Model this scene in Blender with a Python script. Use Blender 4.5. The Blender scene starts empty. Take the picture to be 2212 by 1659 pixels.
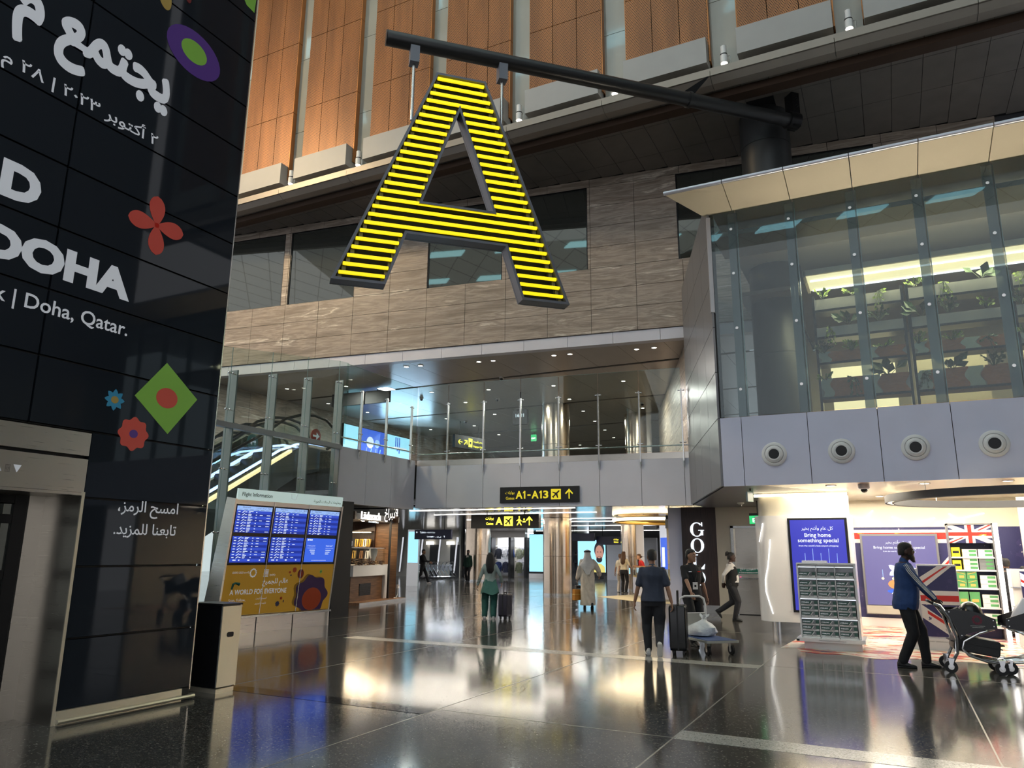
import bpy, math, random
import numpy as np
from mathutils import Matrix, Vector
random.seed(7)
SC = bpy.context.scene
COL = SC.collection
R = math.radians
PI = math.pi

# ------------------------------------------------------------------ camera
cam_d = bpy.data.cameras.new('camera')
cam = bpy.data.objects.new('camera', cam_d)
COL.objects.link(cam)
SC.camera = cam
cam_d.sensor_width = 36.0
cam_d.lens = 36.0 * 1600.0 / 2212.0
cam_d.clip_end = 300
_p, _y, _r = math.atan(364.5 / 1600.0), R(26.9), R(0.52)
_f = Vector((-math.sin(_y) * math.cos(_p), math.cos(_y) * math.cos(_p), math.sin(_p)))
_rt = Vector((math.cos(_y), math.sin(_y), 0))
_up = _rt.cross(_f)
_r2 = _rt * math.cos(_r) + _up * math.sin(_r)
_u2 = _up * math.cos(_r) - _rt * math.sin(_r)
_m = Matrix.Identity(4)
for i in range(3):
    _m[i][0] = _r2[i]; _m[i][1] = _u2[i]; _m[i][2] = -_f[i]
_m[0][3], _m[1][3], _m[2][3] = 0, 0, 1.62
cam.matrix_world = _m

# ------------------------------------------------------------------ world, exposure
w = bpy.data.worlds.new('world')
SC.world = w
w.use_nodes = True
w.node_tree.nodes['Background'].inputs[0].default_value = (0.93, 0.95, 1.0, 1)
w.node_tree.nodes['Background'].inputs[1].default_value = 0.80
vs = SC.view_settings
vs.view_transform = 'Standard'
vs.look = 'None'
vs.exposure = 0.2
vs.gamma = 1.0
vs.use_curve_mapping = False
SC.display_settings.display_device = 'sRGB'
try:
    SC.cycles.max_bounces = 5
    SC.cycles.diffuse_bounces = 2
    SC.cycles.glossy_bounces = 3
    SC.cycles.transparent_max_bounces = 10
    SC.cycles.use_adaptive_sampling = True
    SC.cycles.adaptive_threshold = 0.16
    SC.cycles.adaptive_min_samples = 8
    SC.cycles.caustics_reflective = False
    SC.cycles.caustics_refractive = False
    SC.cycles.sample_clamp_indirect = 4.0
except Exception:
    pass

# ------------------------------------------------------------------ lights of the hall
def area(name, loc, target, sx, sy, power, col=(1, 1, 1), spread=180):
    l = bpy.data.lights.new(name, 'AREA')
    l.shape = 'RECTANGLE'; l.size = sx; l.size_y = sy; l.energy = power; l.color = col
    l.spread = R(spread)
    o = bpy.data.objects.new(name, l)
    COL.objects.link(o)
    o.location = loc
    d = Vector(target) - Vector(loc)
    o.rotation_euler = d.to_track_quat('-Z', 'Y').to_euler()
    return o
COOL, WARM, NEUT = (0.86, 0.92, 1.0), (1.0, 0.74, 0.42), (1.0, 0.95, 0.88)
area('hall_skylight_light', (-4, 0, 24.8), (-4, 0, 0), 26, 20, 500, COOL)
area('added_roof_fill', (-9.0, 2.5, 13.3), (-9.0, 0, 25), 2.5, 7, 2600, (0.95, 1.0, 0.92))  # added fill with no fixture behind it, brightens the roof and its bounce
area('hall_flood_warm', (-24.5, 6, 20), (-18, 19, 10), 2, 2, 700, WARM, 110)
area('ledge_uplight', (1.0, 14.95, 4.4), (1.0, 14.75, 9), 7.2, 0.12, 42, (1.0, 0.9, 0.72), 80)
for _i, (_x, _y2) in enumerate(((-18.5, 21.5), (-14, 22.2), (-9.5, 22.8), (-18, 26.5), (-13.5, 27), (-9, 27.5), (-17, 32), (-12, 33), (-16, 38))):
    area('landing_lamp', (_x, _y2, 7.76), (_x, _y2, 0), 0.5, 0.5, 130, NEUT)
area('landing_screen_glow', (-21.9, 29.6, 6.6), (-15, 24, 7.6), 4.5, 1.4, 130, (0.45, 0.72, 1.0))
for _y2 in (21.65, 24.25, 28.55, 31.25, 36.05):
    area('gates_lamp', (-12.5 - (_y2 - 20) * 0.18, _y2, 2.97), (-12.5 - (_y2 - 20) * 0.18, _y2, 0), 6.0, 0.25, 105, (1.0, 0.9, 0.76))
for _x, _y2 in ((-18, 42), (-24, 40), (-22, 46.5), (-19, 52), (-26, 56)):
    area('gates_far_lamp', (_x, _y2, 2.97), (_x, _y2, 0), 4.0, 0.4, 150, (0.82, 0.9, 1.0))
area('clothing_shop_light', (-23.3, 45.6, 2.55), (-23.3, 46, 1), 3.0, 0.3, 110, (0.95, 0.97, 1.0))
area('shop_light', (1.4, 17.8, 2.9), (1.4, 17.8, 0), 7, 4, 600, (1.0, 0.9, 0.72))
area('lounge_cove_light', (2.0, 17.2, 7.55), (2.0, 17.3, 5), 6.5, 1.1, 380, (1.0, 0.84, 0.5))
area('jeweller_light', (-8.2, 27.5, 2.9), (-8.2, 27.5, 0), 3, 5, 200, (1.0, 0.8, 0.5))
area('chocolate_light', (-16.0, 20.3, 2.5), (-15.7, 20.3, 0.9), 1.6, 2.2, 80, (1.0, 0.78, 0.5))

# ------------------------------------------------------------------ materials
MATS = {}
def nt(name):
    m = bpy.data.materials.new(name); m.use_nodes = True
    t = m.node_tree
    b = t.nodes['Principled BSDF']
    MATS[name] = m
    return m, t, b
def rgba(c): return (c[0], c[1], c[2], 1.0)
def mat(name, c, rough=0.5, metal=0.0, spec=0.5, emit=None, es=0.0, coat=0.0, bump=0.0, bscale=40, var=0.0, vscale=6, stretch=(1, 1, 1), ior=1.5):
    """plain procedural surface: colour with noise variation and fine relief"""
    m, t, b = nt(name)
    b.inputs['Base Color'].default_value = rgba(c)
    b.inputs['Roughness'].default_value = rough
    b.inputs['Metallic'].default_value = metal
    b.inputs['Specular IOR Level'].default_value = spec
    b.inputs['IOR'].default_value = ior
    b.inputs['Coat Weight'].default_value = coat
    b.inputs['Coat Roughness'].default_value = 0.03
    if emit is not None:
        b.inputs['Emission Color'].default_value = rgba(emit)
        b.inputs['Emission Strength'].default_value = es
    if var > 0 or bump > 0:
        tc = t.nodes.new('ShaderNodeTexCoord'); mp = t.nodes.new('ShaderNodeMapping')
        mp.inputs['Scale'].default_value = stretch
        t.links.new(tc.outputs['Object'], mp.inputs['Vector'])
    if var > 0:
        n = t.nodes.new('ShaderNodeTexNoise'); n.inputs['Scale'].default_value = vscale; n.inputs['Detail'].default_value = 4
        r = t.nodes.new('ShaderNodeValToRGB')
        r.color_ramp.elements[0].position = 0.3; r.color_ramp.elements[1].position = 0.7
        r.color_ramp.elements[0].color = rgba([max(0, x * (1 - var)) for x in c])
        r.color_ramp.elements[1].color = rgba([min(1, x * (1 + var)) for x in c])
        t.links.new(mp.outputs[0], n.inputs['Vector']); t.links.new(n.outputs['Fac'], r.inputs['Fac'])
        t.links.new(r.outputs[0], b.inputs['Base Color'])
    if bump > 0:
        n2 = t.nodes.new('ShaderNodeTexNoise'); n2.inputs['Scale'].default_value = bscale; n2.inputs['Detail'].default_value = 3
        bp = t.nodes.new('ShaderNodeBump'); bp.inputs['Strength'].default_value = bump; bp.inputs['Distance'].default_value = 0.02
        t.links.new(mp.outputs[0], n2.inputs['Vector']); t.links.new(n2.outputs['Fac'], bp.inputs['Height'])
        t.links.new(bp.outputs[0], b.inputs['Normal'])
    return m
def emis(name, c, s=1.0, base=None):
    return mat(name, base or [x * 0.3 for x in c], 0.4, emit=c, es=s)
def glassmat(name, tint=(0.92, 0.97, 0.96), refl=1.0, rough=0.01, ior=1.5, haze=0.0):
    """thin architectural pane: clear transmission plus a fresnel mirror"""
    m = bpy.data.materials.new(name); m.use_nodes = True
    t = m.node_tree; t.nodes.clear()
    o = t.nodes.new('ShaderNodeOutputMaterial'); tr = t.nodes.new('ShaderNodeBsdfTransparent')
    gl = t.nodes.new('ShaderNodeBsdfGlossy'); mx = t.nodes.new('ShaderNodeMixShader')
    tr.inputs['Color'].default_value = rgba(tint)
    gl.inputs['Roughness'].default_value = rough; gl.inputs['Color'].default_value = (0.9, 0.95, 0.95, 1)
    ge = t.nodes.new('ShaderNodeNewGeometry'); dt = t.nodes.new('ShaderNodeVectorMath'); dt.operation = 'DOT_PRODUCT'
    t.links.new(ge.outputs['Incoming'], dt.inputs[0]); t.links.new(ge.outputs['Normal'], dt.inputs[1])
    def mth(op, a, b_):
        n = t.nodes.new('ShaderNodeMath'); n.operation = op; n.use_clamp = op != 'SUBTRACT'
        for i, v in enumerate((a, b_)):
            if isinstance(v, (int, float)): n.inputs[i].default_value = v
            else: t.links.new(v, n.inputs[i])
        return n.outputs[0]
    f0 = ((ior - 1) / (ior + 1)) ** 2
    ab = mth('ABSOLUTE', dt.outputs['Value'], 0.0)
    sch = mth('ADD', mth('MULTIPLY', mth('POWER', mth('SUBTRACT', 1.0, ab), 5.0), 1 - f0), f0)
    t.links.new(mth('MULTIPLY', sch, refl), mx.inputs[0])
    t.links.new(tr.outputs[0], mx.inputs[1]); t.links.new(gl.outputs[0], mx.inputs[2])
    if haze:
        df = t.nodes.new('ShaderNodeBsdfDiffuse'); df.inputs[0].default_value = (0.3, 0.33, 0.34, 1); m2 = t.nodes.new('ShaderNodeMixShader'); m2.inputs[0].default_value = haze
        t.links.new(mx.outputs[0], m2.inputs[1]); t.links.new(df.outputs[0], m2.inputs[2]); t.links.new(m2.outputs[0], o.inputs[0])
    else: t.links.new(mx.outputs[0], o.inputs[0])
    MATS[name] = m
    return m
def ramp(t, stops, interp='LINEAR'):
    r = t.nodes.new('ShaderNodeValToRGB'); cr = r.color_ramp; cr.interpolation = interp
    while len(cr.elements) < len(stops): cr.elements.new(0.5)
    for e, (p, c) in zip(cr.elements, stops): e.position = p; e.color = rgba(c)
    return r

# terrazzo floor: dark chips in a grey binder, polished
def terrazzo(name, a, b_, c_, rough=0.1, scale=90):
    m, t, b = nt(name)
    g = t.nodes.new('ShaderNodeNewGeometry')
    v = t.nodes.new('ShaderNodeTexVoronoi'); v.inputs['Scale'].default_value = scale
    r = ramp(t, [(0.0, a), (0.45, a), (0.62, b_), (0.9, b_), (1.0, c_)])
    n = t.nodes.new('ShaderNodeTexNoise'); n.inputs['Scale'].default_value = 0.5; n.inputs['Detail'].default_value = 3
    t.links.new(g.outputs['Position'], v.inputs['Vector']); t.links.new(g.outputs['Position'], n.inputs['Vector'])
    sp = t.nodes.new('ShaderNodeSeparateColor')
    t.links.new(v.outputs['Color'], sp.inputs[0]); t.links.new(sp.outputs[0], r.inputs['Fac']); t.links.new(r.outputs[0], b.inputs['Base Color'])
    rr = t.nodes.new('ShaderNodeMapRange'); rr.inputs['To Min'].default_value = rough * 0.75; rr.inputs['To Max'].default_value = rough * 1.3
    t.links.new(n.outputs['Fac'], rr.inputs['Value']); t.links.new(rr.outputs[0], b.inputs['Roughness'])
    b.inputs['IOR'].default_value = 1.62
    return m
terrazzo('terrazzo', (0.04, 0.037, 0.033), (0.10, 0.093, 0.082), (0.28, 0.26, 0.23), 0.11)
terrazzo('terrazzo_light', (0.36, 0.35, 0.32), (0.5, 0.48, 0.44), (0.08, 0.08, 0.08), 0.2)
terrazzo('terrazzo_dark', (0.012, 0.013, 0.016), (0.02, 0.02, 0.024), (0.05, 0.05, 0.05), 0.08)

# travertine: horizontal vein bands that run on from slab to slab
def travertine(name, tint=(1, 1, 1)):
    m, t, b = nt(name)
    g = t.nodes.new('ShaderNodeNewGeometry')
    mp = t.nodes.new('ShaderNodeMapping'); mp.inputs['Scale'].default_value = (0.2, 0.2, 1.7)
    n = t.nodes.new('ShaderNodeTexNoise'); n.inputs['Scale'].default_value = 2.2; n.inputs['Detail'].default_value = 9; n.inputs['Roughness'].default_value = 0.62; n.inputs['Distortion'].default_value = 0.5
    T = lambda c: [c[i] * tint[i] for i in range(3)]
    r = ramp(t, [(0.25, T((0.15, 0.118, 0.09))), (0.42, T((0.27, 0.215, 0.165))), (0.5, T((0.38, 0.31, 0.245))), (0.55, T((0.25, 0.2, 0.155))), (0.6, T((0.34, 0.28, 0.22))), (0.645, T((0.62, 0.55, 0.46))), (0.67, T((0.3, 0.245, 0.19)))])
    t.links.new(g.outputs['Position'], mp.inputs['Vector']); t.links.new(mp.outputs[0], n.inputs['Vector']); t.links.new(n.outputs['Fac'], r.inputs['Fac'])
    mp2 = t.nodes.new('ShaderNodeMapping'); mp2.inputs['Scale'].default_value = (0.5, 0.5, 14)
    n2 = t.nodes.new('ShaderNodeTexNoise'); n2.inputs['Scale'].default_value = 3; n2.inputs['Detail'].default_value = 6
    r2 = ramp(t, [(0.35, (0.8, 0.79, 0.78)), (0.65, (1.1, 1.09, 1.08))])
    t.links.new(g.outputs['Position'], mp2.inputs['Vector']); t.links.new(mp2.outputs[0], n2.inputs['Vector']); t.links.new(n2.outputs['Fac'], r2.inputs['Fac'])
    mx = t.nodes.new('ShaderNodeMix'); mx.data_type = 'RGBA'; mx.blend_type = 'MULTIPLY'; mx.inputs[0].default_value = 1
    t.links.new(r.outputs[0], mx.inputs[6]); t.links.new(r2.outputs[0], mx.inputs[7]); t.links.new(mx.outputs[2], b.inputs['Base Color'])
    bp = t.nodes.new('ShaderNodeBump'); bp.inputs['Strength'].default_value = 0.15; bp.inputs['Distance'].default_value = 0.01
    t.links.new(n2.outputs['Fac'], bp.inputs['Height']); t.links.new(bp.outputs[0], b.inputs['Normal'])
    b.inputs['Roughness'].default_value = 0.42
    return m
travertine('travertine', (1.22, 1.25, 1.3))
travertine('travertine_pale', (1.5, 1.45, 1.35))

# perforated copper sheet: staggered round holes
def perforated(name, c, hole=(0.035, 0.014, 0.006), pitch=0.052, rad=0.29):
    m, t, b = nt(name)
    g = t.nodes.new('ShaderNodeNewGeometry'); s = t.nodes.new('ShaderNodeSeparateXYZ')
    t.links.new(g.outputs['Position'], s.inputs[0])
    def mth(op, a, bb=None):
        n = t.nodes.new('ShaderNodeMath'); n.operation = op
        for i, v in enumerate((a, bb)):
            if v is None: continue
            if isinstance(v, (int, float)): n.inputs[i].default_value = v
            else: t.links.new(v, n.inputs[i])
        return n.outputs[0]
    u = mth('DIVIDE', s.outputs['X'], pitch); v = mth('DIVIDE', s.outputs['Z'], pitch * 0.866)
    row = mth('FLOOR', v); par = mth('MULTIPLY', mth('FLOORED_MODULO', row, 2.0), 0.5)
    fu = mth('SUBTRACT', mth('FRACT', mth('ADD', u, par)), 0.5); fv = mth('MULTIPLY', mth('SUBTRACT', mth('FRACT', v), 0.5), 0.866)
    d = mth('SQRT', mth('ADD', mth('MULTIPLY', fu, fu), mth('MULTIPLY', fv, fv)))
    msk = mth('LESS_THAN', d, rad)
    n = t.nodes.new('ShaderNodeTexNoise'); n.inputs['Scale'].default_value = 0.9
    mp = t.nodes.new('ShaderNodeMapping'); mp.inputs['Scale'].default_value = (3.0, 3.0, 0.35)
    t.links.new(g.outputs['Position'], mp.inputs['Vector']); t.links.new(mp.outputs[0], n.inputs['Vector'])
    r = ramp(t, [(0.3, [x * 0.78 for x in c]), (0.7, [min(1, x * 1.2) for x in c])])
    t.links.new(n.outputs['Fac'], r.inputs['Fac'])
    mx = t.nodes.new('ShaderNodeMix'); mx.data_type = 'RGBA'
    t.links.new(msk, mx.inputs[0]); t.links.new(r.outputs[0], mx.inputs[6]); mx.inputs[7].default_value = rgba(hole)
    t.links.new(mx.outputs[2], b.inputs['Base Color'])
    b.inputs['Roughness'].default_value = 0.42; b.inputs['Metallic'].default_value = 0.25
    return m
perforated('copper_perforated', (0.36, 0.145, 0.046))
mat('copper_plain', (0.46, 0.18, 0.05), 0.38, 0.35, var=0.1, vscale=2)
mat('copper_shadow_gap', (0.05, 0.025, 0.012), 0.7)

def wood(name, a, b_, scale=(30, 30, 1.2), rough=0.4):
    m, t, b = nt(name)
    tc = t.nodes.new('ShaderNodeTexCoord'); mp = t.nodes.new('ShaderNodeMapping'); mp.inputs['Scale'].default_value = scale
    n = t.nodes.new('ShaderNodeTexNoise'); n.inputs['Scale'].default_value = 1.5; n.inputs['Detail'].default_value = 6; n.inputs['Distortion'].default_value = 0.4
    r = ramp(t, [(0.3, a), (0.7, b_)])
    t.links.new(tc.outputs['Object'], mp.inputs['Vector']); t.links.new(mp.outputs[0], n.inputs['Vector']); t.links.new(n.outputs['Fac'], r.inputs['Fac'])
    t.links.new(r.outputs[0], b.inputs['Base Color']); b.inputs['Roughness'].default_value = rough
    return m
wood('wood_dark', (0.012, 0.006, 0.005), (0.04, 0.02, 0.016), (40, 40, 1.5))
wood('wood_brown', (0.07, 0.032, 0.012), (0.2, 0.1, 0.045), (1.5, 1.5, 26))
wood('wood_warm', (0.2, 0.09, 0.035), (0.36, 0.18, 0.08), (24, 24, 1.4))
wood('wood_panel', (0.17, 0.09, 0.045), (0.26, 0.14, 0.075), (3, 3, 22))

def brushed(name, c, rough=0.28, stretch=(1, 1, 60), amt=0.25, metal=1.0):
    m, t, b = nt(name)
    tc = t.nodes.new('ShaderNodeTexCoord'); mp = t.nodes.new('ShaderNodeMapping'); mp.inputs['Scale'].default_value = stretch
    n = t.nodes.new('ShaderNodeTexNoise'); n.inputs['Scale'].default_value = 3; n.inputs['Detail'].default_value = 4
    t.links.new(tc.outputs['Object'], mp.inputs['Vector']); t.links.new(mp.outputs[0], n.inputs['Vector'])
    rr = t.nodes.new('ShaderNodeMapRange'); rr.inputs['To Min'].default_value = rough * (1 - amt); rr.inputs['To Max'].default_value = rough * (1 + amt)
    t.links.new(n.outputs['Fac'], rr.inputs['Value']); t.links.new(rr.outputs[0], b.inputs['Roughness'])
    b.inputs['Base Color'].default_value = rgba(c); b.inputs['Metallic'].default_value = metal
    bp = t.nodes.new('ShaderNodeBump'); bp.inputs['Strength'].default_value = 0.06; bp.inputs['Distance'].default_value = 0.01
    t.links.new(n.outputs['Fac'], bp.inputs['Height']); t.links.new(bp.outputs[0], b.inputs['Normal'])
    return m
brushed('steel_brushed', (0.62, 0.58, 0.52), 0.3)
brushed('steel_column', (0.66, 0.54, 0.42), 0.2, (2, 2, 6), 0.3)
brushed('ceiling_mirror', (0.72, 0.7, 0.68), 0.1, (40, 1.2, 1), 0.4)
mat('steel', (0.65, 0.64, 0.62), 0.25, 1.0)
mat('steel_bin', (0.8, 0.74, 0.6), 0.35, 0.7)
mat('chrome', (0.8, 0.8, 0.82), 0.12, 1.0)
mat('brass_line', (0.28, 0.26, 0.22), 0.3, 0.4)
mat('cladding_grey', (0.72, 0.72, 0.79), 0.36, 0.0, var=0.04, vscale=1)
mat('cladding_blue', (0.68, 0.69, 0.84), 0.36, 0.0, var=0.04, vscale=1)
mat('cladding_gloss', (0.2, 0.2, 0.21), 0.34, 0.2)
mat('cladding_light', (0.52, 0.52, 0.55), 0.4)
mat('cornice_cream', (0.74, 0.66, 0.5), 0.4, var=0.03, vscale=1)
mat('cornice_edge', (0.62, 0.63, 0.7), 0.25, 0.4)
mat('lip_beige', (0.32, 0.28, 0.235), 0.4, 0.2)
mat('soffit_dark', (0.19, 0.17, 0.15), 0.45, 0.2, var=0.08, vscale=2)
mat('landing_ceiling', (0.46, 0.41, 0.36), 0.28, 0.2, var=0.05, vscale=1)
mat('sill_box', (0.40, 0.39, 0.37), 0.45, var=0.03, vscale=2)
mat('strip_pane', (0.30, 0.30, 0.26), 0.08, 0.0, coat=0.6, var=0.03, vscale=1)
mat('gap_black', (0.004, 0.004, 0.005), 0.6)
mat('gap_grey', (0.05, 0.05, 0.055), 0.6)
mat('tower_glass', (0.021, 0.026, 0.034), 0.03, 0.0, coat=0.0, ior=1.36)
mat('tower_core', (0.01, 0.01, 0.012), 0.5)
mat('window_dark', (0.13, 0.14, 0.125), 0.02, 0.7, coat=0.4)
mat('black_metal', (0.02, 0.02, 0.021), 0.32, 0.6)
mat('black_column', (0.032, 0.034, 0.035), 0.42, 0.1)
mat('pole_grey', (0.06, 0.06, 0.06), 0.32, 0.7)
mat('letter_frame', (0.19, 0.195, 0.225), 0.42, 0.3)
mat('letter_back', (0.012, 0.013, 0.011), 0.6)
mat('neon_yellow', (0.75, 0.62, 0.0), 0.4, emit=(1.0, 0.78, 0.01), es=0.85)
mat('letter_shade', (0.05, 0.05, 0.05), 0.5)
mat('white_paint', (0.8, 0.79, 0.77), 0.4)
mat('white_gloss', (0.82, 0.81, 0.79), 0.2, coat=0.3)
mat('post_grey', (0.40, 0.43, 0.43), 0.4, var=0.03)
mat('black', (0.008, 0.008, 0.009), 0.5)
mat('black_gloss', (0.006, 0.006, 0.008), 0.15)
mat('rubber', (0.012, 0.012, 0.013), 0.6)
mat('wall_beige', (0.44, 0.41, 0.35), 0.5, var=0.04, vscale=1)
mat('panel_beige', (0.5, 0.44, 0.3), 0.45, var=0.04, vscale=1)
mat('roof_white', (0.62, 0.63, 0.6), 0.6)
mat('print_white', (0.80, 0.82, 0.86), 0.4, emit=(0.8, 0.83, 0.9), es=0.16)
mat('print_black', (0.01, 0.01, 0.012), 0.5)
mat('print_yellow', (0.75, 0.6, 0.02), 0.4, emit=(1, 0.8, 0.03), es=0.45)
emis('lit_yellow', (1.0, 0.86, 0.06), 2.0)
emis('lit_white', (1.0, 0.97, 0.92), 3.0)
emis('lit_warm', (1.0, 0.86, 0.58), 4.0)
emis('lit_warm_soft', (1.0, 0.8, 0.42), 1.25)
emis('lit_led', (0.4, 0.55, 1.0), 3.0)
emis('lit_sign', (0.8, 0.9, 1.0), 1.3)
emis('lit_letter', (1.0, 0.97, 0.92), 1.4)
emis('lit_green', (0.04, 0.7, 0.22), 0.8)
emis('lit_skylight', (0.45, 0.85, 0.95), 2.2)
emis('lit_downlight', (1.0, 0.92, 0.78), 7.0)
emis('screen_cyan', (0.36, 0.78, 1.0), 1.05)
emis('screen_blue', (0.03, 0.08, 0.62), 0.75)
emis('screen_blue2', (0.045, 0.14, 0.8), 0.8)
emis('screen_blue3', (0.012, 0.035, 0.36), 0.75)
emis('screen_head', (0.32, 0.5, 0.92), 0.85)
emis('screen_text', (0.8, 0.88, 1.0), 0.9)
emis('screen_red', (0.9, 0.15, 0.3), 0.8)
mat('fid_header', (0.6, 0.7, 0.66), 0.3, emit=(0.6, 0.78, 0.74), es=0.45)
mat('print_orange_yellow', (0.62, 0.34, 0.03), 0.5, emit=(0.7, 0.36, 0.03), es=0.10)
mat('print_purple', (0.075, 0.03, 0.13), 0.5)
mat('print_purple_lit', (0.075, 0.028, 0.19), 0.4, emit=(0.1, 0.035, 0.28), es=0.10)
mat('print_red', (0.55, 0.07, 0.015), 0.5)
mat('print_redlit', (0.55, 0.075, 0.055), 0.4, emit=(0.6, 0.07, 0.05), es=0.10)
mat('print_maroon', (0.22, 0.02, 0.02), 0.5)
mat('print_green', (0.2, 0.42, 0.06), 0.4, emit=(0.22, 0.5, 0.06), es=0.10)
mat('print_teal', (0.01, 0.13, 0.1), 0.5)
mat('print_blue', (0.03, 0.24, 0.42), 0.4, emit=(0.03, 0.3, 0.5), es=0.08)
mat('print_gold', (0.6, 0.4, 0.1), 0.4)
mat('print_mustard', (0.42, 0.22, 0.015), 0.5)
mat('print_navy', (0.03, 0.035, 0.1), 0.4)
mat('flag_navy', (0.028, 0.03, 0.10), 0.35)
mat('flag_red', (0.55, 0.03, 0.02), 0.35)
mat('flag_white', (0.75, 0.73, 0.7), 0.35)
glassmat('pane_clear', (0.86, 0.92, 0.90), 0.9)
glassmat('pane_green', (0.72, 0.8, 0.82), 1.25, ior=1.55)
glassmat('pane_fin', (0.66, 0.7, 0.7), 1.2, haze=0.45)
glassmat('pane_case', (0.93, 0.96, 0.95), 0.7)
mat('pane_edge', (0.3, 0.42, 0.4), 0.2)

# ------------------------------------------------------------------ building helpers
def setp(o, label=None, cat=None, group=None, kind=None):
    if label: o['label'] = label
    if cat: o['category'] = cat
    if group: o['group'] = group
    if kind: o['kind'] = kind
    return o
def empty(name, label=None, cat=None, loc=(0, 0, 0), rz=0.0, group=None, kind=None, parent=None):
    o = bpy.data.objects.new(name, None); COL.objects.link(o)
    o.empty_display_size = 0.2
    o.location = loc; o.rotation_euler = (0, 0, rz)
    if parent: o.parent = parent
    return setp(o, label, cat, group, kind)
def _basis(d):
    d = np.asarray(d, float); d = d / np.linalg.norm(d)
    a = np.array([0, 0, 1.0]) if abs(d[2]) < 0.9 else np.array([1.0, 0, 0])
    u = np.cross(a, d); u /= np.linalg.norm(u)
    return d, u, np.cross(d, u)
class G:
    """collects shapes into one mesh"""
    def __init__(s): s.v = []; s.f = []; s.mi = []; s.cur = 0
    def add(s, vs, fs):
        o = len(s.v)
        s.v.extend([tuple(map(float, q)) for q in vs]); s.f.extend([tuple(i + o for i in f) for f in fs]); s.mi.extend([s.cur] * len(fs)); return s
    def box(s, x0, y0, z0, x1, y1, z1):
        if x1 < x0: x0, x1 = x1, x0
        if y1 < y0: y0, y1 = y1, y0
        if z1 < z0: z0, z1 = z1, z0
        v = [(x0, y0, z0), (x1, y0, z0), (x1, y1, z0), (x0, y1, z0), (x0, y0, z1), (x1, y0, z1), (x1, y1, z1), (x0, y1, z1)]
        return s.add(v, [(0, 3, 2, 1), (4, 5, 6, 7), (0, 1, 5, 4), (1, 2, 6, 5), (2, 3, 7, 6), (3, 0, 4, 7)])
    def rbox(s, x0, y0, z0, x1, y1, z1, r=0.02, n=3, axis='y'):
        """box with rounded corners seen along one axis"""
        if axis == 'y': w, h = (x0, x1), (z0, z1)
        elif axis == 'z': w, h = (x0, x1), (y0, y1)
        else: w, h = (y0, y1), (z0, z1)
        pts = []
        for cx, cy, a0 in ((w[1] - r, h[1] - r, 0), (w[0] + r, h[1] - r, 90), (w[0] + r, h[0] + r, 180), (w[1] - r, h[0] + r, 270)):
            for k in range(n + 1):
                a = R(a0 + 90 * k / n); pts.append((cx + r * math.cos(a), cy + r * math.sin(a)))
        if axis == 'y': return s.prism(pts, y0, y1, 'y')
        if axis == 'z': return s.prism(pts, z0, z1, 'z')
        return s.prism(pts, x0, x1, 'x')
    def prism(s, pts, a, b, axis='y'):
        """polygon extruded along an axis; pts are (x,z) for y, (x,y) for z, (y,z) for x"""
        n = len(pts)
        def P(p, t): return (p[0], t, p[1]) if axis == 'y' else ((p[0], p[1], t) if axis == 'z' else (t, p[0], p[1]))
        v = [P(p, a) for p in pts] + [P(p, b) for p in pts]
        f = [tuple(range(n)), tuple(range(2 * n - 1, n - 1, -1))] + [((i + 1) % n, i, i + n, (i + 1) % n + n) for i in range(n)]
        return s.add(v, f)
    def tube(s, path, r, n=8, closed=False, caps=True):
        path = [np.asarray(p, float) for p in path]; m = len(path)
        rs = r if hasattr(r, '__len__') else [r] * m
        rings = []; u = None
        for i, p in enumerate(path):
            if closed: d = path[(i + 1) % m] - path[i - 1]
            else: d = path[min(i + 1, m - 1)] - path[max(i - 1, 0)]
            d = d / (np.linalg.norm(d) + 1e-9)
            if u is None: _, u, w = _basis(d)
            else:
                u = u - d * (u @ d); u /= np.linalg.norm(u) + 1e-9
            w = np.cross(d, u)
            rings.append([p + rs[i] * (math.cos(2 * PI * k / n) * u + math.sin(2 * PI * k / n) * w) for k in range(n)])
        v = [q for rg in rings for q in rg]; f = []
        for i in range(m if closed else m - 1):
            j = (i + 1) % m
            for k in range(n):
                f.append((i * n + k, i * n + (k + 1) % n, j * n + (k + 1) % n, j * n + k))
        if caps and not closed:
            f.append(tuple(range(n - 1, -1, -1))); f.append(tuple((m - 1) * n + k for k in range(n)))
        return s.add(v, f)
    def cyl(s, p0, p1, r, n=16, r1=None): return s.tube([p0, p1], [r, r if r1 is None else r1], n)
    def lathe(s, prof, c=(0, 0, 0), n=24, axis='z'):
        v = []; f = []; m = len(prof)
        for r_, z in prof:
            for k in range(n):
                a = 2 * PI * k / n
                q = (r_ * math.cos(a), r_ * math.sin(a), z) if axis == 'z' else ((r_ * math.cos(a), z, r_ * math.sin(a)) if axis == 'y' else (z, r_ * math.cos(a), r_ * math.sin(a)))
                v.append((q[0] + c[0], q[1] + c[1], q[2] + c[2]))
        for i in range(m - 1):
            for k in range(n): f.append((i * n + k, i * n + (k + 1) % n, (i + 1) * n + (k + 1) % n, (i + 1) * n + k))
        f.append(tuple(range(n - 1, -1, -1))); f.append(tuple((m - 1) * n + k for k in range(n)))
        return s.add(v, f)
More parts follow.
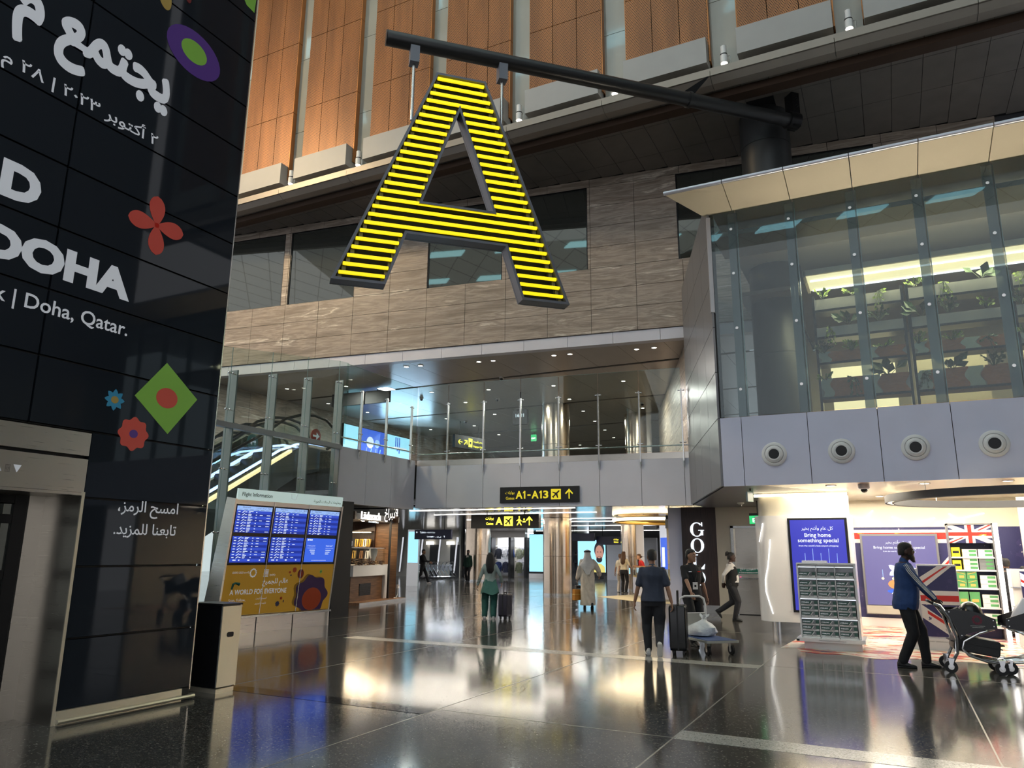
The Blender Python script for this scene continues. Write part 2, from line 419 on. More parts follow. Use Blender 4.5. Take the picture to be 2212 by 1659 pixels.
    def ball(s, c, r, nu=12, nv=8):
        r = r if hasattr(r, '__len__') else (r, r, r)
        v = [(c[0], c[1], c[2] - r[2])]; f = []
        for j in range(1, nv):
            t = -PI / 2 + PI * j / nv
            for k in range(nu):
                a = 2 * PI * k / nu
                v.append((c[0] + r[0] * math.cos(t) * math.cos(a), c[1] + r[1] * math.cos(t) * math.sin(a), c[2] + r[2] * math.sin(t)))
        v.append((c[0], c[1], c[2] + r[2])); L = len(v) - 1
        for k in range(nu): f.append((0, 1 + (k + 1) % nu, 1 + k)); f.append((L, L - nu + k, L - nu + (k + 1) % nu))
        for j in range(nv - 2):
            for k in range(nu):
                a = 1 + j * nu + k; b = 1 + j * nu + (k + 1) % nu
                f.append((a, b, b + nu, a + nu))
        return s.add(v, f)
    def loft(s, rings, caps=True):
        n = len(rings[0]); v = [q for rg in rings for q in rg]; f = []
        for i in range(len(rings) - 1):
            for k in range(n): f.append((i * n + k, i * n + (k + 1) % n, (i + 1) * n + (k + 1) % n, (i + 1) * n + k))
        if caps: f.append(tuple(range(n - 1, -1, -1))); f.append(tuple((len(rings) - 1) * n + k for k in range(n)))
        return s.add(v, f)
    def quad(s, a, b, c, d): return s.add([a, b, c, d], [(0, 1, 2, 3)])
    def poly(s, pts): return s.add(pts, [tuple(range(len(pts)))])
    def mk(s, name, m, parent=None, smooth=False, mat4=None, label=None, cat=None, group=None, kind=None, center=False, bevel=0.0):
        me = bpy.data.meshes.new(name)
        loc = (0, 0, 0)
        v = s.v
        if center:
            a = np.array(v); lo, hi = a.min(0), a.max(0)
            loc = ((lo[0] + hi[0]) / 2, (lo[1] + hi[1]) / 2, lo[2])
            v = [tuple(q) for q in (a - np.array(loc))]
        me.from_pydata(v, [], s.f); me.validate(); me.update()
        ms = m if isinstance(m, (list, tuple)) else [m]
        for q in ms: me.materials.append(MATS[q])
        if len(ms) > 1 and len(me.polygons) == len(s.mi): me.polygons.foreach_set('material_index', s.mi)
        if smooth: me.polygons.foreach_set('use_smooth', [True] * len(me.polygons)); me.set_sharp_from_angle(angle=R(38))
        o = bpy.data.objects.new(name, me); COL.objects.link(o)
        if parent: o.parent = parent
        if mat4 is not None: o.matrix_local = mat4
        elif center: o.location = loc
        if bevel:
            b = o.modifiers.new('bevel', 'BEVEL'); b.width = bevel; b.segments = 2; b.limit_method = 'ANGLE'
        return setp(o, label, cat, group, kind)
def bx(name, m, parent, x0, y0, z0, x1, y1, z1, **k): return G().box(x0, y0, z0, x1, y1, z1).mk(name, m, parent, **k)
def inst(o, loc, parent=None, rz=None, label=None, name=None):
    c = o.copy(); COL.objects.link(c); c.location = loc
    if parent is not None: c.parent = parent
    if rz is not None: c.rotation_euler = (0, 0, rz)
    if label: c['label'] = label
    return c
def copy_tree(o, parent=None, loc=None, rz=None, label=None):
    c = o.copy(); COL.objects.link(c)
    if parent is not None: c.parent = parent
    if loc is not None: c.location = loc
    if rz is not None: c.rotation_euler = (0, 0, rz)
    if label: c['label'] = label
    for ch in list(o.children): copy_tree(ch, c)
    return c
ORD = ['first', 'second', 'third', 'fourth', 'fifth', 'sixth', 'seventh', 'eighth', 'ninth', 'tenth', 'eleventh', 'twelfth', 'thirteenth', 'fourteenth', 'fifteenth', 'sixteenth', 'seventeenth', 'eighteenth', 'nineteenth', 'twentieth', 'twenty-first', 'twenty-second', 'twenty-third', 'twenty-fourth', 'twenty-fifth']

TMP = bpy.data.scenes.new('workbench')   # scratch scene in which text and cloth meshes are worked out
def evaluated_mesh(o):
    TMP.collection.objects.link(o)
    with bpy.context.temp_override(scene=TMP, view_layer=TMP.view_layers[0]):
        dg = bpy.context.evaluated_depsgraph_get()
        me = bpy.data.meshes.new_from_object(o.evaluated_get(dg), depsgraph=dg)
    bpy.data.objects.remove(o)
    return me

# lettering -----------------------------------------------------------------
_AR = {'ا': (0xFE8D, 2), 'أ': (0xFE83, 2), 'ب': (0xFE8F, 4), 'ة': (0xFE93, 2), 'ت': (0xFE95, 4), 'ج': (0xFE9D, 4), 'ح': (0xFEA1, 4), 'خ': (0xFEA5, 4),
       'د': (0xFEA9, 2), 'ر': (0xFEAD, 2), 'ز': (0xFEAF, 2), 'س': (0xFEB1, 4), 'ش': (0xFEB5, 4), 'ص': (0xFEB9, 4), 'ض': (0xFEBD, 4), 'ط': (0xFEC1, 4), 'ع': (0xFEC9, 4), 'غ': (0xFECD, 4),
       'ف': (0xFED1, 4), 'ق': (0xFED5, 4), 'ك': (0xFED9, 4), 'ل': (0xFEDD, 4), 'م': (0xFEE1, 4), 'ن': (0xFEE5, 4), 'ه': (0xFEE9, 4), 'و': (0xFEED, 2), 'ي': (0xFEF1, 4), 'ى': (0xFEEF, 2), 'إ': (0xFE87, 2)}
def arabic(txt):
    """joined Arabic forms in visual order"""
    out = []
    txt = txt.replace('لا', '\x01')
    n = len(txt)
    def join_after(i): return 0 <= i < n and txt[i] in _AR and _AR[txt[i]][1] == 4
    def is_let(i): return 0 <= i < n and (txt[i] in _AR or txt[i] == '\x01')
    for i, ch in enumerate(txt):
        if ch == '\x01': out.append(chr(0xFEFC if join_after(i - 1) else 0xFEFB)); continue
        if ch not in _AR: out.append(ch); continue
        base, forms = _AR[ch]
        p = join_after(i - 1); q = forms == 4 and is_let(i + 1)
        out.append(chr(base + (3 if p and q else 1 if p else 2 if q else 0)))
    s = ''.join(out)
    # numbers keep their own order
    res, num = [], ''
    for ch in s:
        if ch in '٠١٢٣٤٥٦٧٨٩0123456789': num += ch
        else:
            if num: res.append(num); num = ''
            res.append(ch)
    if num: res.append(num)
    return ''.join(reversed(res))
_TC = {}
def text_mesh(body, bold=0.0, spacing=1.0, shear=0.0):
    key = (body, bold, spacing, shear)
    if key in _TC: return _TC[key]
    if len(body) > 1 and any(ord(c) > 0xFB00 for c in body) and body[-1] != 'I':
        vs_, fs_ = [], []; n0 = 0
        for c, a, f in glyph_run(body, bold):
            if a is None: continue
            vs_.append(a); fs_ += [tuple(i + n0 for i in q) for q in f]; n0 += len(a)
        _TC[key] = (np.vstack(vs_), fs_)
        return _TC[key]
    c = bpy.data.curves.new('lettering', 'FONT'); c.body = body; c.resolution_u = 3; c.offset = bold; c.space_character = spacing; c.shear = shear; c.fill_mode = 'FRONT'
    me = evaluated_mesh(bpy.data.objects.new('lettering', c)); bpy.data.curves.remove(c)
    n = len(me.vertices); a = np.zeros(n * 3); me.vertices.foreach_get('co', a); a = a.reshape(-1, 3)
    fs = [tuple(p.vertices) for p in me.polygons]
    bpy.data.meshes.remove(me)
    _TC[key] = (a, fs)
    return _TC[key]
_ADV = {}
def glyph_run(body, bold=0.0):
    """each character as its own outline, with its pen position"""
    run = []; x = 0.0
    i0 = text_mesh('I', 0.0)[0][:, 0].min()
    for k, ch in enumerate(body):
        if ch not in _ADV: _ADV[ch] = float(text_mesh(ch + 'I', 0.0)[0][:, 0].max() - text_mesh('I', 0.0)[0][:, 0].max())
        if ch != ' ':
            a, fs = text_mesh(ch, bold)
            if len(a): run.append((ch, a + np.array([x, 0, -0.0007 * (k % 3)]), fs))   # neighbours sit a hair apart where they overlap
        else: run.append((' ', None, None))
        x += _ADV[ch]
    return run
def text_parts(body, m, parent, x, z, y, w, h=None, align='L', bold=0.0, by='word', name='word'):
    """a line of large lettering whose words (or letters) are parts of their own"""
    fat = bold if any(ord(c) > 0xFB00 for c in body) and bold > 0.02 else 0.0   # joined script is fattened by overlaid strokes
    run = glyph_run(body, 0.0 if fat else bold)
    al_ = np.vstack([a for c, a, f in run if a is not None]); lo, hi = al_.min(0), al_.max(0)
    s = w / (hi[0] - lo[0]); sz = h / (hi[1] - lo[1]) if h else s
    x0 = x if align == 'L' else x - w
    g = G()
    for k, (c, a, f) in enumerate(run + [(' ', None, None)]):
        for d in (range(13) if fat else (0,)):
            if a is None: break
            dx, dz = (fat * math.cos(d * PI / 6), fat * math.sin(d * PI / 6)) if fat and d else (0, 0)
            g.add([(x0 + (q[0] + dx - lo[0]) * s, y + q[2] - 0.0002 * d, z + (q[1] + dz - lo[1]) * sz) for q in a], f)
        if (c == ' ' or by == 'letter') and g.v: g.mk(name, m, parent); g = G()
def text(body, m, parent, x, z, y, w=None, h=None, align='L', bold=0.0, spacing=1.0, name='lettering', thick=0.0, mat4=None, g=None, shear=0.0):
    """lettering standing in the local x-z plane, facing -y; x,z is the lower left corner (or right edge / centre), w or h gives the size"""
    a, fs = text_mesh(body, bold, spacing, shear)
    if len(a) == 0: return None
    lo, hi = a.min(0), a.max(0)
    s = (w / (hi[0] - lo[0])) if w else h / (hi[1] - lo[1])
    sz = (h / (hi[1] - lo[1])) if h else s
    if h and w is None: s = sz
    W_ = (hi[0] - lo[0]) * s
    x0 = x if align == 'L' else (x - W_ if align == 'R' else x - W_ / 2)
    pts = [(x0 + (q[0] - lo[0]) * s, y + q[2], z + (q[1] - lo[1]) * sz) for q in a]
    own = g is None
    if own: g = G()
    g.add(pts, fs)
    if thick:
        g.add([(q[0], q[1] + thick, q[2]) for q in pts], [tuple(reversed(f)) for f in fs])
    if own: return g.mk(name, m, parent, mat4=mat4)
    return g
def flower(cx, cz, r0, r1, n, y0, y1, m, parent, name='printed_flower', rot=0.0, pts_per=8, sharp=False, g=None):
    pts = []
    for k in range(n * pts_per):
        a = 2 * PI * k / (n * pts_per)
        t = abs(((k / pts_per) % 1) - 0.5) * 2 if sharp else (0.5 + 0.5 * math.cos(n * a))
        rr = r0 + (r1 - r0) * t
        pts.append((cx + rr * math.cos(a + rot), cz + rr * math.sin(a + rot)))
    own = g is None
    if own: g = G()
    g.prism(pts, y0, y1)
    return g.mk(name, m, parent) if own else g
def disc(cx, cz, rx, rz_, y0, y1, m, parent, name='printed_disc', n=28, rot=0.0, g=None):
    c, s_ = math.cos(rot), math.sin(rot)
    pts = []
    for k in range(n):
        a = 2 * PI * k / n; u, v = rx * math.cos(a), rz_ * math.sin(a)
        pts.append((cx + u * c - v * s_, cz + u * s_ + v * c))
    own = g is None
    if own: g = G()
    g.prism(pts, y0, y1)
    return g.mk(name, m, parent) if own else g

# ================================================================== FLOOR
fl = bx('floor', 'terrazzo', None, -48, -26, -0.3, 14, 78, 0.0, kind='structure', label='polished dark speckled terrazzo floor of the concourse')
def strip(n, m, x0, y0, x1, y1, h=0.002): return bx(n, m, fl, x0, y0, -0.004, x1, y1, h)
for x in (-14.95, -12.45, -9.95, -7.45, -4.47, -1.95, 0.6, 3.1):
    y1 = 45 if x < -6 else (30 if x < -3 else 14.0)
    strip('floor_joint', 'brass_line', x - 0.007, -6, x + 0.007, y1, 0.0012)
for y, x0, x1 in ((2.2, -7.2, 6), (7.14, -4.47, -1.95), (12.25, -1.95, 3.1), (17.0, -12.4, -3.0), (21.9, -14, -5.6), (26.8, -24, -5.6), (31.7, -24, -9), (36.6, -30, -9)):
    strip('floor_joint', 'brass_line', x0, y - 0.007, x1, y + 0.007, 0.0012)
strip('inlay_strip', 'terrazzo_light', -9.6, 11.88, -1.95, 12.24)
strip('inlay_strip', 'terrazzo_light', -1.95, 7.1, 0.6, 7.46)
strip('inlay_strip', 'terrazzo_dark', -7.3, 6.86, -4.47, 7.14)
strip('inlay_strip', 'terrazzo_light', 0.6, 7.1, 3.1, 7.46)

# ================================================================== LEFT TOWER (glass clad lift tower)
tw = empty('wall_left', 'lift tower clad in dark printed glass panels', None, (-7.2, 0, 0), R(90), kind='structure')
G().box(-7, 0.06, 0, 3.55, 3.2, 13).box(4.73, 0.06, 0, 6.25, 3.2, 13).box(3.5, 0.06, 2.2, 4.8, 3.2, 13).box(3.5, 1.2, 0, 4.8, 3.2, 2.2).mk('tower_core', 'tower_core', tw)
ZR = [0.12, 0.77, 1.45, 2.12, 2.785, 3.445, 4.11, 4.765, 5.435, 6.09, 6.75, 7.40, 8.065, 8.715, 9.38, 10.04, 10.7, 11.36, 12.02]
g_ = 0.011
for i in range(len(ZR) - 1):
    z0, z1 = ZR[i] + g_, ZR[i + 1] - g_
    cols = [(4.745, 6.265)] if i < 4 else [(4.1 + g_, 6.265), (1.93 + g_, 4.1 - g_), (-0.24 + g_, 1.93 - g_), (-2.41 + g_, -0.24 - g_)]
    for a, b in cols:
        bx('glass_panel', 'tower_glass', tw, a, 0, z0, b, 0.045, z1)
        bx('joint_rail', 'black', tw, a, 0.02, z0 - g_ - 0.004, b, 0.05, z0 - g_ + 0.004)
bx('corner_trim', 'steel', tw, 6.265, -0.002, 0.1, 6.28, 0.06, 13)
# lift portal
pt = empty('door_1', 'brushed steel lift portal recessed in the dark tower', None, (0, 0, 0), 0, kind='structure', parent=tw)
bx('lintel_panel', 'steel_brushed', pt, 1.0, -0.004, 2.535, 4.735, 0.05, 2.765)
bx('lintel_panel', 'steel_brushed', pt, 1.0, -0.004, 2.17, 4.735, 0.05, 2.50)
bx('reveal_panel', 'steel_brushed', pt, 4.715, 0.0, 0, 4.74, 0.6, 2.165)
bx('reveal_edge', 'steel_bin', pt, 4.715, -0.012, 0, 4.745, 0.0, 2.175)
bx('reveal_soffit', 'steel_brushed', pt, 1.0, 0.0, 2.14, 4.735, 0.7, 2.168)
bx('door_frame', 'steel_brushed', pt, 4.56, 0.585, 0, 4.715, 0.66, 2.15)
bx('door_leaf_glass', 'window_dark', pt, 2.4, 0.64, 0.05, 4.5, 0.66, 2.05)
for z in (0.0, 0.35, 0.82, 1.32, 1.86, 2.06): bx('door_rail', 'black_metal', pt, 2.4, 0.62, z, 4.56, 0.665, z + 0.09)
bx('door_stile', 'black_metal', pt, 4.44, 0.615, 0, 4.56, 0.67, 2.15)
for sx in (3.2, 3.9): bx('door_stile', 'black_metal', pt, sx, 0.62, 0, sx + 0.06, 0.665, 2.15)
for (cx, up) in ((3.89, 1), (4.06, -1)):
    G().prism([(cx - 0.035, 2.34 - up * 0.035), (cx + 0.035, 2.34 - up * 0.035), (cx, 2.34 + up * 0.035)], -0.009, -0.003).mk('arrow_indicator', 'print_white', pt)
gg = G()
for a in range(4):
    for b in range(6): gg.box(3.955 + a * 0.012, -0.007, 2.305 + b * 0.012, 3.96 + a * 0.012, -0.003, 2.31 + b * 0.012)
gg.mk('speaker_holes', 'black', pt, kind='stuff')
# skirting of the tower
bx('baseboard_left', 'steel_bin', tw, 4.745, -0.03, 0.0, 6.15, 0.03, 0.125, kind='structure')
G().tube([(4.745, -0.05, 0.035), (6.3, -0.05, 0.035)], 0.022, 8).mk('bumper_rail', 'steel_bin', tw, smooth=True)
bx('base_return', 'black', tw, 6.15, 0.0, 0.0, 6.26, 0.5, 0.12)
# tower prints (flat vinyl)
Y0, Y1 = -0.004, -0.0005
gr = empty('tower_print', 'white and coloured festival print on the dark tower glass', 'sign', (-7.2, 0, 0), R(90))
text_parts('DOHA', 'print_white', gr, 3.42, 4.24, Y0, 1.53, 0.345, bold=0.055, by='letter', name='letter')
text('D', 'print_white', gr, 3.5, 4.86, Y0, w=0.38, h=0.375, bold=0.055, name='letter')
text_parts('k | Doha, Qatar.', 'print_white', gr, 3.62, 3.815, Y0, 1.36, bold=0.012)
text_parts(arabic('يجتمع م'), 'print_white', gr, 5.1, 6.47, Y0, 1.72, 0.62, align='R', bold=0.045)
text_parts(arabic('٢ أكتوبر ٢٠٢٣ | ٢٨ م'), 'print_white', gr, 5.05, 6.10, Y0, 1.72, 0.24, align='R', bold=0.012)
text_parts(arabic('امسح الرمز،'), 'print_white', gr, 5.87, 1.945, Y0, 0.74, align='R', bold=0.012)
text_parts(arabic('تابعنا للمزيد.'), 'print_white', gr, 5.87, 1.735, Y0, 0.76, align='R', bold=0.012)
disc(5.39, 7.63, 0.40, 0.295, Y0, Y1, 'print_purple_lit', gr, rot=R(-4))
disc(5.385, 7.645, 0.19, 0.145, Y0 - 0.002, Y0, 'print_green', gr)
gq = G()
for a in (95, 185, 275, 5):
    c, s_ = math.cos(R(a)), math.sin(R(a)); pts = []
    for k in range(17):
        t = k / 16.0; ww = 0.135 * math.sin(PI * min(1, t * 1.0)) ** 0.6 * (0.45 + 0.55 * t) if 0 < t < 1 else 0.03 * (1 - t)
        pts.append((t * 0.36, ww))
    ring = pts + [(p[0], -p[1]) for p in reversed(pts)]
    gq.prism([(5.17 + p[0] * c - p[1] * s_, 5.235 + (p[0] * s_ + p[1] * c) * 0.97) for p in ring], Y0, Y1)
gq.mk('printed_flower', 'print_redlit', gr)
G().prism([(5.51, 3.69), (5.16, 3.245), (5.62, 2.89), (5.97, 3.35)], Y0, Y1).mk('printed_diamond', 'print_green', gr)
disc(5.56, 3.29, 0.14, 0.115, Y0 - 0.002, Y0, 'print_redlit', gr)
flower(4.935, 3.155, 0.075, 0.115, 8, Y0, Y1, 'print_blue', gr, sharp=True)
disc(4.935, 3.155, 0.043, 0.038, Y0 - 0.002, Y0, 'print_gold', gr)
flower(5.2, 2.83, 0.155, 0.185, 8, Y0, Y1, 'print_redlit', gr)
disc(5.2, 2.83, 0.05, 0.045, Y0 - 0.002, Y0, 'print_purple_lit', gr)
disc(4.9, 8.1, 0.09, 0.18, Y0, Y1, 'print_gold', gr, rot=0.3)
disc(5.2, 8.35, 0.05, 0.12, Y0, Y1, 'print_maroon', gr, rot=0.3)
G().prism([(5.98, 9.0), (6.1, 8.86), (6.24, 8.84), (6.26, 9.3), (5.9, 9.3)], Y0, Y1).mk('printed_diamond', 'print_green', gr)

# ================================================================== UPPER COPPER WALL AND SOFFIT
uw = empty('wall_upper', 'high wall of perforated copper bays and pale glazed strips', None, (0, 17.3, 13.25), 0, kind='structure')
bx('wall_core', 'copper_shadow_gap', uw, -26, 0.16, -0.2, 10, 0.5, 12)
XL = [-22.53, -19.66, -16.86, -13.98, -11.13, -8.24, -5.32, -2.37, 0.5, 3.4, 6.27]
ROWS = [0.75, 3.35, 6.15, 8.95, 11.6]
cp = bx('copper_panel', 'copper_perforated', uw, 0, 0, 0, 0.722, 0.03, 2.78)
cps = bx('copper_panel', 'copper_perforated', uw, 0, 0, 0, 0.722, 0.03, 2.58)
first = {0: True, 1: True}
for i, x in enumerate(XL):
    for j in range(4):
        for k in range(3):
            q = cps if j == 0 or j == 3 else cp; key = 0 if q is cps else 1
            l = (x + 0.006 + k * 0.74, -0.1, ROWS[j] + 0.008)
            if first[key]: q.location = l; first[key] = False
            else: inst(q, l, uw)
        bx('copper_return', 'copper_plain', uw, x + 2.215, -0.1, ROWS[j] + 0.01, x + 2.245, 0.16, ROWS[j + 1] - 0.01)
    bx('copper_return', 'copper_plain', uw, x - 0.02, -0.07, 0.75, x + 0.004, 0.16, 11.6)
    nx = XL[i + 1] if i + 1 < len(XL) else x + 2.87
    for j, (a, b) in enumerate(((0.2, 2.6), (2.615, 5.5), (5.515, 8.4), (8.415, 11.6))):
        bx('glazed_strip', 'strip_pane', uw, x + 2.245, 0.08, a, nx - 0.02, 0.14, b)
    bx('sill_box', 'sill_box', uw, x, -0.42, 0.52, x + 2.2, 0.05, 1.26)
bx('lip_shelf', 'lip_beige', uw, -26, -0.45, 0.2, 10, 0.12, 0.3)
for x in np.arange(-26, 8, 2.87): bx('lip_nose', 'lip_beige', uw, x + 0.006, -0.5, 0.06, x + 2.864, -0.1, 0.215)
for x in np.arange(-26, 8, 2.87): G().prism([(-0.46, 0.05), (-0.28, -0.06), (0.0, -0.06), (0.0, 0.05)], x + 0.006, x + 2.864, 'x').mk('lip_cove', 'lip_beige', uw)

so = empty('ceiling_soffit', 'dark panelled soffit under the copper wall', None, (0, 0, 13.25), 0, kind='structure')
bx('soffit_backing', 'gap_black', so, -26, 17.2, 0.04, 9, 23, 0.06)
SX = np.arange(-25.03, 8.3, 0.685)
for x in SX:
    ywall = 20.7 + 0.1326 * (x + 0.35 + 4.96) - 0.02
    for a, b in ((17.3, 18.25), (18.25, 19.75), (19.75, 23.0)):
        if a > ywall - 0.05: continue
        b = min(b, ywall)
        if -2.8 < x + 0.3 < -1.6 and b > 18.3 and a < 20.3: continue
        bx('soffit_panel', 'soffit_dark', so, x + 0.006, a + 0.006, 0, x + 0.679, b - 0.006, 0.03)

# ================================================================== TRAVERTINE WALL ABOVE THE BRIDGE
BR = R(7.55)
bw = empty('wall_back', 'banded travertine wall with long dark windows', None, (-4.96, 20.7, 0), BR, kind='structure')
WIN = [(-19.6, -16.95), (-16.7, -14.1), (-13.83, -11.09), (-8.29, -5.62), (-5.38, -2.78), (0.0, 2.66), (2.9, 5.5)]
core = G().box(-20, 0.12, 8.12, 10, 0.5, 10.24).box(-20, 0.12, 12.98, 10, 0.5, 13.3)
edges = [-20] + [e for wn in WIN for e in wn] + [10]
for k in range(0, len(edges), 2): core.box(edges[k], 0.12, 10.2, edges[k + 1], 0.5, 13)
core.mk('wall_core', 'gap_grey', bw)
RZ = [8.13, 8.88, 9.53, 10.22, 10.92, 11.6, 12.29, 12.98, 13.25]
def tile(a, b, z0, z1):
    if b - a > 0.04: bx('stone_tile', 'travertine', bw, a + 0.006, random.uniform(-0.002, 0.002), z0 + 0.006, b - 0.006, 0.03 + 0.09, z1 - 0.006)
SXT = [-8.29 + 1.4 * k for k in range(-8, 13)]
for j in range(len(RZ) - 1):
    for k in range(len(SXT) - 1):
        a, b = SXT[k], SXT[k + 1]
        if j in (3, 4, 5, 6):
            segs = [(a, b)]
            for w0, w1 in WIN:
                ns = []
                for p, q in segs:
                    if w1 <= p or w0 >= q: ns.append((p, q)); continue
                    if p < w0: ns.append((p, w0))
                    if q > w1: ns.append((w1, q))
                segs = ns
            for p, q in segs: tile(p, q, RZ[j], RZ[j + 1])
        else: tile(a, b, RZ[j], RZ[j + 1])
for i, (a, b) in enumerate(WIN):
    wn = empty('window_%d' % (i + 1), 'dark reflective window in the travertine wall', None, (0, 0, 0), 0, kind='structure', parent=bw)
    bx('pane', 'window_dark', wn, a + 0.02, 0.05, 10.24, b - 0.02, 0.07, 12.96)
    bx('window_frame', 'black_metal', wn, a, 0.02, 10.22, a + 0.03, 0.12, 12.98)
    bx('window_frame', 'black_metal', wn, b - 0.03, 0.02, 10.22, b, 0.12, 12.98)
    bx('window_frame', 'black_metal', wn, a, 0.0, 12.95, b, 0.12, 12.98)

# ================================================================== HALL ROOF WITH SKYLIGHTS (seen in reflections)
rf = empty('ceiling', 'high white hall roof with sloped skylight slots', None, (0, 0, 25), 0, kind='structure')
bx('roof_deck', 'roof_white', rf, -34, -26, 0.1, 14, 17.2, 0.3)
for ix in range(-5, 3):
    for iy in range(-4, 3):
        x, y = ix * 5.6 + (iy % 2) * 2.6, iy * 5.8
        G().prism([(x - 1.6, y - 0.5), (x + 1.2, y - 0.5), (x + 1.8, y + 0.5), (x - 1.0, y + 0.5)], 0.02, 0.1, 'z').mk('skylight', 'lit_skylight', rf)
gl_ = G()
for k in range(-24, 30):
    gl_.prism([(k * 2.4 - 0.02, -26), (k * 2.4 + 0.02, -26), (k * 2.4 + 23.02, 17.2), (k * 2.4 + 22.98, 17.2)], 0.09, 0.1, 'z')
    gl_.prism([(k * 2.4 - 0.02, -26), (k * 2.4 + 0.02, -26), (k * 2.4 - 22.98, 17.2), (k * 2.4 - 23.02, 17.2)], 0.088, 0.1, 'z')
gl_.mk('roof_joint_lines', 'gap_grey', rf, kind='stuff')

bx('wall_right_blocker', 'cladding_gloss', None, 10.0, -4, 0, 10.4, 17, 25, kind='structure', label='plain dark wall outside the view, added to darken the tower reflections')  # unseen blocker added to keep the pale background out of the tower glass

# ================================================================== BRIDGE, LANDING AND ITS GLASS
br = empty('wall_bridge', 'grey panelled edge of the upper landing bridge', None, (-4.96, 20.7, 0), BR, kind='structure')
JS = [-8.42, -7.36, -6.15, -4.94, -3.73, -2.52, -1.31, -0.10, 0.1]
bx('fascia_core', 'gap_black', br, -8.42, 0.04, 2.96, 0.1, 0.3, 4.25)
for a, b in zip(JS[:-1], JS[1:]): bx('fascia_panel', 'cladding_grey', br, a + 0.006, 0, 2.95, b - 0.006, 0.04, 4.26)
for a, b in zip(JS[:-1], JS[1:]): bx('kerb_plate', 'steel_brushed', br, a + 0.004, 0.02, 4.265, b - 0.004, 0.06, 4.44)
# left return of the landing, towards the escalators
lr = empty('wall_landing_side', 'grey panelled return of the landing towards the escalators', None, (-13.3, 0, 0), R(90), kind='structure')
LJ = [15.84, 17.05, 18.26, 19.5]
bx('fascia_core', 'gap_black', lr, 15.84, 0.04, 2.91, 19.5, 0.3, 4.4)
for a, b in zip(LJ[:-1], LJ[1:]): bx('fascia_panel', 'cladding_grey', lr, a + 0.006, 0, 2.9, b - 0.006, 0.04, 4.43)
# landing slab, mirrored underside
def ybr(x): return 20.7 + math.tan(BR) * (x + 4.96)
ls = empty('floor_landing', 'upper landing slab', None, (0, 0, 0), 0, kind='structure')
G().prism([(-13.38, 15.9), (-13.38, ybr(-13.38) + 0.12), (-4.6, ybr(-4.6) + 0.12), (-4.6, 23), (-9, 33), (-9, 46), (-24, 46), (-24, 15.9)], 3.25, 4.32, 'z').mk('slab', 'terrazzo', ls)
lc = empty('ceiling_lower', 'mirror polished metal strip ceiling over the gates walkway', None, (0, 0, 3.0), 0, kind='structure')
XS = list(np.arange(-36, -4.6, 1.6))
for y0, y1 in ((15.9, 20.2), (20.2, 26), (26, 33), (33, 42), (42, 54), (54, 72)):
    for x in XS:
        if y0 < 20 and x > -13.5: continue
        a = y0
        if y0 == 20.2: a = max(19.7, ybr(min(x + 1.59, -4.6)) + 0.08)
        x1 = min(x + 1.59, -13.4 if y0 < 20 else -3.6)
        bx('ceiling_strip', 'ceiling_mirror', lc, x, a, 0, x1, y1 - 0.02, 0.06)
for y in (21.6, 24.2, 28.5, 31.2, 36, 44): bx('light_slot', 'lit_white', lc, -14.5 + (y - 20) * -0.25, y, -0.012, -8.6 + (y - 20) * -0.1, y + 0.1, 0.0)
# balustrade glass on the bridge
def balustrade(name, label, parent_loc, rz, posts, tops, heights, z0, zrail, x_end, first_x):
    t = empty(name, label, 'balustrade', parent_loc, rz)
    xs = [first_x] + posts + [x_end]
    for i, p in enumerate(posts):
        po = G().rbox(p - 0.018, -0.07, z0 - 0.1, p + 0.018, 0.0, heights[i], 0.008).mk('post', 'steel', t)
        G().tube([(p, -0.035, z0 - 0.1), (p, -0.035, z0 - 0.28)], [0.03, 0.012], 8).mk('post_spigot', 'steel', po)
        for z in (heights[i] - 0.05, z0 + 0.42):
            G().cyl((p - 0.07, -0.035, z), (p + 0.07, -0.035, z), 0.014, 8).ball((p - 0.075, -0.035, z), 0.024, 8, 6).ball((p + 0.075, -0.035, z), 0.024, 8, 6).mk('clamp', 'chrome', po, smooth=True)
    for i, (a, b) in enumerate(zip(xs[:-1], xs[1:])):
        if b - a < 0.15: continue
        G().box(a + 0.012, -0.042, z0 + 0.17, b - 0.012, -0.028, tops[i]).mk('glass_pane', 'pane_clear', t)
        bx('pane_edge', 'pane_edge', t, a + 0.012, -0.042, tops[i], b - 0.012, -0.028, tops[i] + 0.006)
    G().tube([(first_x, 0.08, zrail), (x_end, 0.08, zrail)], 0.022, 10).mk('handrail', 'steel', t, smooth=True)
    return t
PS = [-7.36, -6.15, -4.94, -3.73, -2.52, -1.31, -0.10]
balustrade('glass_balustrade', 'frameless glass balustrade with slim steel posts along the bridge edge', (-4.96, 20.7, 0), BR, PS, [6.86] * 8, [6.25] * 7, 4.28, 4.64, 0.04, -8.42)
balustrade('glass_balustrade', 'shorter glass balustrade on the landing return beside the blue screens', (-13.3, 0, 0), R(90), [16.65, 17.85, 19.16], [6.76] * 4, [6.13] * 3, 4.45, 4.7, 19.45, 15.9)
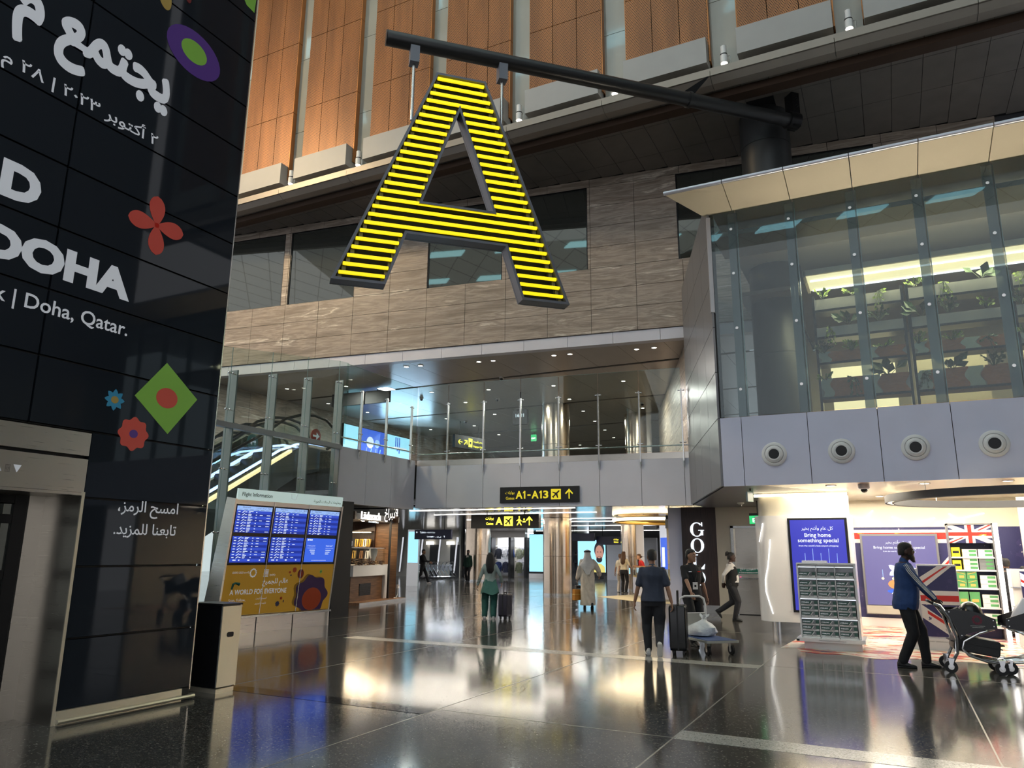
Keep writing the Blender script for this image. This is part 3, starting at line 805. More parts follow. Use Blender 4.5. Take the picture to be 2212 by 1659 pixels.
# tall glass screen in front of the escalators
gs = empty('glass_screen', 'tall glass screen with flat grey fins in front of the escalators', 'glass screen', (-13.3, 0, 0), R(90))
FX = [9.6, 10.84, 12.09, 13.34, 14.59, 15.84]
FT = [5.34, 5.53, 5.72, 5.91, 6.10, 6.28]
GT = [5.84, 6.03, 6.21, 6.4, 6.58, 6.77]
for i, x in enumerate(FX):
    fn = G().box(x - 0.02, 0.0, 0, x + 0.02, 0.28, FT[i]).mk('fin', 'post_grey', gs)
    G().box(x - 0.16, -0.01, 0, x - 0.12, 0.0, 0.02).mk('foot', 'steel', fn)
    for z in (FT[i] - 0.12, 4.75, 3.4, 2.0):
        G().cyl((x - 0.02, 0.02, z), (x - 0.26, -0.03, z), 0.012, 8).ball((x - 0.17, -0.03, z), 0.028, 8, 6).ball((x - 0.29, -0.03, z), 0.028, 8, 6).mk('clamp', 'chrome', fn, smooth=True)
    G().box(x - 0.235, -0.03, 0.1, x - 0.225, -0.02, GT[i]).mk('pane_edge', 'pane_edge', fn)
for i in range(len(FX) - 1):
    a, b = FX[i] - 0.22, FX[i + 1] - 0.24
    G().prism([(a, 0.15), (b, 0.15), (b, GT[i + 1]), (a, GT[i])], -0.035, -0.02).mk('glass_pane', 'pane_clear', gs)
G().prism([(FX[-1] - 0.22, 4.5), (16.0, 4.5), (16.0, 6.8), (FX[-1] - 0.22, 6.77)], -0.035, -0.02).mk('glass_pane', 'pane_clear', gs)
bx('cross_rail', 'post_grey', gs, 9.5, -0.05, 4.34, 15.86, 0.1, 4.46)
# landing ceiling
lcg = empty('ceiling_landing', 'brownish metal panel ceiling over the upper landing with dark slots', None, (0, 0, 7.8), 0, kind='structure')
G().prism([(-26, ybr(-26) + 0.3), (-3.5, ybr(-3.5) + 0.3), (-3.5, 46), (-26, 46)], 0.05, 0.08, 'z').mk('ceiling_backing', 'gap_black', lcg)
YS = [None, 23.15, 28.4, 33.9, 39.1, 45]
for x in np.arange(-25.2, -3.9, 1.4):
    for j in range(5):
        a = (ybr(x + 0.7) + 0.32) if j == 0 else YS[j] + 0.1
        b = YS[j + 1] - 0.1
        if a >= b: continue
        bx('ceiling_panel', 'landing_ceiling', lcg, x + 0.006, a, 0, x + 1.394, b, 0.04)
for x in np.arange(-25.2, -3.9, 1.4):
    yy = ybr(x + 0.7)
    G().prism([(x + 0.006, ybr(x) + 0.05), (x + 1.394, ybr(x + 1.4) + 0.05), (x + 1.394, ybr(x + 1.4) + 0.34), (x + 0.006, ybr(x) + 0.34)], -0.02, 0.32, 'z').mk('beam_fascia', 'cladding_grey', lcg)
# downlights
DL = [(-11.77, 20.75), (-11.27, 20.82), (-9.18, 21.05), (-8.66, 21.12), (-6.57, 21.45), (-6.03, 21.5), (-15.82, 24.17), (-13.54, 24.68), (-10.96, 25.08), (-8.33, 25.44), (-15.62, 26.47), (-11.38, 27.66), (-9.21, 30.72),
      (-15.79, 29.4), (-11.82, 30.33), (-18.43, 29.48), (-12.26, 32.96), (-20.84, 31.85), (-18.42, 34.8), (-12.71, 35.61), (-13.14, 38.22), (-15.88, 40.15), (-14.36, 20.3), (-13.84, 20.38), (-20.65, 21.26), (-18.24, 21.88), (-21.15, 24.27), (-20.86, 26.6), (-18.2, 31.75)]
proto = None
for i, (x, y) in enumerate(DL):
    lb = 'round recessed downlight in the landing ceiling, %s counted along its rows' % (ORD[i] if i < 25 else ('twenty-' + ORD[i - 20]))
    if proto is None:
        proto = empty('downlight', lb, 'ceiling light', (x, y, 7.8), 0, 'landing downlights')
        G().lathe([(0.105, 0.0), (0.105, -0.012), (0.075, -0.012), (0.075, 0.0)], n=20).mk('trim_ring', 'steel', proto)
        G().lathe([(0.075, -0.004), (0.075, -0.006)], n=20).mk('lens', 'lit_downlight', proto)
    else: copy_tree(proto, None, (x, y, 7.8), None, lb)
# landing walls
wl = empty('wall_landing_left', 'travertine side wall of the landing', None, (-22.3, 17.0, 4.3), R(90), kind='structure')
for j in range(5):
    for k in range(14): bx('stone_tile', 'travertine', wl, k * 2.0 + 0.006, 0, j * 0.7 + 0.006, k * 2.0 + 1.994, 0.06, j * 0.7 + 0.694)
wr = empty('wall_landing_right', 'pale travertine side wall of the landing', None, (-4.75, 20.6, 4.3), R(110.0), kind='structure')
for j in range(5):
    for k in range(8): bx('stone_tile', 'travertine_pale', wr, k * 1.5 + 0.006, -0.06, j * 0.7 + 0.006, k * 1.5 + 1.494, 0.0, j * 0.7 + 0.694)
bx('wall_landing_end', 'travertine', None, -24, 44.6, 4.3, -8, 44.9, 7.85, kind='structure', label='far travertine wall of the landing')
# landing columns and gate columns
def column(label, x, y, r, z0, z1, m='steel_column'):
    c = empty('column', label, 'column', (x, y, z0), 0)
    n = max(1, int((z1 - z0) / 1.5))
    for k in range(n):
        a, b = (z1 - z0) * k / n, (z1 - z0) * (k + 1) / n
        G().lathe([(r, a + 0.006), (r, b - 0.006)], n=40).mk('cladding_ring', m, c, smooth=True)
    G().lathe([(r - 0.02, 0), (r - 0.02, z1 - z0)], n=24).mk('column_core', 'gap_grey', c)
    G().lathe([(r + 0.006, 0), (r + 0.006, 0.09)], n=40).mk('base_ring', 'steel', c, smooth=True)
    return c
column('polished steel column on the landing behind the balustrade', -12.45, 28.7, 0.6, 4.32, 7.8)
column('second polished steel column on the landing, nearer the right wall', -9.9, 32.2, 0.6, 4.32, 7.8)
column('large bronze reflecting column standing in the middle of the walkway', -12.05, 27.9, 0.57, 0, 3.0)
column('polished column beside the man in the green suit', -21.9, 38.9, 0.75, 0, 3.0)
column('polished column behind the jewellery counter', -10.75, 33.6, 0.52, 0, 3.0)
column('slim pale column far behind the man in white', -20.4, 52.0, 0.45, 0, 3.0, 'white_gloss')

# ================================================================== ESCALATORS
def escalator(label, x0, ytop, steps=18):
    e = empty('escalator', label, 'escalator', (x0, ytop, 4.32), R(90), 'escalators')
    # local x along travel (up towards +x), y<0 is the near side
    W_ = 1.0; k = math.tan(R(30)); L = 7.4
    def z(x): return 0.0 if x > -0.0 else x * k
    for s_ in (0, 1):
        y = 0.0 if s_ == 0 else W_
        ya, yb = (y - 0.12, y) if s_ == 0 else (y, y + 0.12)
        prof = [(-L, -L * k - 0.75), (-L, -L * k + 0.02), (-0.3, -0.12), (0.1, 0.06), (1.2, 0.06), (1.2, -0.45), (0.0, -0.75)]
        side = G().prism(prof, ya, yb).mk('truss_side', 'steel_brushed' if s_ else 'cladding_gloss', e)
        G().prism([(-L, -L * k - 0.02), (-0.3, -0.16), (-0.3, -0.08), (-L, -L * k + 0.06)], ya - 0.006, yb + 0.006).mk('deck_trim', 'lit_warm_soft' if s_ == 0 else 'steel_bin', side)
        # glass balustrade
        n = 5
        for i in range(n):
            a, b = -L + i * L / n, -L + (i + 1) * L / n - 0.02
            G().prism([(a, z(a) + 0.05), (b, z(b) + 0.05), (b, z(b) + 0.86), (a, z(a) + 0.86)], y - 0.006, y + 0.006).mk('balustrade_glass', 'pane_case', e)
        G().prism([(0.0, 0.08), (1.15, 0.08), (1.45, 0.3), (1.5, 0.55), (1.3, 0.82), (0.9, 0.9), (0.0, 0.88)], y - 0.006, y + 0.006).mk('balustrade_glass', 'pane_case', e)
        rail = [(-L, y, z(-L) + 0.92)] + [(x, y, z(x) + 0.92) for x in (-5, -3, -1.2)] + [(-0.5, y, 0.72), (0.1, y, 0.93), (0.6, y, 0.99), (1.1, y, 0.94), (1.45, y, 0.75), (1.56, y, 0.5), (1.45, y, 0.25), (1.2, y, 0.12)]
        G().tube(rail, 0.04, 8).mk('handrail', 'rubber', e, smooth=True)
        led = [(-L, y + (0.02 if s_ == 0 else -0.02), z(-L) + 0.2), (-0.6, y + (0.02 if s_ == 0 else -0.02), -0.13), (0.0, y + (0.02 if s_ == 0 else -0.02), 0.1), (0.5, y + (0.02 if s_ == 0 else -0.02), 0.2), (1.1, y + (0.02 if s_ == 0 else -0.02), 0.2)]
        G().tube(led, 0.035, 6).mk('led_strip', 'lit_led', e)
    st = None
    for i in range(steps):
        x = -i * 0.4 - 0.2
        if st is None: st = G().box(0, 0.02, -0.21, 0.4, W_ - 0.02, 0.0).mk('step', 'black_metal', e); st.location = (x - 0.4, 0, z(x) - 0.02)
        else: inst(st, (x - 0.4, 0, z(x) - 0.02), e)
    bx('comb_plate', 'steel_brushed', e, -0.2, 0.0, -0.05, 1.2, W_, 0.0)
    return e
escalator('nearest escalator behind the glass screen with blue lit skirting', -14.15, 15.1)
escalator('middle escalator of the three with black handrails', -15.75, 15.6)
escalator('rearmost escalator against the travertine wall', -17.35, 16.6)
for (x, y, m, lb) in ((-14.13, 15.77, 'flag_red', 'round red no entry arrow sticker on the escalator glass'), (-15.72, 15.01, 'print_teal', 'round green arrow sticker on the escalator glass')):
    t = empty('arrow_sticker', lb, 'sign', (x, y, 4.74 if m == 'flag_red' else 4.58), R(90))
    disc(0, 0, 0.2, 0.2, -0.02, -0.01, m, t, 'sticker_disc')
    d = 1 if m == 'flag_red' else -1
    G().prism([(-0.12 * d, -0.025), (0.02 * d, -0.025), (0.02 * d, -0.1), (0.14 * d, 0), (0.02 * d, 0.1), (0.02 * d, 0.025), (-0.12 * d, 0.025)], -0.026, -0.021).mk('arrow', 'print_white', t)

# landing furnishings: screens and signs
def hang(t, xs, z0, z1, y):
    for x in xs: G().cyl((x, y, z0), (x, y, z1), 0.018, 8).mk('hanger_rod', 'black_metal', t)
t = empty('display_monitor', 'wide black monitor seen from behind hanging over the escalator landing', 'monitor', (-18.2, 22.7, 7.22), R(2))
G().rbox(-1.32, -0.06, 0, 0.24, 0.06, 0.5, 0.02).mk('monitor_case', 'black', t)
G().rbox(0.29, -0.06, 0.0, 1.4, 0.06, 0.5, 0.02).mk('monitor_case', 'black', t)
hang(t, (-0.6, 0.8), 0.5, 0.58, 0)
for i, (y0, y1, lb) in enumerate(((26.6, 27.7, 'pale end of the lit advertising wall on the landing'), (27.9, 29.75, 'lit advertising screen with blue aircraft print on the landing'), (29.95, 31.95, 'lit advertising screen with a pale blue city print on the landing'))):
    t = empty('advertising_screen', lb, 'screen', (-22.18, y0, 5.4), R(90))
    bx('casing', 'black', t, 0, 0, 0, y1 - y0, 0.09, 2.0)
    bx('lit_face', 'screen_cyan' if i != 1 else 'screen_blue2', t, 0.03, -0.012, 0.03, y1 - y0 - 0.03, 0, 1.97)
    if i == 1:
        disc(0.7, 1.35, 0.28, 0.28, -0.02, -0.014, 'screen_text', t, 'print_disc'); disc(1.25, 1.35, 0.2, 0.2, -0.02, -0.014, 'screen_head', t, 'print_disc')
        for k in range(4): G().prism([(0.1 + k * 0.4, 0.05), (0.2 + k * 0.4, 0.05), (0.5 + k * 0.35, 1.1), (0.46 + k * 0.35, 1.1)], -0.02, -0.014).mk('print_band', ('screen_head', 'screen_cyan')[k % 2], t)
    if i == 2:
        for k in range(3): bx('print_band', 'screen_blue2', t, 0.7 + k * 0.16, -0.02, 1.3 - 0.1 * k, 0.78 + k * 0.16, -0.014, 1.9)
        bx('print_band', 'screen_text', t, 0.6, -0.024, 1.35, 1.7, -0.02, 1.42)
t = empty('hanging_sign', 'black hanging sign with yellow baggage claim lettering on the landing', 'sign', (-18.3, 30.0, 6.5), R(76))
G().rbox(0, -0.08, 0, 2.1, 0.08, 0.62, 0.02).mk('sign_box', 'black', t)
text('←', 'lit_yellow', t, 0.2, 0.16, -0.09, h=0.26, bold=0.02); text('↗', 'lit_yellow', t, 0.6, 0.17, -0.09, h=0.24, bold=0.02)
bx('pictogram_tile', 'lit_yellow', t, 0.92, -0.088, 0.1, 1.18, -0.082, 0.52); bx('pictogram_case', 'black', t, 0.99, -0.094, 0.24, 1.11, -0.088, 0.36)
text(arabic('استلام الأمتعة'), 'lit_yellow', t, 1.98, 0.3, -0.09, w=0.72, align='R'); text('Baggage Claim', 'lit_yellow', t, 1.26, 0.1, -0.09, w=0.72)
hang(t, (0.4, 1.7), 0.62, 1.3, 0)
t = empty('hanging_clock', 'small black hanging digital clock on the landing', 'clock', (-12.6, 25.6, 6.5), R(4))
G().rbox(-0.3, -0.1, 0, 0.3, 0.1, 0.6, 0.02).mk('clock_case', 'black', t)
text('16:21', 'lit_sign', t, -0.16, 0.28, -0.105, w=0.34); hang(t, (0,), 0.6, 1.3, 0)
t = empty('exit_sign', 'small green exit sign deep on the landing', 'sign', (-16.6, 35.0, 7.35), R(4))
G().rbox(0, -0.03, 0, 0.3, 0.03, 0.35, 0.02).mk('sign_box', 'lit_green', t); text('EXIT', 'lit_white', t, 0.04, 0.12, -0.034, w=0.22); hang(t, (0.15,), 0.35, 0.45, 0)
for i, (x, y) in enumerate(((-12.1, 23.0), (-16.8, 24.9), (-14.0, 26.3), (-8.9, 29.6), (-17.9, 30.4))):
    t = empty('dome_camera', 'small dome camera under the landing ceiling, %s from the bridge' % ORD[i], 'camera', (x, y, 7.8), 0, 'dome cameras')
    G().lathe([(0.08, 0), (0.08, -0.05), (0.06, -0.06)], n=16).mk('housing', 'white_paint', t, smooth=True); G().ball((0, 0, -0.08), 0.055, 12, 8).mk('dome', 'black_gloss', t, smooth=True)

# ================================================================== THE BIG LETTER
AR_ = R(43.83)
po = empty('sign_pole', 'long dark grey tubular pole carrying the yellow letter', 'pole', (-8.81, 11.257, 12.5), AR_)
G().tube([(-0.02, 0, 0), (10.4, 0, 0)], 0.17, 24).mk('pole_tube', 'pole_grey', po, smooth=True)
G().lathe([(0.175, -0.03), (0.165, -0.045)], axis='x', n=24).mk('end_cap', 'pole_grey', po)
G().lathe([(0.2, 7.32), (0.2, 7.4)], axis='x', n=24).mk('collar', 'pole_grey', po, smooth=True)
G().prism([(7.2, 0.17), (7.5, 0.17), (7.95, 0.75), (7.9, 0.75)], -0.02, 0.02).mk('hanger_fin', 'black_metal', po)
G().lathe([(0.22, 10.2), (0.22, 10.5)], axis='x', n=24).mk('collar', 'black_metal', po, smooth=True)
bk = G().box(10.28, -0.14, -0.2, 10.5, 0.14, 0.74).mk('end_bracket', 'black_metal', po)
for z in (0.35, 0.55): G().cyl((10.4, -0.2, z), (10.4, -0.13, z), 0.03, 8).mk('bolt', 'black_metal', bk)
al = empty('letter_a_sign', 'huge hanging letter A with glowing yellow slats in a grey metal frame', 'sign', (-8.81, 11.257, 0), AR_)
OUT = [(-0.875, 6.80), (0.19, 6.80), (0.57, 7.945), (2.672, 7.945), (3.05, 6.80), (4.113, 6.80), (2.17, 11.78), (1.07, 11.78)]
INN = [(1.605, 10.93), (0.865, 8.70), (2.39, 8.70)]
def offset_poly(P, d):
    n = len(P); out = []
    for i in range(n):
        a, b, c = Vector(P[i - 1]), Vector(P[i]), Vector(P[(i + 1) % n])
        e1, e2 = (b - a).normalized(), (c - b).normalized()
        n1, n2 = Vector((-e1.y, e1.x)), Vector((-e2.y, e2.x))
        bis = (n1 + n2); bis.normalize()
        out.append(tuple(b + bis * (d / max(0.3, bis.dot(n1)))))
    return out
YF, YBk = -0.17, 0.17
def rail(P, d, name):
    Q = offset_poly(P, d); n = len(P)
    for i in range(n):
        j = (i + 1) % n
        G().prism([P[i], P[j], Q[j], Q[i]], YF, YBk).mk(name, 'letter_frame', al)
rail(OUT, 0.055, 'frame_rail')
rail(INN, 0.05 * (1 if (INN[1][0] - INN[0][0]) * (INN[2][1] - INN[0][1]) - (INN[1][1] - INN[0][1]) * (INN[2][0] - INN[0][0]) < 0 else -1), 'frame_rail')
# back sheet with the counter cut out
gb = G()
gb.prism([OUT[0], OUT[1], OUT[2], INN[1], INN[0], (1.605, 11.78), OUT[7]], 0.10, 0.12)
gb.prism([OUT[4], OUT[5], OUT[6], (1.605, 11.78), INN[0], INN[2], OUT[3]], 0.10, 0.12)
gb.prism([OUT[2], OUT[3], INN[2], INN[1]], 0.10, 0.12)
gb.mk('back_sheet', 'letter_back', al)
def xl(z): return -0.875 + (z - 6.8) * (1.07 + 0.875) / 4.98
def xr(z): return 4.113 + (z - 6.8) * (2.17 - 4.113) / 4.98
def ixl(z): return 0.19 + (z - 6.8) * (0.57 - 0.19) / 1.145 if z < 7.945 else INN[1][0] + (z - 8.7) * (INN[0][0] - INN[1][0]) / (10.93 - 8.7)
def ixr(z): return 3.05 + (z - 6.8) * (2.672 - 3.05) / 1.145 if z < 7.945 else INN[2][0] + (z - 8.7) * (INN[0][0] - INN[2][0]) / (10.93 - 8.7)
def slat(a, b, z):
    s_ = G().rbox(a, -0.14, z - 0.03, b, -0.095, z + 0.034, 0.016).mk('slat_tube', 'neon_yellow', al)
    G().box(a, -0.095, z - 0.012, b, -0.02, z + 0.02).mk('slat_backing', 'letter_shade', s_)
    for x in (a + 0.03, b - 0.03): G().box(x - 0.04, -0.03, z - 0.12, x + 0.04, 0.1, z + 0.02).mk('slat_bracket', 'letter_frame', s_)
for i in range(26):
    z = 11.66 - 0.1875 * i
    a, b = xl(z) + 0.075, xr(z) - 0.075
    if i < 4 or 16 <= i < 20: slat(a, b, z)
    else:
        slat(a, ixl(z) - 0.07, z); slat(ixr(z) + 0.07, b, z)
for s_ in (0.59, 2.59):
    cl = G().box(s_ - 0.1, -0.12, -0.52 + 12.5, s_ + 0.1, 0.12, -0.02 + 12.5).mk('pole_clamp', 'letter_frame', al)
    zb = 10.62 if s_ < 1 else 10.75
    G().cyl((s_, 0, 12.0), (s_, 0, zb), 0.035, 10).mk('hanger_rod', 'steel', al, smooth=True)

# the dark structural column behind the pole
co = empty('structural_column', 'thick black round column rising through the lounge roof to the soffit', 'column', (-2.13, 19.25, 4.3), 0)
for a, b in ((0, 2.2), (2.2, 4.9), (4.9, 8.0), (8.0, 9.2)): G().lathe([(0.64, a + 0.005), (0.64, b - 0.005)], n=40).mk('column_shell', 'black_column', co, smooth=True)
G().lathe([(0.72, 0), (0.72, 0.12), (0.66, 0.2)], n=40).mk('base_ring', 'black_metal', co, smooth=True)

# copper wall spotlights
sp = None
for i, x in enumerate((-19.95, -17.12, -14.27, -11.42, -8.5, -5.62, -2.72, 0.17)):
    lb = 'white cylinder spotlight between the copper bays, %s from the left' % ORD[i]
    if sp is None:
        sp = empty('spotlight', lb, 'lamp', (x, 17.05, 13.6), 0, 'copper wall spotlights')
        b0 = G().lathe([(0.09, 0.12), (0.09, 0.34), (0.075, 0.36), (0.075, 0.6)], n=18).mk('lamp_body', 'white_paint', sp, smooth=True)
        G().lathe([(0.092, 0.34), (0.092, 0.37)], n=18).mk('trim_ring', 'black_metal', b0)
        G().lathe([(0.08, 0.11), (0.08, 0.118)], n=18).mk('lamp_lens', 'lit_downlight', sp)
        G().tube([(0.09, 0, 0.3), (0.15, 0, 0.3), (0.15, 0, 0.0), (0.0, 0.02, -0.05)], 0.012, 6).mk('yoke', 'steel', sp)
        G().lathe([(0.1, -0.06), (0.1, -0.045)], n=18).mk('base_plate', 'white_paint', sp)
    else: copy_tree(sp, None, (x, 17.05, 13.6), None, lb)

# ================================================================== RIGHT BLOCK: FASCIA, LOUNGE GLASS, CORNICE
rb = empty('wall_shop_front', 'bluish grey fascia panels over the shop with round air nozzles', None, (0, 15.2, 0), 0, kind='structure')
FJ = [-2.95, -2.53, -1.29, -0.06, 1.12, 2.33, 3.54, 4.75, 5.96, 7.17, 8.38, 9.6]
bx('fascia_core', 'gap_black', rb, -2.93, 0.04, 2.96, 9.6, 0.4, 4.3)
for a, b in zip(FJ[:-1], FJ[1:]): bx('fascia_panel', 'cladding_blue', rb, a + 0.006, 0, 2.95, b - 0.006, 0.04, 4.33)
for i, x in enumerate((-1.94, -0.73, 0.5, 1.71, 2.93)):
    t = empty('air_nozzle', 'round white air nozzle in the fascia, %s from the corner' % ORD[i], 'air vent', (x, 15.2, 3.545), 0, 'air nozzles')
    G().lathe([(0.235, 0.0), (0.235, -0.02), (0.215, -0.035), (0.18, -0.04), (0.17, -0.025)], axis='y', n=32).mk('outer_ring', 'white_paint', t, smooth=True)
    G().lathe([(0.17, -0.03), (0.165, -0.05), (0.12, -0.075), (0.1, -0.07)], axis='y', n=32).mk('nozzle_bowl', 'white_paint', t, smooth=True)
    G().lathe([(0.098, -0.072), (0.09, -0.078)], axis='y', n=28).mk('nozzle_throat', 'black', t)
sd = empty('wall_shop_side', 'glossy grey panelled side of the shop block', None, (-2.95, 15.2, 0), R(109.5), kind='structure')
# local x runs back along the side wall, -y faces the hall (towards -X): mirrored, so faces lie at y>0
for k in range(4):
    for z0, z1 in ((2.95, 4.33), (4.33, 5.3), (5.3, 6.27), (6.27, 7.25), (7.25, 8.2), (8.2, 9.2)):
        bx('side_panel', 'cladding_gloss', sd, k * 1.42 + 0.006, -0.0, z0 + 0.006, k * 1.42 + 1.414, 0.04, z1 - 0.006)
bx('side_core', 'gap_black', sd, 0.02, -0.1, 2.97, 5.7, -0.002, 9.2)
bx('corner_trim', 'cladding_light', sd, -0.02, -0.02, 6.6, 0.06, 0.06, 8.75)
lo = empty('window_8', 'tall greenish point fixed lounge glazing with glass fins', None, (0, 15.2, 0), 0, kind='structure')
GX = [-2.93, -2.4, -1.24, -0.08, 1.09, 2.26, 3.43, 4.6, 5.77, 6.94, 8.11, 9.28]
for a, b in zip(GX[:-1], GX[1:]):
    p = bx('pane', 'pane_green', lo, a + 0.01, 0.0, 4.34, b - 0.01, 0.016, 8.82)
for x in GX[1:]:
    f_ = bx('glass_fin', 'pane_fin', lo, x - 0.17, 0.05, 4.34, x + 0.02, 0.075, 8.78); bx('fin_edge', 'pane_edge', f_, x + 0.02, 0.045, 4.34, x + 0.028, 0.08, 8.78)
    for z in (4.9, 6.2, 7.4, 8.4):
        G().lathe([(0.03, -0.012), (0.03, 0.0)], c=(x - 0.1, 0, z), axis='y', n=14).mk('point_fixing', 'steel', f_)
cn = empty('trim_1', 'cream cornice canopy edge over the lounge glazing', None, (0, 0, 0), 0, kind='structure')
CJ = [-3.67, -2.46, -1.28, -0.1, 1.06, 2.23, 3.4, 4.6, 5.77, 6.94, 8.11, 9.6]
for a, b in zip(CJ[:-1], CJ[1:]):
    a2, b2 = a + 0.008, b - 0.008
    la = a2 + (0.6 if a == CJ[0] else 0)
    v = [(a2, 14.2, 9.0), (b2, 14.2, 9.0), (b2, 15.25, 8.82), (la, 15.25, 8.82), (a2, 14.2, 9.04), (b2, 14.2, 9.04), (b2, 15.25, 9.2), (la, 15.25, 9.2)]
    G().add(v, [(0, 3, 2, 1), (4, 5, 6, 7), (0, 1, 5, 4), (1, 2, 6, 5), (2, 3, 7, 6), (3, 0, 4, 7)]).mk('cornice_panel', 'cornice_cream', cn)
    n_ = G().tube([(a2, 14.2, 9.02), (b2, 14.2, 9.02)], 0.045, 10).mk('cornice_nose', 'cornice_edge', cn, smooth=True)
bx('roof_slab', 'cladding_grey', cn, -2.9, 15.25, 8.85, 9.6, 22, 9.1)

# lounge interior
bx('floor_lounge', 'wood_warm', None, -2.9, 15.3, 4.2, 9.6, 23.5, 4.32, kind='structure', label='lounge floor behind the fascia')
bx('wall_lounge_back', 'panel_beige', None, -2.4, 23.3, 4.3, 9.6, 23.5, 8.9, kind='structure', label='beige rear wall of the lounge')
bx('ceiling_lounge', 'soffit_dark', None, -2.9, 15.3, 8.3, 9.6, 16.6, 8.4, kind='structure', label='dark lounge ceiling edge')
bx('ceiling_lounge_rear', 'soffit_dark', None, -2.9, 18.2, 7.9, 9.6, 23.4, 8.0, kind='structure', label='dark lounge ceiling at the rear')
cv = empty('light_cove', 'long warm glowing ceiling cove above the planter shelves', 'ceiling light', (-1.2, 16.6, 7.62), 0)
bx('cove_panel', 'lit_warm_soft', cv, 0, 0, 0, 6, 1.1, 0.04); bx('cove_edge', 'cornice_cream', cv, -0.05, -0.06, -0.02, 6, 0.0, 0.1)
bx('led_line', 'lit_white', cv, 0.05, 0.36, -0.03, 6, 0.4, -0.002); bx('led_line', 'lit_white', cv, 0.05, 1.02, -0.03, 6, 1.06, -0.002)
bx('cove_end', 'cornice_cream', cv, -0.06, -0.06, -0.05, 0.0, 1.1, 0.08)
def leafy(parent_label, x, y, z, n, spread, up, m='leaf_dark', big=False, trail=0.0):
    t = empty('shelf_plant', parent_label, 'plant', (x, y, z), 0, 'lounge plants')
    g = G(); st = G()
    for k in range(n):
        a = random.uniform(0, 2 * PI); L = random.uniform(0.6, 1.0) * spread
        tip = np.array([math.cos(a) * L, math.sin(a) * L * 0.5, random.uniform(0.3, 1) * up - random.uniform(0, trail)])
        base = np.array([tip[0] * 0.15, tip[1] * 0.15, 0.0]); mid = (base + tip) / 2 + np.array([0, 0, 0.1 * up])
        st.tube([base, mid, tip], 0.005, 4)
        for q, s_ in (((mid, 0.8), (tip, 1.0)) if not big else ((tip, 1.0),)):
            d = (tip - mid); d /= np.linalg.norm(d) + 1e-6
            w_ = np.cross(d, [0.2, -0.9, 0.3]); w_ /= np.linalg.norm(w_) + 1e-6
            l_ = (0.26 if big else 0.085) * s_ * random.uniform(0.8, 1.2); b_ = l_ * 0.32
            c = q - d * l_ * 0.5; nrm = np.cross(d, w_) * b_ * 0.25
            g.add([c, c + d * l_ * 0.5 + w_ * b_, c + d * l_, c + d * l_ * 0.5 - w_ * b_, c + d * l_ * 0.5 + nrm], [(0, 1, 4), (1, 2, 4), (2, 3, 4), (3, 0, 4)])
    st.mk('stems', 'leaf_stem', t); g.mk('foliage', m, t, kind='stuff')
    return t
mat('leaf_dark', (0.03, 0.07, 0.015), 0.4, var=0.3, vscale=8); mat('leaf_bright', (0.22, 0.32, 0.03), 0.4, var=0.3, vscale=8); mat('leaf_stem', (0.05, 0.07, 0.02), 0.5)
mat('shelf_grey', (0.3, 0.29, 0.27), 0.35, 0.2); mat('panel_mint', (0.38, 0.46, 0.4), 0.4, var=0.05); mat('panel_wave', (0.32, 0.14, 0.06), 0.5, var=0.2, vscale=4, stretch=(4, 4, 14))
PNAMES = ['grassy green plant', 'bright leafy plant', 'trailing vine', 'dark broad leaved plant', 'feathery fern']
SH = [(6.92, 7.2), (6.3, 6.55), (5.72, 5.95), (4.95, 5.35)]
pc = 0
for u, x0 in enumerate((-1.1, 0.75, 2.6)):
    for lv, (za, zb) in enumerate(SH):
        t = empty('planter_shelf', 'planter shelf %s from the top in the %s rack of the lounge' % (ORD[lv], ORD[u]), 'shelf', (x0, 17.0, za), 0, 'planter shelves')
        L_ = 1.7; h_ = zb - za
        bx('trough', 'shelf_grey', t, 0, 0, 0, L_, 0.4, h_ - 0.04); bx('trough_rim', 'black_metal', t, 0, -0.006, -0.05, L_, 0.4, 0.0)
        if lv >= 2:
            pts = lambda a, s_: [(a + 0.04 * math.sin(k * 0.34 + s_), h_ * k / 20) for k in range(21)]
            for a, b, mm in ((0.02, 0.22, 'panel_mint'), (0.22, 0.86, 'panel_wave'), (0.86, 1.12, 'panel_mint'), (1.14, 1.66, 'panel_wave')):
                G().prism([(max(0.0, p[0]), p[1]) for p in pts(a, a)] + [(min(L_, p[0]), p[1]) for p in reversed(pts(b, b))], -0.02, -0.002).mk('front_inlay', mm, t)
        for q in range(3):
            kx = x0 + 0.15 + q * 0.55 + random.uniform(-0.1, 0.1); kd = (q + lv * 2 + u) % 5
            lb = '%s, %s on the %s shelf of the %s lounge rack' % (PNAMES[kd], ORD[q], ORD[lv], ORD[u])
            if kd == 0: leafy(lb, kx, 16.98, zb - 0.03, 16, 0.16, 0.24, 'leaf_bright')
            elif kd == 1: leafy(lb, kx, 16.98, zb - 0.03, 14, 0.18, 0.16, 'leaf_bright')
            elif kd == 2: leafy(lb, kx, 16.94, zb - 0.03, 12, 0.14, 0.05, 'leaf_bright' if lv < 2 else 'leaf_dark', trail=0.45)
            elif kd == 3: leafy(lb, kx, 16.98, zb - 0.03, 9, 0.28, 0.26, 'leaf_dark', big=True)
            else: leafy(lb, kx, 16.98, zb - 0.03, 20, 0.22, 0.3, 'leaf_dark')
    t = empty('rack_frame', 'black upright frame of the %s lounge planter rack' % ORD[u], 'rack', (x0, 17.05, 4.32), 0)
    for xx in (-0.05, 1.7): bx('upright', 'black_metal', t, xx, 0, 0, xx + 0.05, 0.3, 2.95)
    bx('lit_back_panel', 'lit_warm_soft' if u < 1 else 'panel_beige', t, 0.1, 2.2, 0.4, 1.5, 2.24, 2.0)
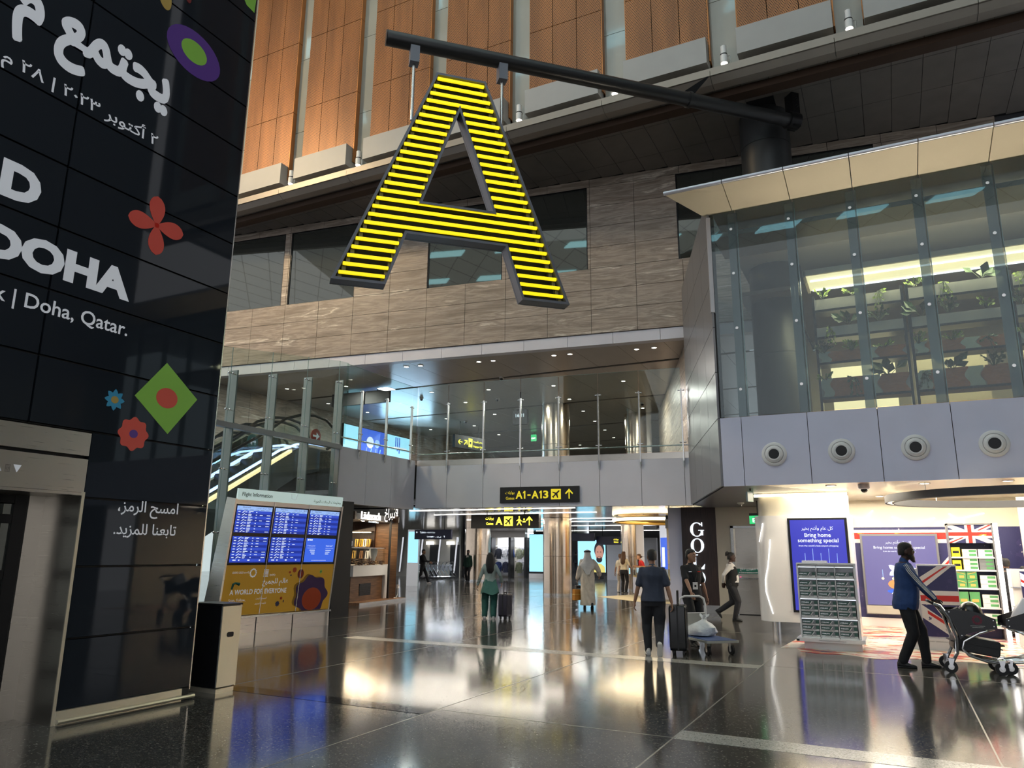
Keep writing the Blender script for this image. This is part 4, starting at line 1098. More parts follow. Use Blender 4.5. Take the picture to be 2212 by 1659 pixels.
t = empty('track_light', 'slim black spotlight bar hanging diagonally by the lounge column', 'lamp', (-1.45, 16.4, 5.9), 0)
G().tube([(0, 0, 2.4), (0, 0, 0.9), (0.3, 0.1, 0)], 0.02, 8).mk('bar', 'black_metal', t)
G().cyl((0.3, 0.1, 0.0), (0.31, 0.1, -0.03), 0.028, 8).mk('bar_end', 'steel', t)

# ================================================================== BIN AND FLIGHT INFORMATION STAND
t = empty('waste_bin', 'slim cream metal waste bin beside the dark tower', 'bin', (-7.3, 6.72, 0), R(90))
G().rbox(-0.13, -0.15, 0.06, 0.16, 0.35, 0.98, 0.012, axis='z').mk('bin_body', 'black_gloss', t)
bx('front_panel', 'steel_bin', t, -0.125, -0.165, 0.07, 0.145, -0.15, 0.97)
bx('front_edge', 'steel_bin', t, 0.15, -0.16, 0.06, 0.165, 0.0, 0.985)
bx('top_cover', 'black_metal', t, -0.14, -0.17, 0.98, 0.17, 0.36, 1.0)
bx('plinth', 'steel_bin', t, -0.115, -0.15, 0.0, 0.15, 0.33, 0.05)
h_ = G().rbox(-0.03, -0.172, 0.62, 0.06, -0.164, 0.675, 0.015).mk('slot', 'black', t)

FD = empty('flight_information_stand', 'leaning flight information stand with six blue screens and a yellow poster', 'information stand', (-11.675, 11.99, 0), R(83.63))
TM = Matrix.Translation((0, 0, 0.34)) @ Matrix.Rotation(R(5.9), 4, 'X') @ Matrix.Translation((0, 0, -0.34))
def fb(name, m, x0, y0, z0, x1, y1, z1, parent=FD): return bx(name, m, parent, x0, y0, z0, x1, y1, z1, mat4=TM if parent is FD else None)
xa, xb = -1.19, 1.64
fb('back_case', 'black', xa, 0.03, 0.36, xb, 0.10, 2.62)
v = [(0.0, 0.0), (0.55, 0.0), (0.5, 0.3), (0.02, 2.66), (-0.26, 2.62), (0.0, 0.34)]
for x in (xa - 0.04, xb): G().prism(v, x, x + 0.04, 'x').mk('side_cheek', 'steel_brushed', FD)
G().box(xa, 0.06, 0, xb, 0.5, 0.33).mk('kick_panel', 'steel_brushed', FD)
for x in (xa + 0.94, xa + 1.885): G().box(x - 0.006, 0.05, 0, x + 0.006, 0.06, 0.33).mk('kick_joint', 'black', FD)
fb('foot_rail', 'steel', xa, -0.05, 0.31, xb + 0.05, 0.03, 0.35)
fb('poster', 'print_orange_yellow', xa, 0.0, 0.36, xb, 0.03, 1.335)
fb('screen_bezel', 'black_gloss', xa, 0.0, 1.34, xb, 0.03, 2.53)
fb('header_reveal', 'steel_brushed', xa, 0.0, 2.53, xb, 0.03, 2.62)
fb('header_panel', 'fid_header', xa, -0.02, 2.62, xb, 0.02, 2.84)
for x in (xa + 0.943, xa + 1.886):
    fb('mullion', 'steel', x - 0.008, -0.012, 0.36, x + 0.008, 0.0, 2.66)
for tx, m, x, z, kw in (('Flight Information', 'print_black', xa + 0.1, 2.675, dict(w=0.74, bold=0.014)), (arabic('معلومات الرحلات الجوية'), 'print_black', xb - 0.06, 2.66, dict(w=0.8, align='R'))):
    text(tx, m, FD, x, z, -0.024, mat4=TM, **kw)
gq = G().tube([(xa + 1.33, -0.024, 2.82), (xa + 1.35, -0.024, 2.72), (xa + 1.46, -0.024, 2.70), (xa + 1.5, -0.024, 2.83)], 0.008, 5); gq.mk('reflector_mark', 'print_white', FD, mat4=TM)
for c in range(3):
    for r_ in range(2):
        x0 = xa + 0.045 + c * 0.943; x1 = x0 + 0.855
        z1 = 2.50 if r_ == 0 else 1.90; z0 = 1.975 if r_ == 0 else 1.387
        help_ = c == 2 and r_ == 1
        s_ = fb('screen', 'screen_blue2' if help_ else 'screen_blue', x0, -0.006, z0, x1, 0.0, z1)
        g1, g2, g3 = G(), G(), G()
        if not help_:
            hb = 0.085 if r_ == 0 else 0.0
            if r_ == 0:
                bx('screen_header', 'screen_head', s_, x0, -0.008, z1 - hb, x1, -0.006, z1)
                text('Departures', 'print_navy', s_, x0 + 0.13, z1 - 0.045, -0.009, w=0.19); text(str(c + 1), 'print_navy', s_, x0 + 0.035, z1 - 0.045, -0.009, h=0.03)
                text(arabic('الرحلات المغادرة'), 'print_navy', s_, x1 - 0.16, z1 - 0.05, -0.009, w=0.24, align='R'); text('16:21', 'print_navy', s_, x1 - 0.02, z1 - 0.042, -0.009, w=0.09, align='R')
                for k in range(6): g2.box(x0 + 0.03 + k * 0.135, -0.009, z1 - 0.072, x0 + 0.12 + k * 0.135, -0.0085, z1 - 0.066)
                g2.mk('column_headings', 'print_navy', s_, kind='stuff'); g2 = G()
            nr = 8; rh = (z1 - hb - z0 - (0.0 if r_ == 0 else 0.075)) / nr
            for k in range(nr):
                zz = z1 - hb - (k + 1) * rh
                if k % 2: g1.box(x0, -0.0075, zz, x1, -0.006, zz + rh)
                zc = zz + rh * 0.35
                g2.box(x0 + 0.03, -0.009, zc, x0 + 0.085, -0.008, zc + rh * 0.25)
                g3.prism([(x0 + 0.12, zc - rh * 0.2), (x0 + 0.15, zc - rh * 0.2), (x0 + 0.2, zc + rh * 0.55), (x0 + 0.185, zc + rh * 0.55)], -0.009, -0.008)
                g3.box(x0 + 0.2, -0.009, zc, x0 + 0.25, -0.008, zc + rh * 0.22)
                g2.box(x0 + 0.28, -0.009, zc + rh * 0.2, x0 + 0.28 + random.uniform(0.05, 0.12), -0.008, zc + rh * 0.42)
                g2.box(x0 + 0.28, -0.009, zc - rh * 0.2, x0 + 0.28 + random.uniform(0.04, 0.09), -0.008, zc)
                g2.box(x0 + 0.46, -0.009, zc, x0 + 0.49, -0.008, zc + rh * 0.25)
                if random.random() < 0.5: g2.box(x0 + 0.56, -0.009, zc, x0 + 0.63, -0.008, zc + rh * 0.2)
                if c == 0 and random.random() < 0.6: g2.box(x1 - 0.12, -0.009, zc, x1 - 0.03, -0.008, zc + rh * 0.2)
            if r_ == 1:
                for a in (0.07, 0.11, 0.2, 0.42, 0.44, 0.7): g2.box(x0 + a, -0.009, z0 + 0.035, x0 + a + 0.03, -0.008, z0 + 0.06)
                g1.box(x0, -0.0075, z0, x1, -0.006, z0 + 0.02)
            g1.mk('row_band', 'screen_blue3', s_, kind='stuff'); g2.mk('timetable_print', 'screen_text', s_, kind='stuff'); g3.mk('airline_marks', 'screen_text', s_, kind='stuff')
        else:
            text('Need help ?', 'screen_text', s_, x0 + 0.58, z0 + 0.33, -0.009, w=0.2); text(arabic('تحتاج مساعدة ؟'), 'screen_text', s_, x0 + 0.26, z0 + 0.33, -0.009, w=0.22, align='R')
            for k in range(3): g2.box(x0 + 0.58, -0.009, z0 + 0.25 - k * 0.04, x0 + 0.74 - k * 0.03, -0.008, z0 + 0.265 - k * 0.04); g2.box(x0 + 0.12 + k * 0.03, -0.009, z0 + 0.25 - k * 0.04, x0 + 0.27, -0.008, z0 + 0.265 - k * 0.04)
            g2.box(x0 + 0.05, -0.009, z0 + 0.3, x0 + 0.28, -0.008, z0 + 0.304).box(x0 + 0.57, -0.009, z0 + 0.3, x0 + 0.8, -0.008, z0 + 0.304)
            for k in range(12): g2.box(x0 + 0.22 + k * 0.035, -0.009, z0 + 0.03, x0 + 0.236 + k * 0.035, -0.008, z0 + 0.044)
            for k in range(3): g2.box(x0 + 0.03 + k * 0.05, -0.009, z1 - 0.05, x0 + 0.065 + k * 0.05, -0.008, z1 - 0.015)
            g2.mk('help_print', 'screen_text', s_, kind='stuff')
# yellow poster print
PY = -0.003
def pm(o): o.matrix_local = TM; return o
text('A WORLD FOR EVERYONE', 'print_white', FD, xa + 0.17, 0.76, PY, w=1.4, h=0.1, bold=0.02, mat4=TM)
text(arabic('عالم للجميع'), 'print_white', FD, xa + 1.58, 0.9, PY, w=0.66, align='R', bold=0.015, mat4=TM)
text('Scan, Follow,', 'print_white', FD, xa + 0.17, 0.62, PY, w=0.4, mat4=TM); text('Learn more.', 'print_white', FD, xa + 0.17, 0.53, PY, w=0.36, mat4=TM)
text(arabic('امسح الرمز،'), 'print_white', FD, xa + 1.08, 0.63, PY, w=0.27, align='R', mat4=TM); text(arabic('تابعنا للمزيد.'), 'print_white', FD, xa + 1.08, 0.54, PY, w=0.28, align='R', mat4=TM)
text('EXPO 2023', 'print_white', FD, xa + 0.17, 1.17, PY, w=0.25, bold=0.01, mat4=TM); text(arabic('إكسبو'), 'print_white', FD, xa + 0.56, 1.165, PY, w=0.12, align='R', bold=0.01, mat4=TM)
text('EXPO', 'print_white', FD, xa + 1.08, 1.11, PY, w=0.14, bold=0.01, mat4=TM)
gq = G()
for k in range(12):
    a = 2 * PI * k / 12; disc(xa + 0.66 + 0.07 * math.cos(a), 1.18 + 0.075 * math.sin(a), 0.018, 0.018, PY, 0, None, None, n=8, g=gq)
pm(gq.mk('printed_ring', 'print_white', FD))
gq = G()
for k in range(6): gq.box(xa + 0.92, PY, 1.1 + k * 0.026, xa + 1.04, 0, 1.115 + k * 0.026)
pm(gq.mk('printed_globe', 'print_white', FD))
gq = G(); q_ = []
for k in range(64):
    a = 2 * PI * k / 64; rr = 0.4 + 0.035 * math.cos(7 * a)
    q_.append((xa + 2.27 + rr * 1.12 * math.cos(a), max(0.362, 0.69 + rr * math.sin(a))))
pm(G().prism([(p[0] - 0.06, p[1] + (0.02 if p[1] > 0.37 else 0)) for p in q_], -0.0015, 0).mk('printed_shadow', 'print_mustard', FD))
pm(G().prism(q_, PY, -0.0015).mk('printed_flower', 'print_purple', FD))
q_ = [(xa + 2.3 + 0.27 * math.cos(2 * PI * k / 40), max(0.363, 0.6 + 0.24 * math.sin(2 * PI * k / 40))) for k in range(40)]
pm(G().prism(q_, PY - 0.001, PY).mk('printed_disc', 'print_red', FD))
for (x, z, r_, m, n) in ((1.72, 1.225, 0.062, 'print_red', 8), (1.38, 0.54, 0.06, 'print_navy', 8)): pm(flower(xa + x, z, r_ * 0.7, r_, n, PY, 0, m, FD, sharp=True))
for (x, z, a, b, m) in ((1.9, 1.14, 0.085, 0.1, 'print_maroon'), (1.9, 1.14, 0.045, 0.055, 'print_red'), (1.6, 1.18, 0.03, 0.022, 'print_red'), (1.64, 1.115, 0.018, 0.018, 'print_navy'), (2.47, 1.18, 0.035, 0.042, 'print_green'), (2.47, 1.18, 0.014, 0.017, 'print_navy'), (1.46, 0.65, 0.03, 0.03, 'print_red'), (1.53, 0.585, 0.013, 0.028, 'print_navy')):
    pm(disc(xa + x, z, a, b, PY - (0.002 if a == 0.045 or a == 0.014 else 0), 0, m, FD, n=18))
pm(G().tube([(xa + 0.2, PY, 0.87), (xa + 0.22, PY, 0.97), (xa + 0.27, PY, 0.99), (xa + 0.36, PY, 0.965)], [0.02, 0.025, 0.02, 0.035], 6).mk('printed_sprout', 'print_teal', FD))
bx('black_partition', 'black', None, -14.3, 15.2, 0, -12.75, 15.9, 2.9, label='plain black partition between the flight stand and the chocolate kiosk', cat='partition')

# ================================================================== SIGNS ON AND UNDER THE BRIDGE
t = empty('gate_sign', 'black sign with yellow A1-A13 gate lettering on the bridge edge', 'sign', (-4.96, 20.7, 0), BR)
G().box(-5.57, -0.06, 3.07, -3.12, -0.01, 3.54).mk('sign_board', 'black', t)

def numeral_one(t, x, z, h, y, m): G().prism([(x + 0.10 * h, z), (x + 0.29 * h, z), (x + 0.29 * h, z + h), (x + 0.14 * h, z + h), (x - 0.04 * h, z + 0.82 * h), (x - 0.04 * h, z + 0.66 * h), (x + 0.10 * h, z + 0.74 * h)], y, y + 0.003).mk('numeral', m, t)
text('A', 'print_yellow', t, -5.07, 3.19, -0.064, w=0.22, h=0.23, bold=0.03); numeral_one(t, -4.83, 3.19, 0.23, -0.064, 'print_yellow'); bx('dash', 'print_yellow', t, -4.70, -0.064, 3.275, -4.60, -0.06, 3.315)
text('A', 'print_yellow', t, -4.57, 3.19, -0.064, w=0.22, h=0.23, bold=0.03); numeral_one(t, -4.32, 3.19, 0.23, -0.064, 'print_yellow'); text('3', 'print_yellow', t, -4.21, 3.19, -0.064, w=0.16, h=0.23, bold=0.03)
text('Gates', 'print_yellow', t, -5.38, 3.17, -0.064, w=0.27); text(arabic('بوابات'), 'print_yellow', t, -5.11, 3.31, -0.064, w=0.29, align='R')
def plane_tile(t, x, z, s, y, m):
    bx('pictogram_tile', m, t, x, y, z, x + s, y + 0.008, z + s)
    P = [(0.2, 0.3), (0.42, 0.52), (0.12, 0.68), (0.18, 0.74), (0.52, 0.64), (0.78, 0.86), (0.88, 0.84), (0.86, 0.76), (0.66, 0.56), (0.74, 0.16), (0.66, 0.12), (0.5, 0.42), (0.3, 0.24), (0.28, 0.14), (0.22, 0.12), (0.18, 0.22), (0.1, 0.26), (0.12, 0.32)]
    G().prism([(x + p[0] * s, z + p[1] * s) for p in P], y - 0.006, y).mk('aircraft_pictogram', 'black', t)
def up_arrow(t, x, z, s, y, m):
    G().prism([(x - 0.06 * s, z), (x + 0.06 * s, z), (x + 0.06 * s, z + 0.7 * s), (x + 0.32 * s, z + 0.44 * s), (x + 0.4 * s, z + 0.54 * s), (x, z + 0.98 * s), (x - 0.4 * s, z + 0.54 * s), (x - 0.32 * s, z + 0.44 * s), (x - 0.06 * s, z + 0.7 * s)], y - 0.004, y).mk('arrow', m, t)
plane_tile(t, -3.97, 3.16, 0.3, -0.066, 'print_yellow'); up_arrow(t, -3.42, 3.17, 0.3, -0.062, 'print_yellow')
t = empty('hanging_gate_sign', 'black hanging sign with glowing yellow letter A and walking figure', 'sign', (-13.73, 23.95, 2.47), R(2))
G().box(0, -0.1, 0, 2.68, 0.1, 0.49).mk('sign_board', 'black', t); hang(t, (0.6, 2.1), 0.49, 0.56, 0)
text(arabic('بوابات'), 'lit_yellow', t, 0.92, 0.28, -0.104, w=0.33, align='R', bold=0.015); text('Gates', 'lit_yellow', t, 0.62, 0.12, -0.104, w=0.29, bold=0.015); text('A', 'lit_yellow', t, 1.0, 0.12, -0.104, h=0.27, bold=0.03)
plane_tile(t, 1.34, 0.08, 0.34, -0.106, 'lit_yellow'); up_arrow(t, 2.32, 0.1, 0.32, -0.102, 'lit_yellow')
gq = G(); disc(1.93, 0.39, 0.03, 0.03, -0.106, -0.102, None, None, n=12, g=gq)
gq.prism([(1.9, 0.34), (1.96, 0.34), (1.97, 0.22), (2.03, 0.1), (1.99, 0.1), (1.93, 0.19), (1.87, 0.1), (1.83, 0.1), (1.9, 0.22)], -0.106, -0.102).prism([(1.92, 0.33), (1.82, 0.26), (1.84, 0.24), (1.93, 0.29)], -0.106, -0.102).prism([(1.95, 0.33), (2.03, 0.25), (2.01, 0.23), (1.94, 0.29)], -0.106, -0.102)
disc(2.12, 0.31, 0.03, 0.03, -0.106, -0.102, None, None, n=12, g=gq); gq.box(2.06, -0.106, 0.2, 2.18, -0.102, 0.25)
gq.mk('walking_pictogram', 'lit_yellow', t)
def dark_sign(name, label, x, y, z, w_, h_, rz, lines):
    t = empty(name, label, 'sign', (x, y, z), rz)
    G().box(0, -0.06, 0, w_, 0.06, h_).mk('sign_board', 'print_navy', t); hang(t, (w_ * 0.2, w_ * 0.8), h_, 3.0 - z, 0)
    for b, m, lx, lz, kw in lines: text(b, m, t, lx, lz, -0.064, **kw)
    return t
dark_sign('direction_sign', 'dark blue direction sign for toilets and lounges over the trolleys', -20.95, 30.95, 2.22, 2.05, 0.46, R(2),
          [('←', 'lit_sign', 0.08, 0.29, dict(h=0.09)), ('Toilets -', 'lit_sign', 0.3, 0.29, dict(w=0.4)), (arabic('دورات المياه'), 'lit_sign', 1.15, 0.28, dict(w=0.42, align='R')), ('Lounges -', 'lit_sign', 0.72, 0.07, dict(w=0.42)), (arabic('الصالات'), 'lit_sign', 1.5, 0.07, dict(w=0.3, align='R')), ('↑', 'lit_sign', 1.62, 0.07, dict(h=0.11))])
dark_sign('direction_sign', 'plain dark blue hanging sign right of the bronze column', -16.6, 40.0, 2.3, 1.58, 0.43, R(2), [])
dark_sign('direction_sign', 'dark blue hanging sign with a small yellow letter A', -15.1, 40.6, 2.1, 1.75, 0.47, R(2), [(arabic('بوابات'), 'lit_yellow', 1.3, 0.24, dict(w=0.3, align='R', bold=0.01)), ('Gates', 'lit_yellow', 1.02, 0.12, dict(w=0.27, bold=0.01)), ('A', 'lit_yellow', 1.42, 0.12, dict(h=0.26, bold=0.03))])

# ================================================================== CHOCOLATE KIOSK (left, under the landing)
ck = empty('chocolate_kiosk', 'wood clad chocolate kiosk with lit glass counter under the landing', 'kiosk', (-15.15, 18.85, 0), R(99))
# local x towards the back right, -y faces the hall
bx('plinth', 'wood_warm', ck, -0.1, -0.45, 0, 3.1, 0.9, 0.09); bx('plinth_edge', 'steel', ck, -0.1, -0.47, 0, 3.1, -0.45, 0.08)
bx('counter_base', 'wood_brown', ck, 0.1, 0.0, 0.09, 2.2, 0.8, 0.85)
bx('vent_grille', 'black', ck, 0.65, -0.012, 0.25, 1.4, 0.0, 0.62)
for k in range(6): bx('grille_bar', 'black_metal', ck, 0.67, -0.02, 0.27 + k * 0.06, 1.38, -0.012, 0.295 + k * 0.06)
bx('counter_front', 'white_gloss', ck, 0.05, -0.1, 0.85, 2.25, 0.0, 1.16); bx('counter_top', 'white_gloss', ck, 0.05, -0.1, 1.16, 2.25, 0.8, 1.19)
bx('case_glass', 'pane_case', ck, 0.06, -0.08, 1.19, 2.2, -0.07, 1.72); bx('case_top_rail', 'steel', ck, 0.06, -0.09, 1.72, 2.2, 0.3, 1.74)
bx('end_cabinet', 'white_gloss', ck, 2.25, -0.05, 0.09, 2.62, 0.7, 1.2); bx('corner_post', 'black', ck, 2.28, -0.2, 0.09, 2.34, -0.14, 2.75)
G().prism([(2.62, -0.3), (2.95, -0.1), (3.1, 0.2), (3.1, 1.5), (2.62, 1.5)], 0.09, 2.82, 'z').mk('wood_side', 'wood_brown', ck)
bx('back_wall', 'panel_beige', ck, 0.0, 2.3, 0, 2.6, 2.4, 2.75)
bx('end_wall', 'wood_dark', ck, 2.54, 0.55, 0.09, 2.62, 1.55, 2.75); bx('end_wall', 'panel_beige', ck, 2.54, 1.62, 0.09, 2.62, 2.3, 2.75)
bx('light_line', 'lit_white', ck, 2.5, 1.55, 0.9, 2.56, 1.61, 2.6)
for y in (0.58, 1.07):
    for z in (1.35, 1.75, 2.28): bx('shelf', 'wood_dark', ck, 2.26, y, z, 2.54, y + 0.47, z + 0.03)
    bx('shelf_light', 'lit_warm', ck, 2.3, y, 2.25, 2.34, y + 0.47, 2.278)
bx('canopy', 'wood_dark', ck, 0.0, -0.1, 2.62, 3.1, 2.1, 2.8); bx('fascia', 'wood_brown', ck, -0.1, -0.14, 2.6, 0.0, 0.4, 2.85)
text('Läderach', 'lit_letter', ck, 0.3, 2.62, -0.16, w=1.3, h=0.25, bold=0.02, thick=0.03); text('chocolatier suisse', 'lit_sign', ck, 0.75, 2.53, -0.16, w=0.7); text(arabic('لاديراخ'), 'lit_letter', ck, 2.85, 2.6, -0.16, w=1.0, align='R', bold=0.02); bx('sign_rail', 'black_metal', ck, 0.25, -0.15, 2.58, 2.9, -0.13, 2.61)
for k in range(7): G().lathe([(0.05, 0), (0.05, 0.012)], c=(0.25 + k * 0.42, 0.25 + 0.2 * (k % 2), 2.605), n=14).mk('downlight', 'lit_downlight', ck)
mat('chocolate', (0.09, 0.035, 0.012), 0.5, var=0.6, vscale=22, bump=1.0, bscale=30); mat('chocolate_pale', (0.3, 0.17, 0.07), 0.5, var=0.5, vscale=22)
CK = Matrix.Translation((-15.15, 18.85, 0)) @ Matrix.Rotation(R(99), 4, 'Z')
for i in range(9):
    x = 0.15 + i * 0.22
    for lv in range(2):
        o = G()
        for q in range(7):
            a, b = random.uniform(0, 0.12), random.uniform(0, 0.22); s_ = random.uniform(0.025, 0.045)
            o.prism([(a, b), (a + s_ * 2, b + 0.01), (a + s_ * 1.7, b + s_ * 1.6), (a + 0.01, b + s_ * 1.3)], 0.018 * q, 0.018 * q + 0.022, 'z')
        w_ = CK @ Vector((x, 0.06 + lv * 0.3, 1.19 + lv * 0.07))
        o.mk('chocolate_slab_pile', ('chocolate', 'chocolate_pale')[(i + lv) % 3 == 0], None, mat4=Matrix.Translation(w_), label='pile of broken chocolate slabs, %s from the left in the %s row of the counter' % (ORD[i], ('front', 'rear')[lv]), cat='chocolate', group='chocolate piles')
for i, (x, z, m) in enumerate(((1.52, 1.78, 'print_gold'), (1.36, 1.78, 'wood_warm'), (1.2, 1.78, 'print_gold'), (1.02, 1.78, 'print_orange_yellow'), (0.88, 1.78, 'white_gloss'), (0.74, 1.78, 'print_gold'), (1.5, 1.38, 'white_gloss'), (1.28, 1.38, 'print_gold'), (1.0, 1.38, 'wood_warm'), (0.78, 1.38, 'white_gloss'))):
    w_ = CK @ Vector((2.34, x, z + 0.001))
    o = empty('gift_box', 'gift box standing on the lit %s kiosk shelf, %s from the left' % (('upper', ORD[i]) if z > 1.5 else ('lower', ORD[i - 6])), 'box', w_, R(9), 'kiosk gift boxes')
    G().prism([(0, 0), (0.11, 0), (0.14, 0.26), (0.03, 0.26)], 0, 0.08).mk('box_body', m, o); G().box(0.05, -0.004, 0.02, 0.085, 0.084, 0.24).mk('ribbon', 'wood_dark', o)
o = empty('display_pot', 'small dark card stand at the left end of the chocolate counter', 'stand', CK @ Vector((0.15, 0.12, 1.74)), R(99))
G().box(0, 0, 0, 0.3, 0.02, 0.3).mk('card', 'black', o); G().box(0.05, -0.004, 0.04, 0.14, 0.0, 0.2).mk('card_print', 'print_white', o)
o = empty('bag_stand', 'grey draped cloth and gift bag at the right end of the chocolate counter', 'bag', CK @ Vector((1.85, 0.2, 1.19)), R(99))
G().loft([[(0.1 * math.cos(2 * PI * k / 10) * s_, 0.08 * math.sin(2 * PI * k / 10) * s_, z) for k in range(10)] for z, s_ in ((0, 0.6), (0.1, 0.7), (0.3, 1.5), (0.45, 1.8), (0.55, 1.3))]).mk('cloth', 'cladding_light', o, smooth=True); G().box(-0.06, -0.05, 0, 0.06, 0.05, 0.14).mk('gift_bag', 'print_gold', o)
o = empty('power_cord', 'white power cord with plug hanging from the wooden kiosk side', 'cord', CK @ Vector((2.75, -0.28, 0.0)), R(99))
G().tube([(-0.2, 0, 0.1), (0.0, 0, 0.11), (0.12, 0.02, 0.2), (0.15, 0.03, 0.42)], 0.012, 6).mk('cable', 'white_paint', o, smooth=True); G().box(0.11, 0.0, 0.4, 0.19, 0.06, 0.52).mk('plug', 'white_paint', o)

# ================================================================== FAR SIDE OF THE WALKWAY
bx('wall_gates_left', 'wall_beige', None, -33, 42.9, 0, -25.6, 43.2, 3.0, kind='structure', label='dim panelled wall behind the luggage trolleys')
for x in (-30.2, -28.6, -27.2, -25.9): G().prism([(x, 0.3), (x + 0.12, 0.3), (x + 0.32, 2.6), (x + 0.2, 2.6)], 42.8, 42.9).mk('slanted_fin', 'chrome', bpy.data.objects['wall_gates_left'])
for x in (-28.0, -26.4): bx('wall_lamp', 'lit_white', bpy.data.objects['wall_gates_left'], x, 42.7, 2.1, x + 0.5, 42.88, 2.3)
for x in (-29.4, -27.8, -26.2): bx('door_panel', 'black', bpy.data.objects['wall_gates_left'], x, 42.86, 0, x + 0.7, 42.9, 2.1)
t = empty('advertising_totem', 'tall pale blue lit poster beside the kiosk wood wall', 'screen', (-21.55, 31.2, 0), R(8)); bx('casing', 'steel', t, 0, 0, 0, 0.62, 0.12, 2.7); bx('lit_face', 'screen_cyan', t, 0.04, -0.012, 1.1, 0.58, 0, 2.6)
# luggage trolleys (far row) ------------------------------------------------
def far_trolley():
    t = empty('luggage_trolley', None, 'trolley', (0, 0, 0), 0, 'nested trolley row')
    g = G()
    for y in (-0.25, 0.25): g.tube([(0.0, y, 0.12), (-0.5, y, 0.16), (-0.42, y, 0.3), (-0.15, y, 0.72), (-0.3, y, 1.0)], 0.018, 6)
    g.tube([(-0.3, -0.25, 1.0), (-0.32, 0, 1.02), (-0.3, 0.25, 1.0)], 0.02, 6)
    for k in range(5): g.tube([(-0.45 + k * 0.1, -0.25, 0.16 - k * 0.008), (-0.45 + k * 0.1, 0.25, 0.16 - k * 0.008)], 0.012, 5)
    g.mk('frame', 'chrome', t)
    G().box(-0.2, -0.22, 0.5, -0.17, 0.22, 0.86).mk('back_board', 'cladding_light', t)
    for x, y in ((0, 0), (-0.48, -0.25), (-0.48, 0.25)):
        G().lathe([(0.06, -0.015), (0.06, 0.015)], c=(x, y, 0.06), axis='y', n=12).mk('wheel', 'rubber', t)
    return t
ft = far_trolley(); ft['label'] = 'chrome luggage trolley, first from the left of the nested row'; ft.location = (-26.15, 38.2, 0); ft.rotation_euler = (0, 0, R(232))
for i in range(1, 11): copy_tree(ft, None, (-26.15 + i * 0.1, 38.2 + i * 0.27, 0), R(232), 'chrome luggage trolley, %s from the left of the nested row' % ORD[i])
# clothing shop -------------------------------------------------------------
cs = empty('wall_clothing_shop', 'dark framed open front of the far clothing shop', None, (-25.0, 45.0, 0), R(4), kind='structure')
bx('shop_back', 'wall_beige', cs, -1.5, 1.5, 0, 3.15, 1.6, 3.0); bx('shop_pier', 'gap_grey', cs, -1.4, -0.1, 0, 0.5, 0.5, 3.0); bx('shop_header', 'landing_ceiling', cs, 0.4, 0, 2.62, 3.15, 0.4, 3.0)
for x in (0.45, 1.86, 3.0): bx('shop_frame', 'black_metal', cs, x, 0.2, 0, x + 0.16, 0.9, 2.62)
for x in (0.62, 2.16): bx('display_back', 'cladding_light', cs, x, 1.2, 0.1, x + 1.14, 1.3, 2.6); bx('clothes_rail', 'chrome', cs, x, 0.7, 1.92, x + 1.14, 0.74, 1.96); bx('clothes_rail', 'chrome', cs, x, 0.7, 1.05, x + 1.14, 0.74, 1.09); bx('shelf_strip', 'lit_sign', cs, x, 0.9, 2.05, x + 1.14, 1.0, 2.08)
CSM = Matrix.Translation((-25.0, 45.0, 0)) @ Matrix.Rotation(R(4), 4, 'Z')
GARM = [(0.72, 1.2, 'fabric_navy', 'dark navy jacket'), (1.25, 1.2, 'fabric_white', 'white printed sweatshirt'), (2.24, 1.2, 'fabric_camo', 'camouflage jacket'), (2.75, 1.2, 'fabric_olive', 'pale camouflage shirt'), (0.72, 0.32, 'fabric_blue', 'deep blue pullover'), (1.25, 0.32, 'fabric_stripe', 'navy pullover with a white band'), (2.24, 0.3, 'fabric_olive', 'olive trousers outfit'), (2.75, 0.35, 'fabric_white', 'white draped top'), (1.62, 1.2, 'fabric_blue', 'blue hooded top at the frame')]
for n_, c_ in (('navy', (0.012, 0.014, 0.025)), ('white', (0.6, 0.6, 0.62)), ('camo', (0.16, 0.17, 0.12)), ('olive', (0.13, 0.14, 0.08)), ('blue', (0.02, 0.04, 0.13)), ('stripe', (0.03, 0.035, 0.07))): mat('fabric_' + n_, c_, 0.8, var=0.5, vscale=9)
for x, z, m, lb in GARM:
    w_ = CSM @ Vector((x, 0.7, z))
    o = empty('garment', lb + ' hanging in the far clothing shop', 'clothing', w_, R(4), 'hanging garments')
    G().prism([(0.05, 0), (0.38, 0), (0.38, 0.42), (0.44, 0.1), (0.52, 0.14), (0.42, 0.62), (0.28, 0.7), (0.14, 0.7), (0.0, 0.62), (-0.1, 0.14), (-0.02, 0.1), (0.05, 0.42)], -0.05, 0.05).mk('garment_body', m, o, bevel=0.02)
    G().tube([(0.21, 0, 0.7), (0.21, 0, 0.78), (0.24, 0, 0.8)], 0.008, 5).mk('hanger_hook', 'chrome', o)
t = empty('advertising_screen', 'tall cyan glowing screen left of the bronze column', 'screen', (-21.75, 45.6, 0.3), R(4)); bx('casing', 'black', t, 0, 0, 0, 1.3, 0.15, 2.55); bx('lit_face', 'screen_cyan', t, 0.03, -0.012, 0.12, 1.27, 0, 2.52)
bx('plinth', 'steel', t, 0, 0, -0.3, 1.3, 0.15, 0)
t = empty('portrait_screen', 'pale cyan advertising screen with a bearded man portrait', 'screen', (-18.45, 46.0, 0.4), 0); bx('casing', 'black', t, 0, 0, 0, 1.95, 0.12, 2.1); bx('stand', 'black', t, 0.2, 0, -0.35, 1.75, 0.1, 0); bx('lit_face', 'screen_cyan', t, 0.03, -0.012, 0.05, 1.92, 0, 2.06)
emis('ad_skin', (0.55, 0.27, 0.2), 0.8); emis('ad_hair', (0.02, 0.015, 0.02), 0.4); emis('ad_shirt', (0.8, 0.7, 0.2), 0.8)
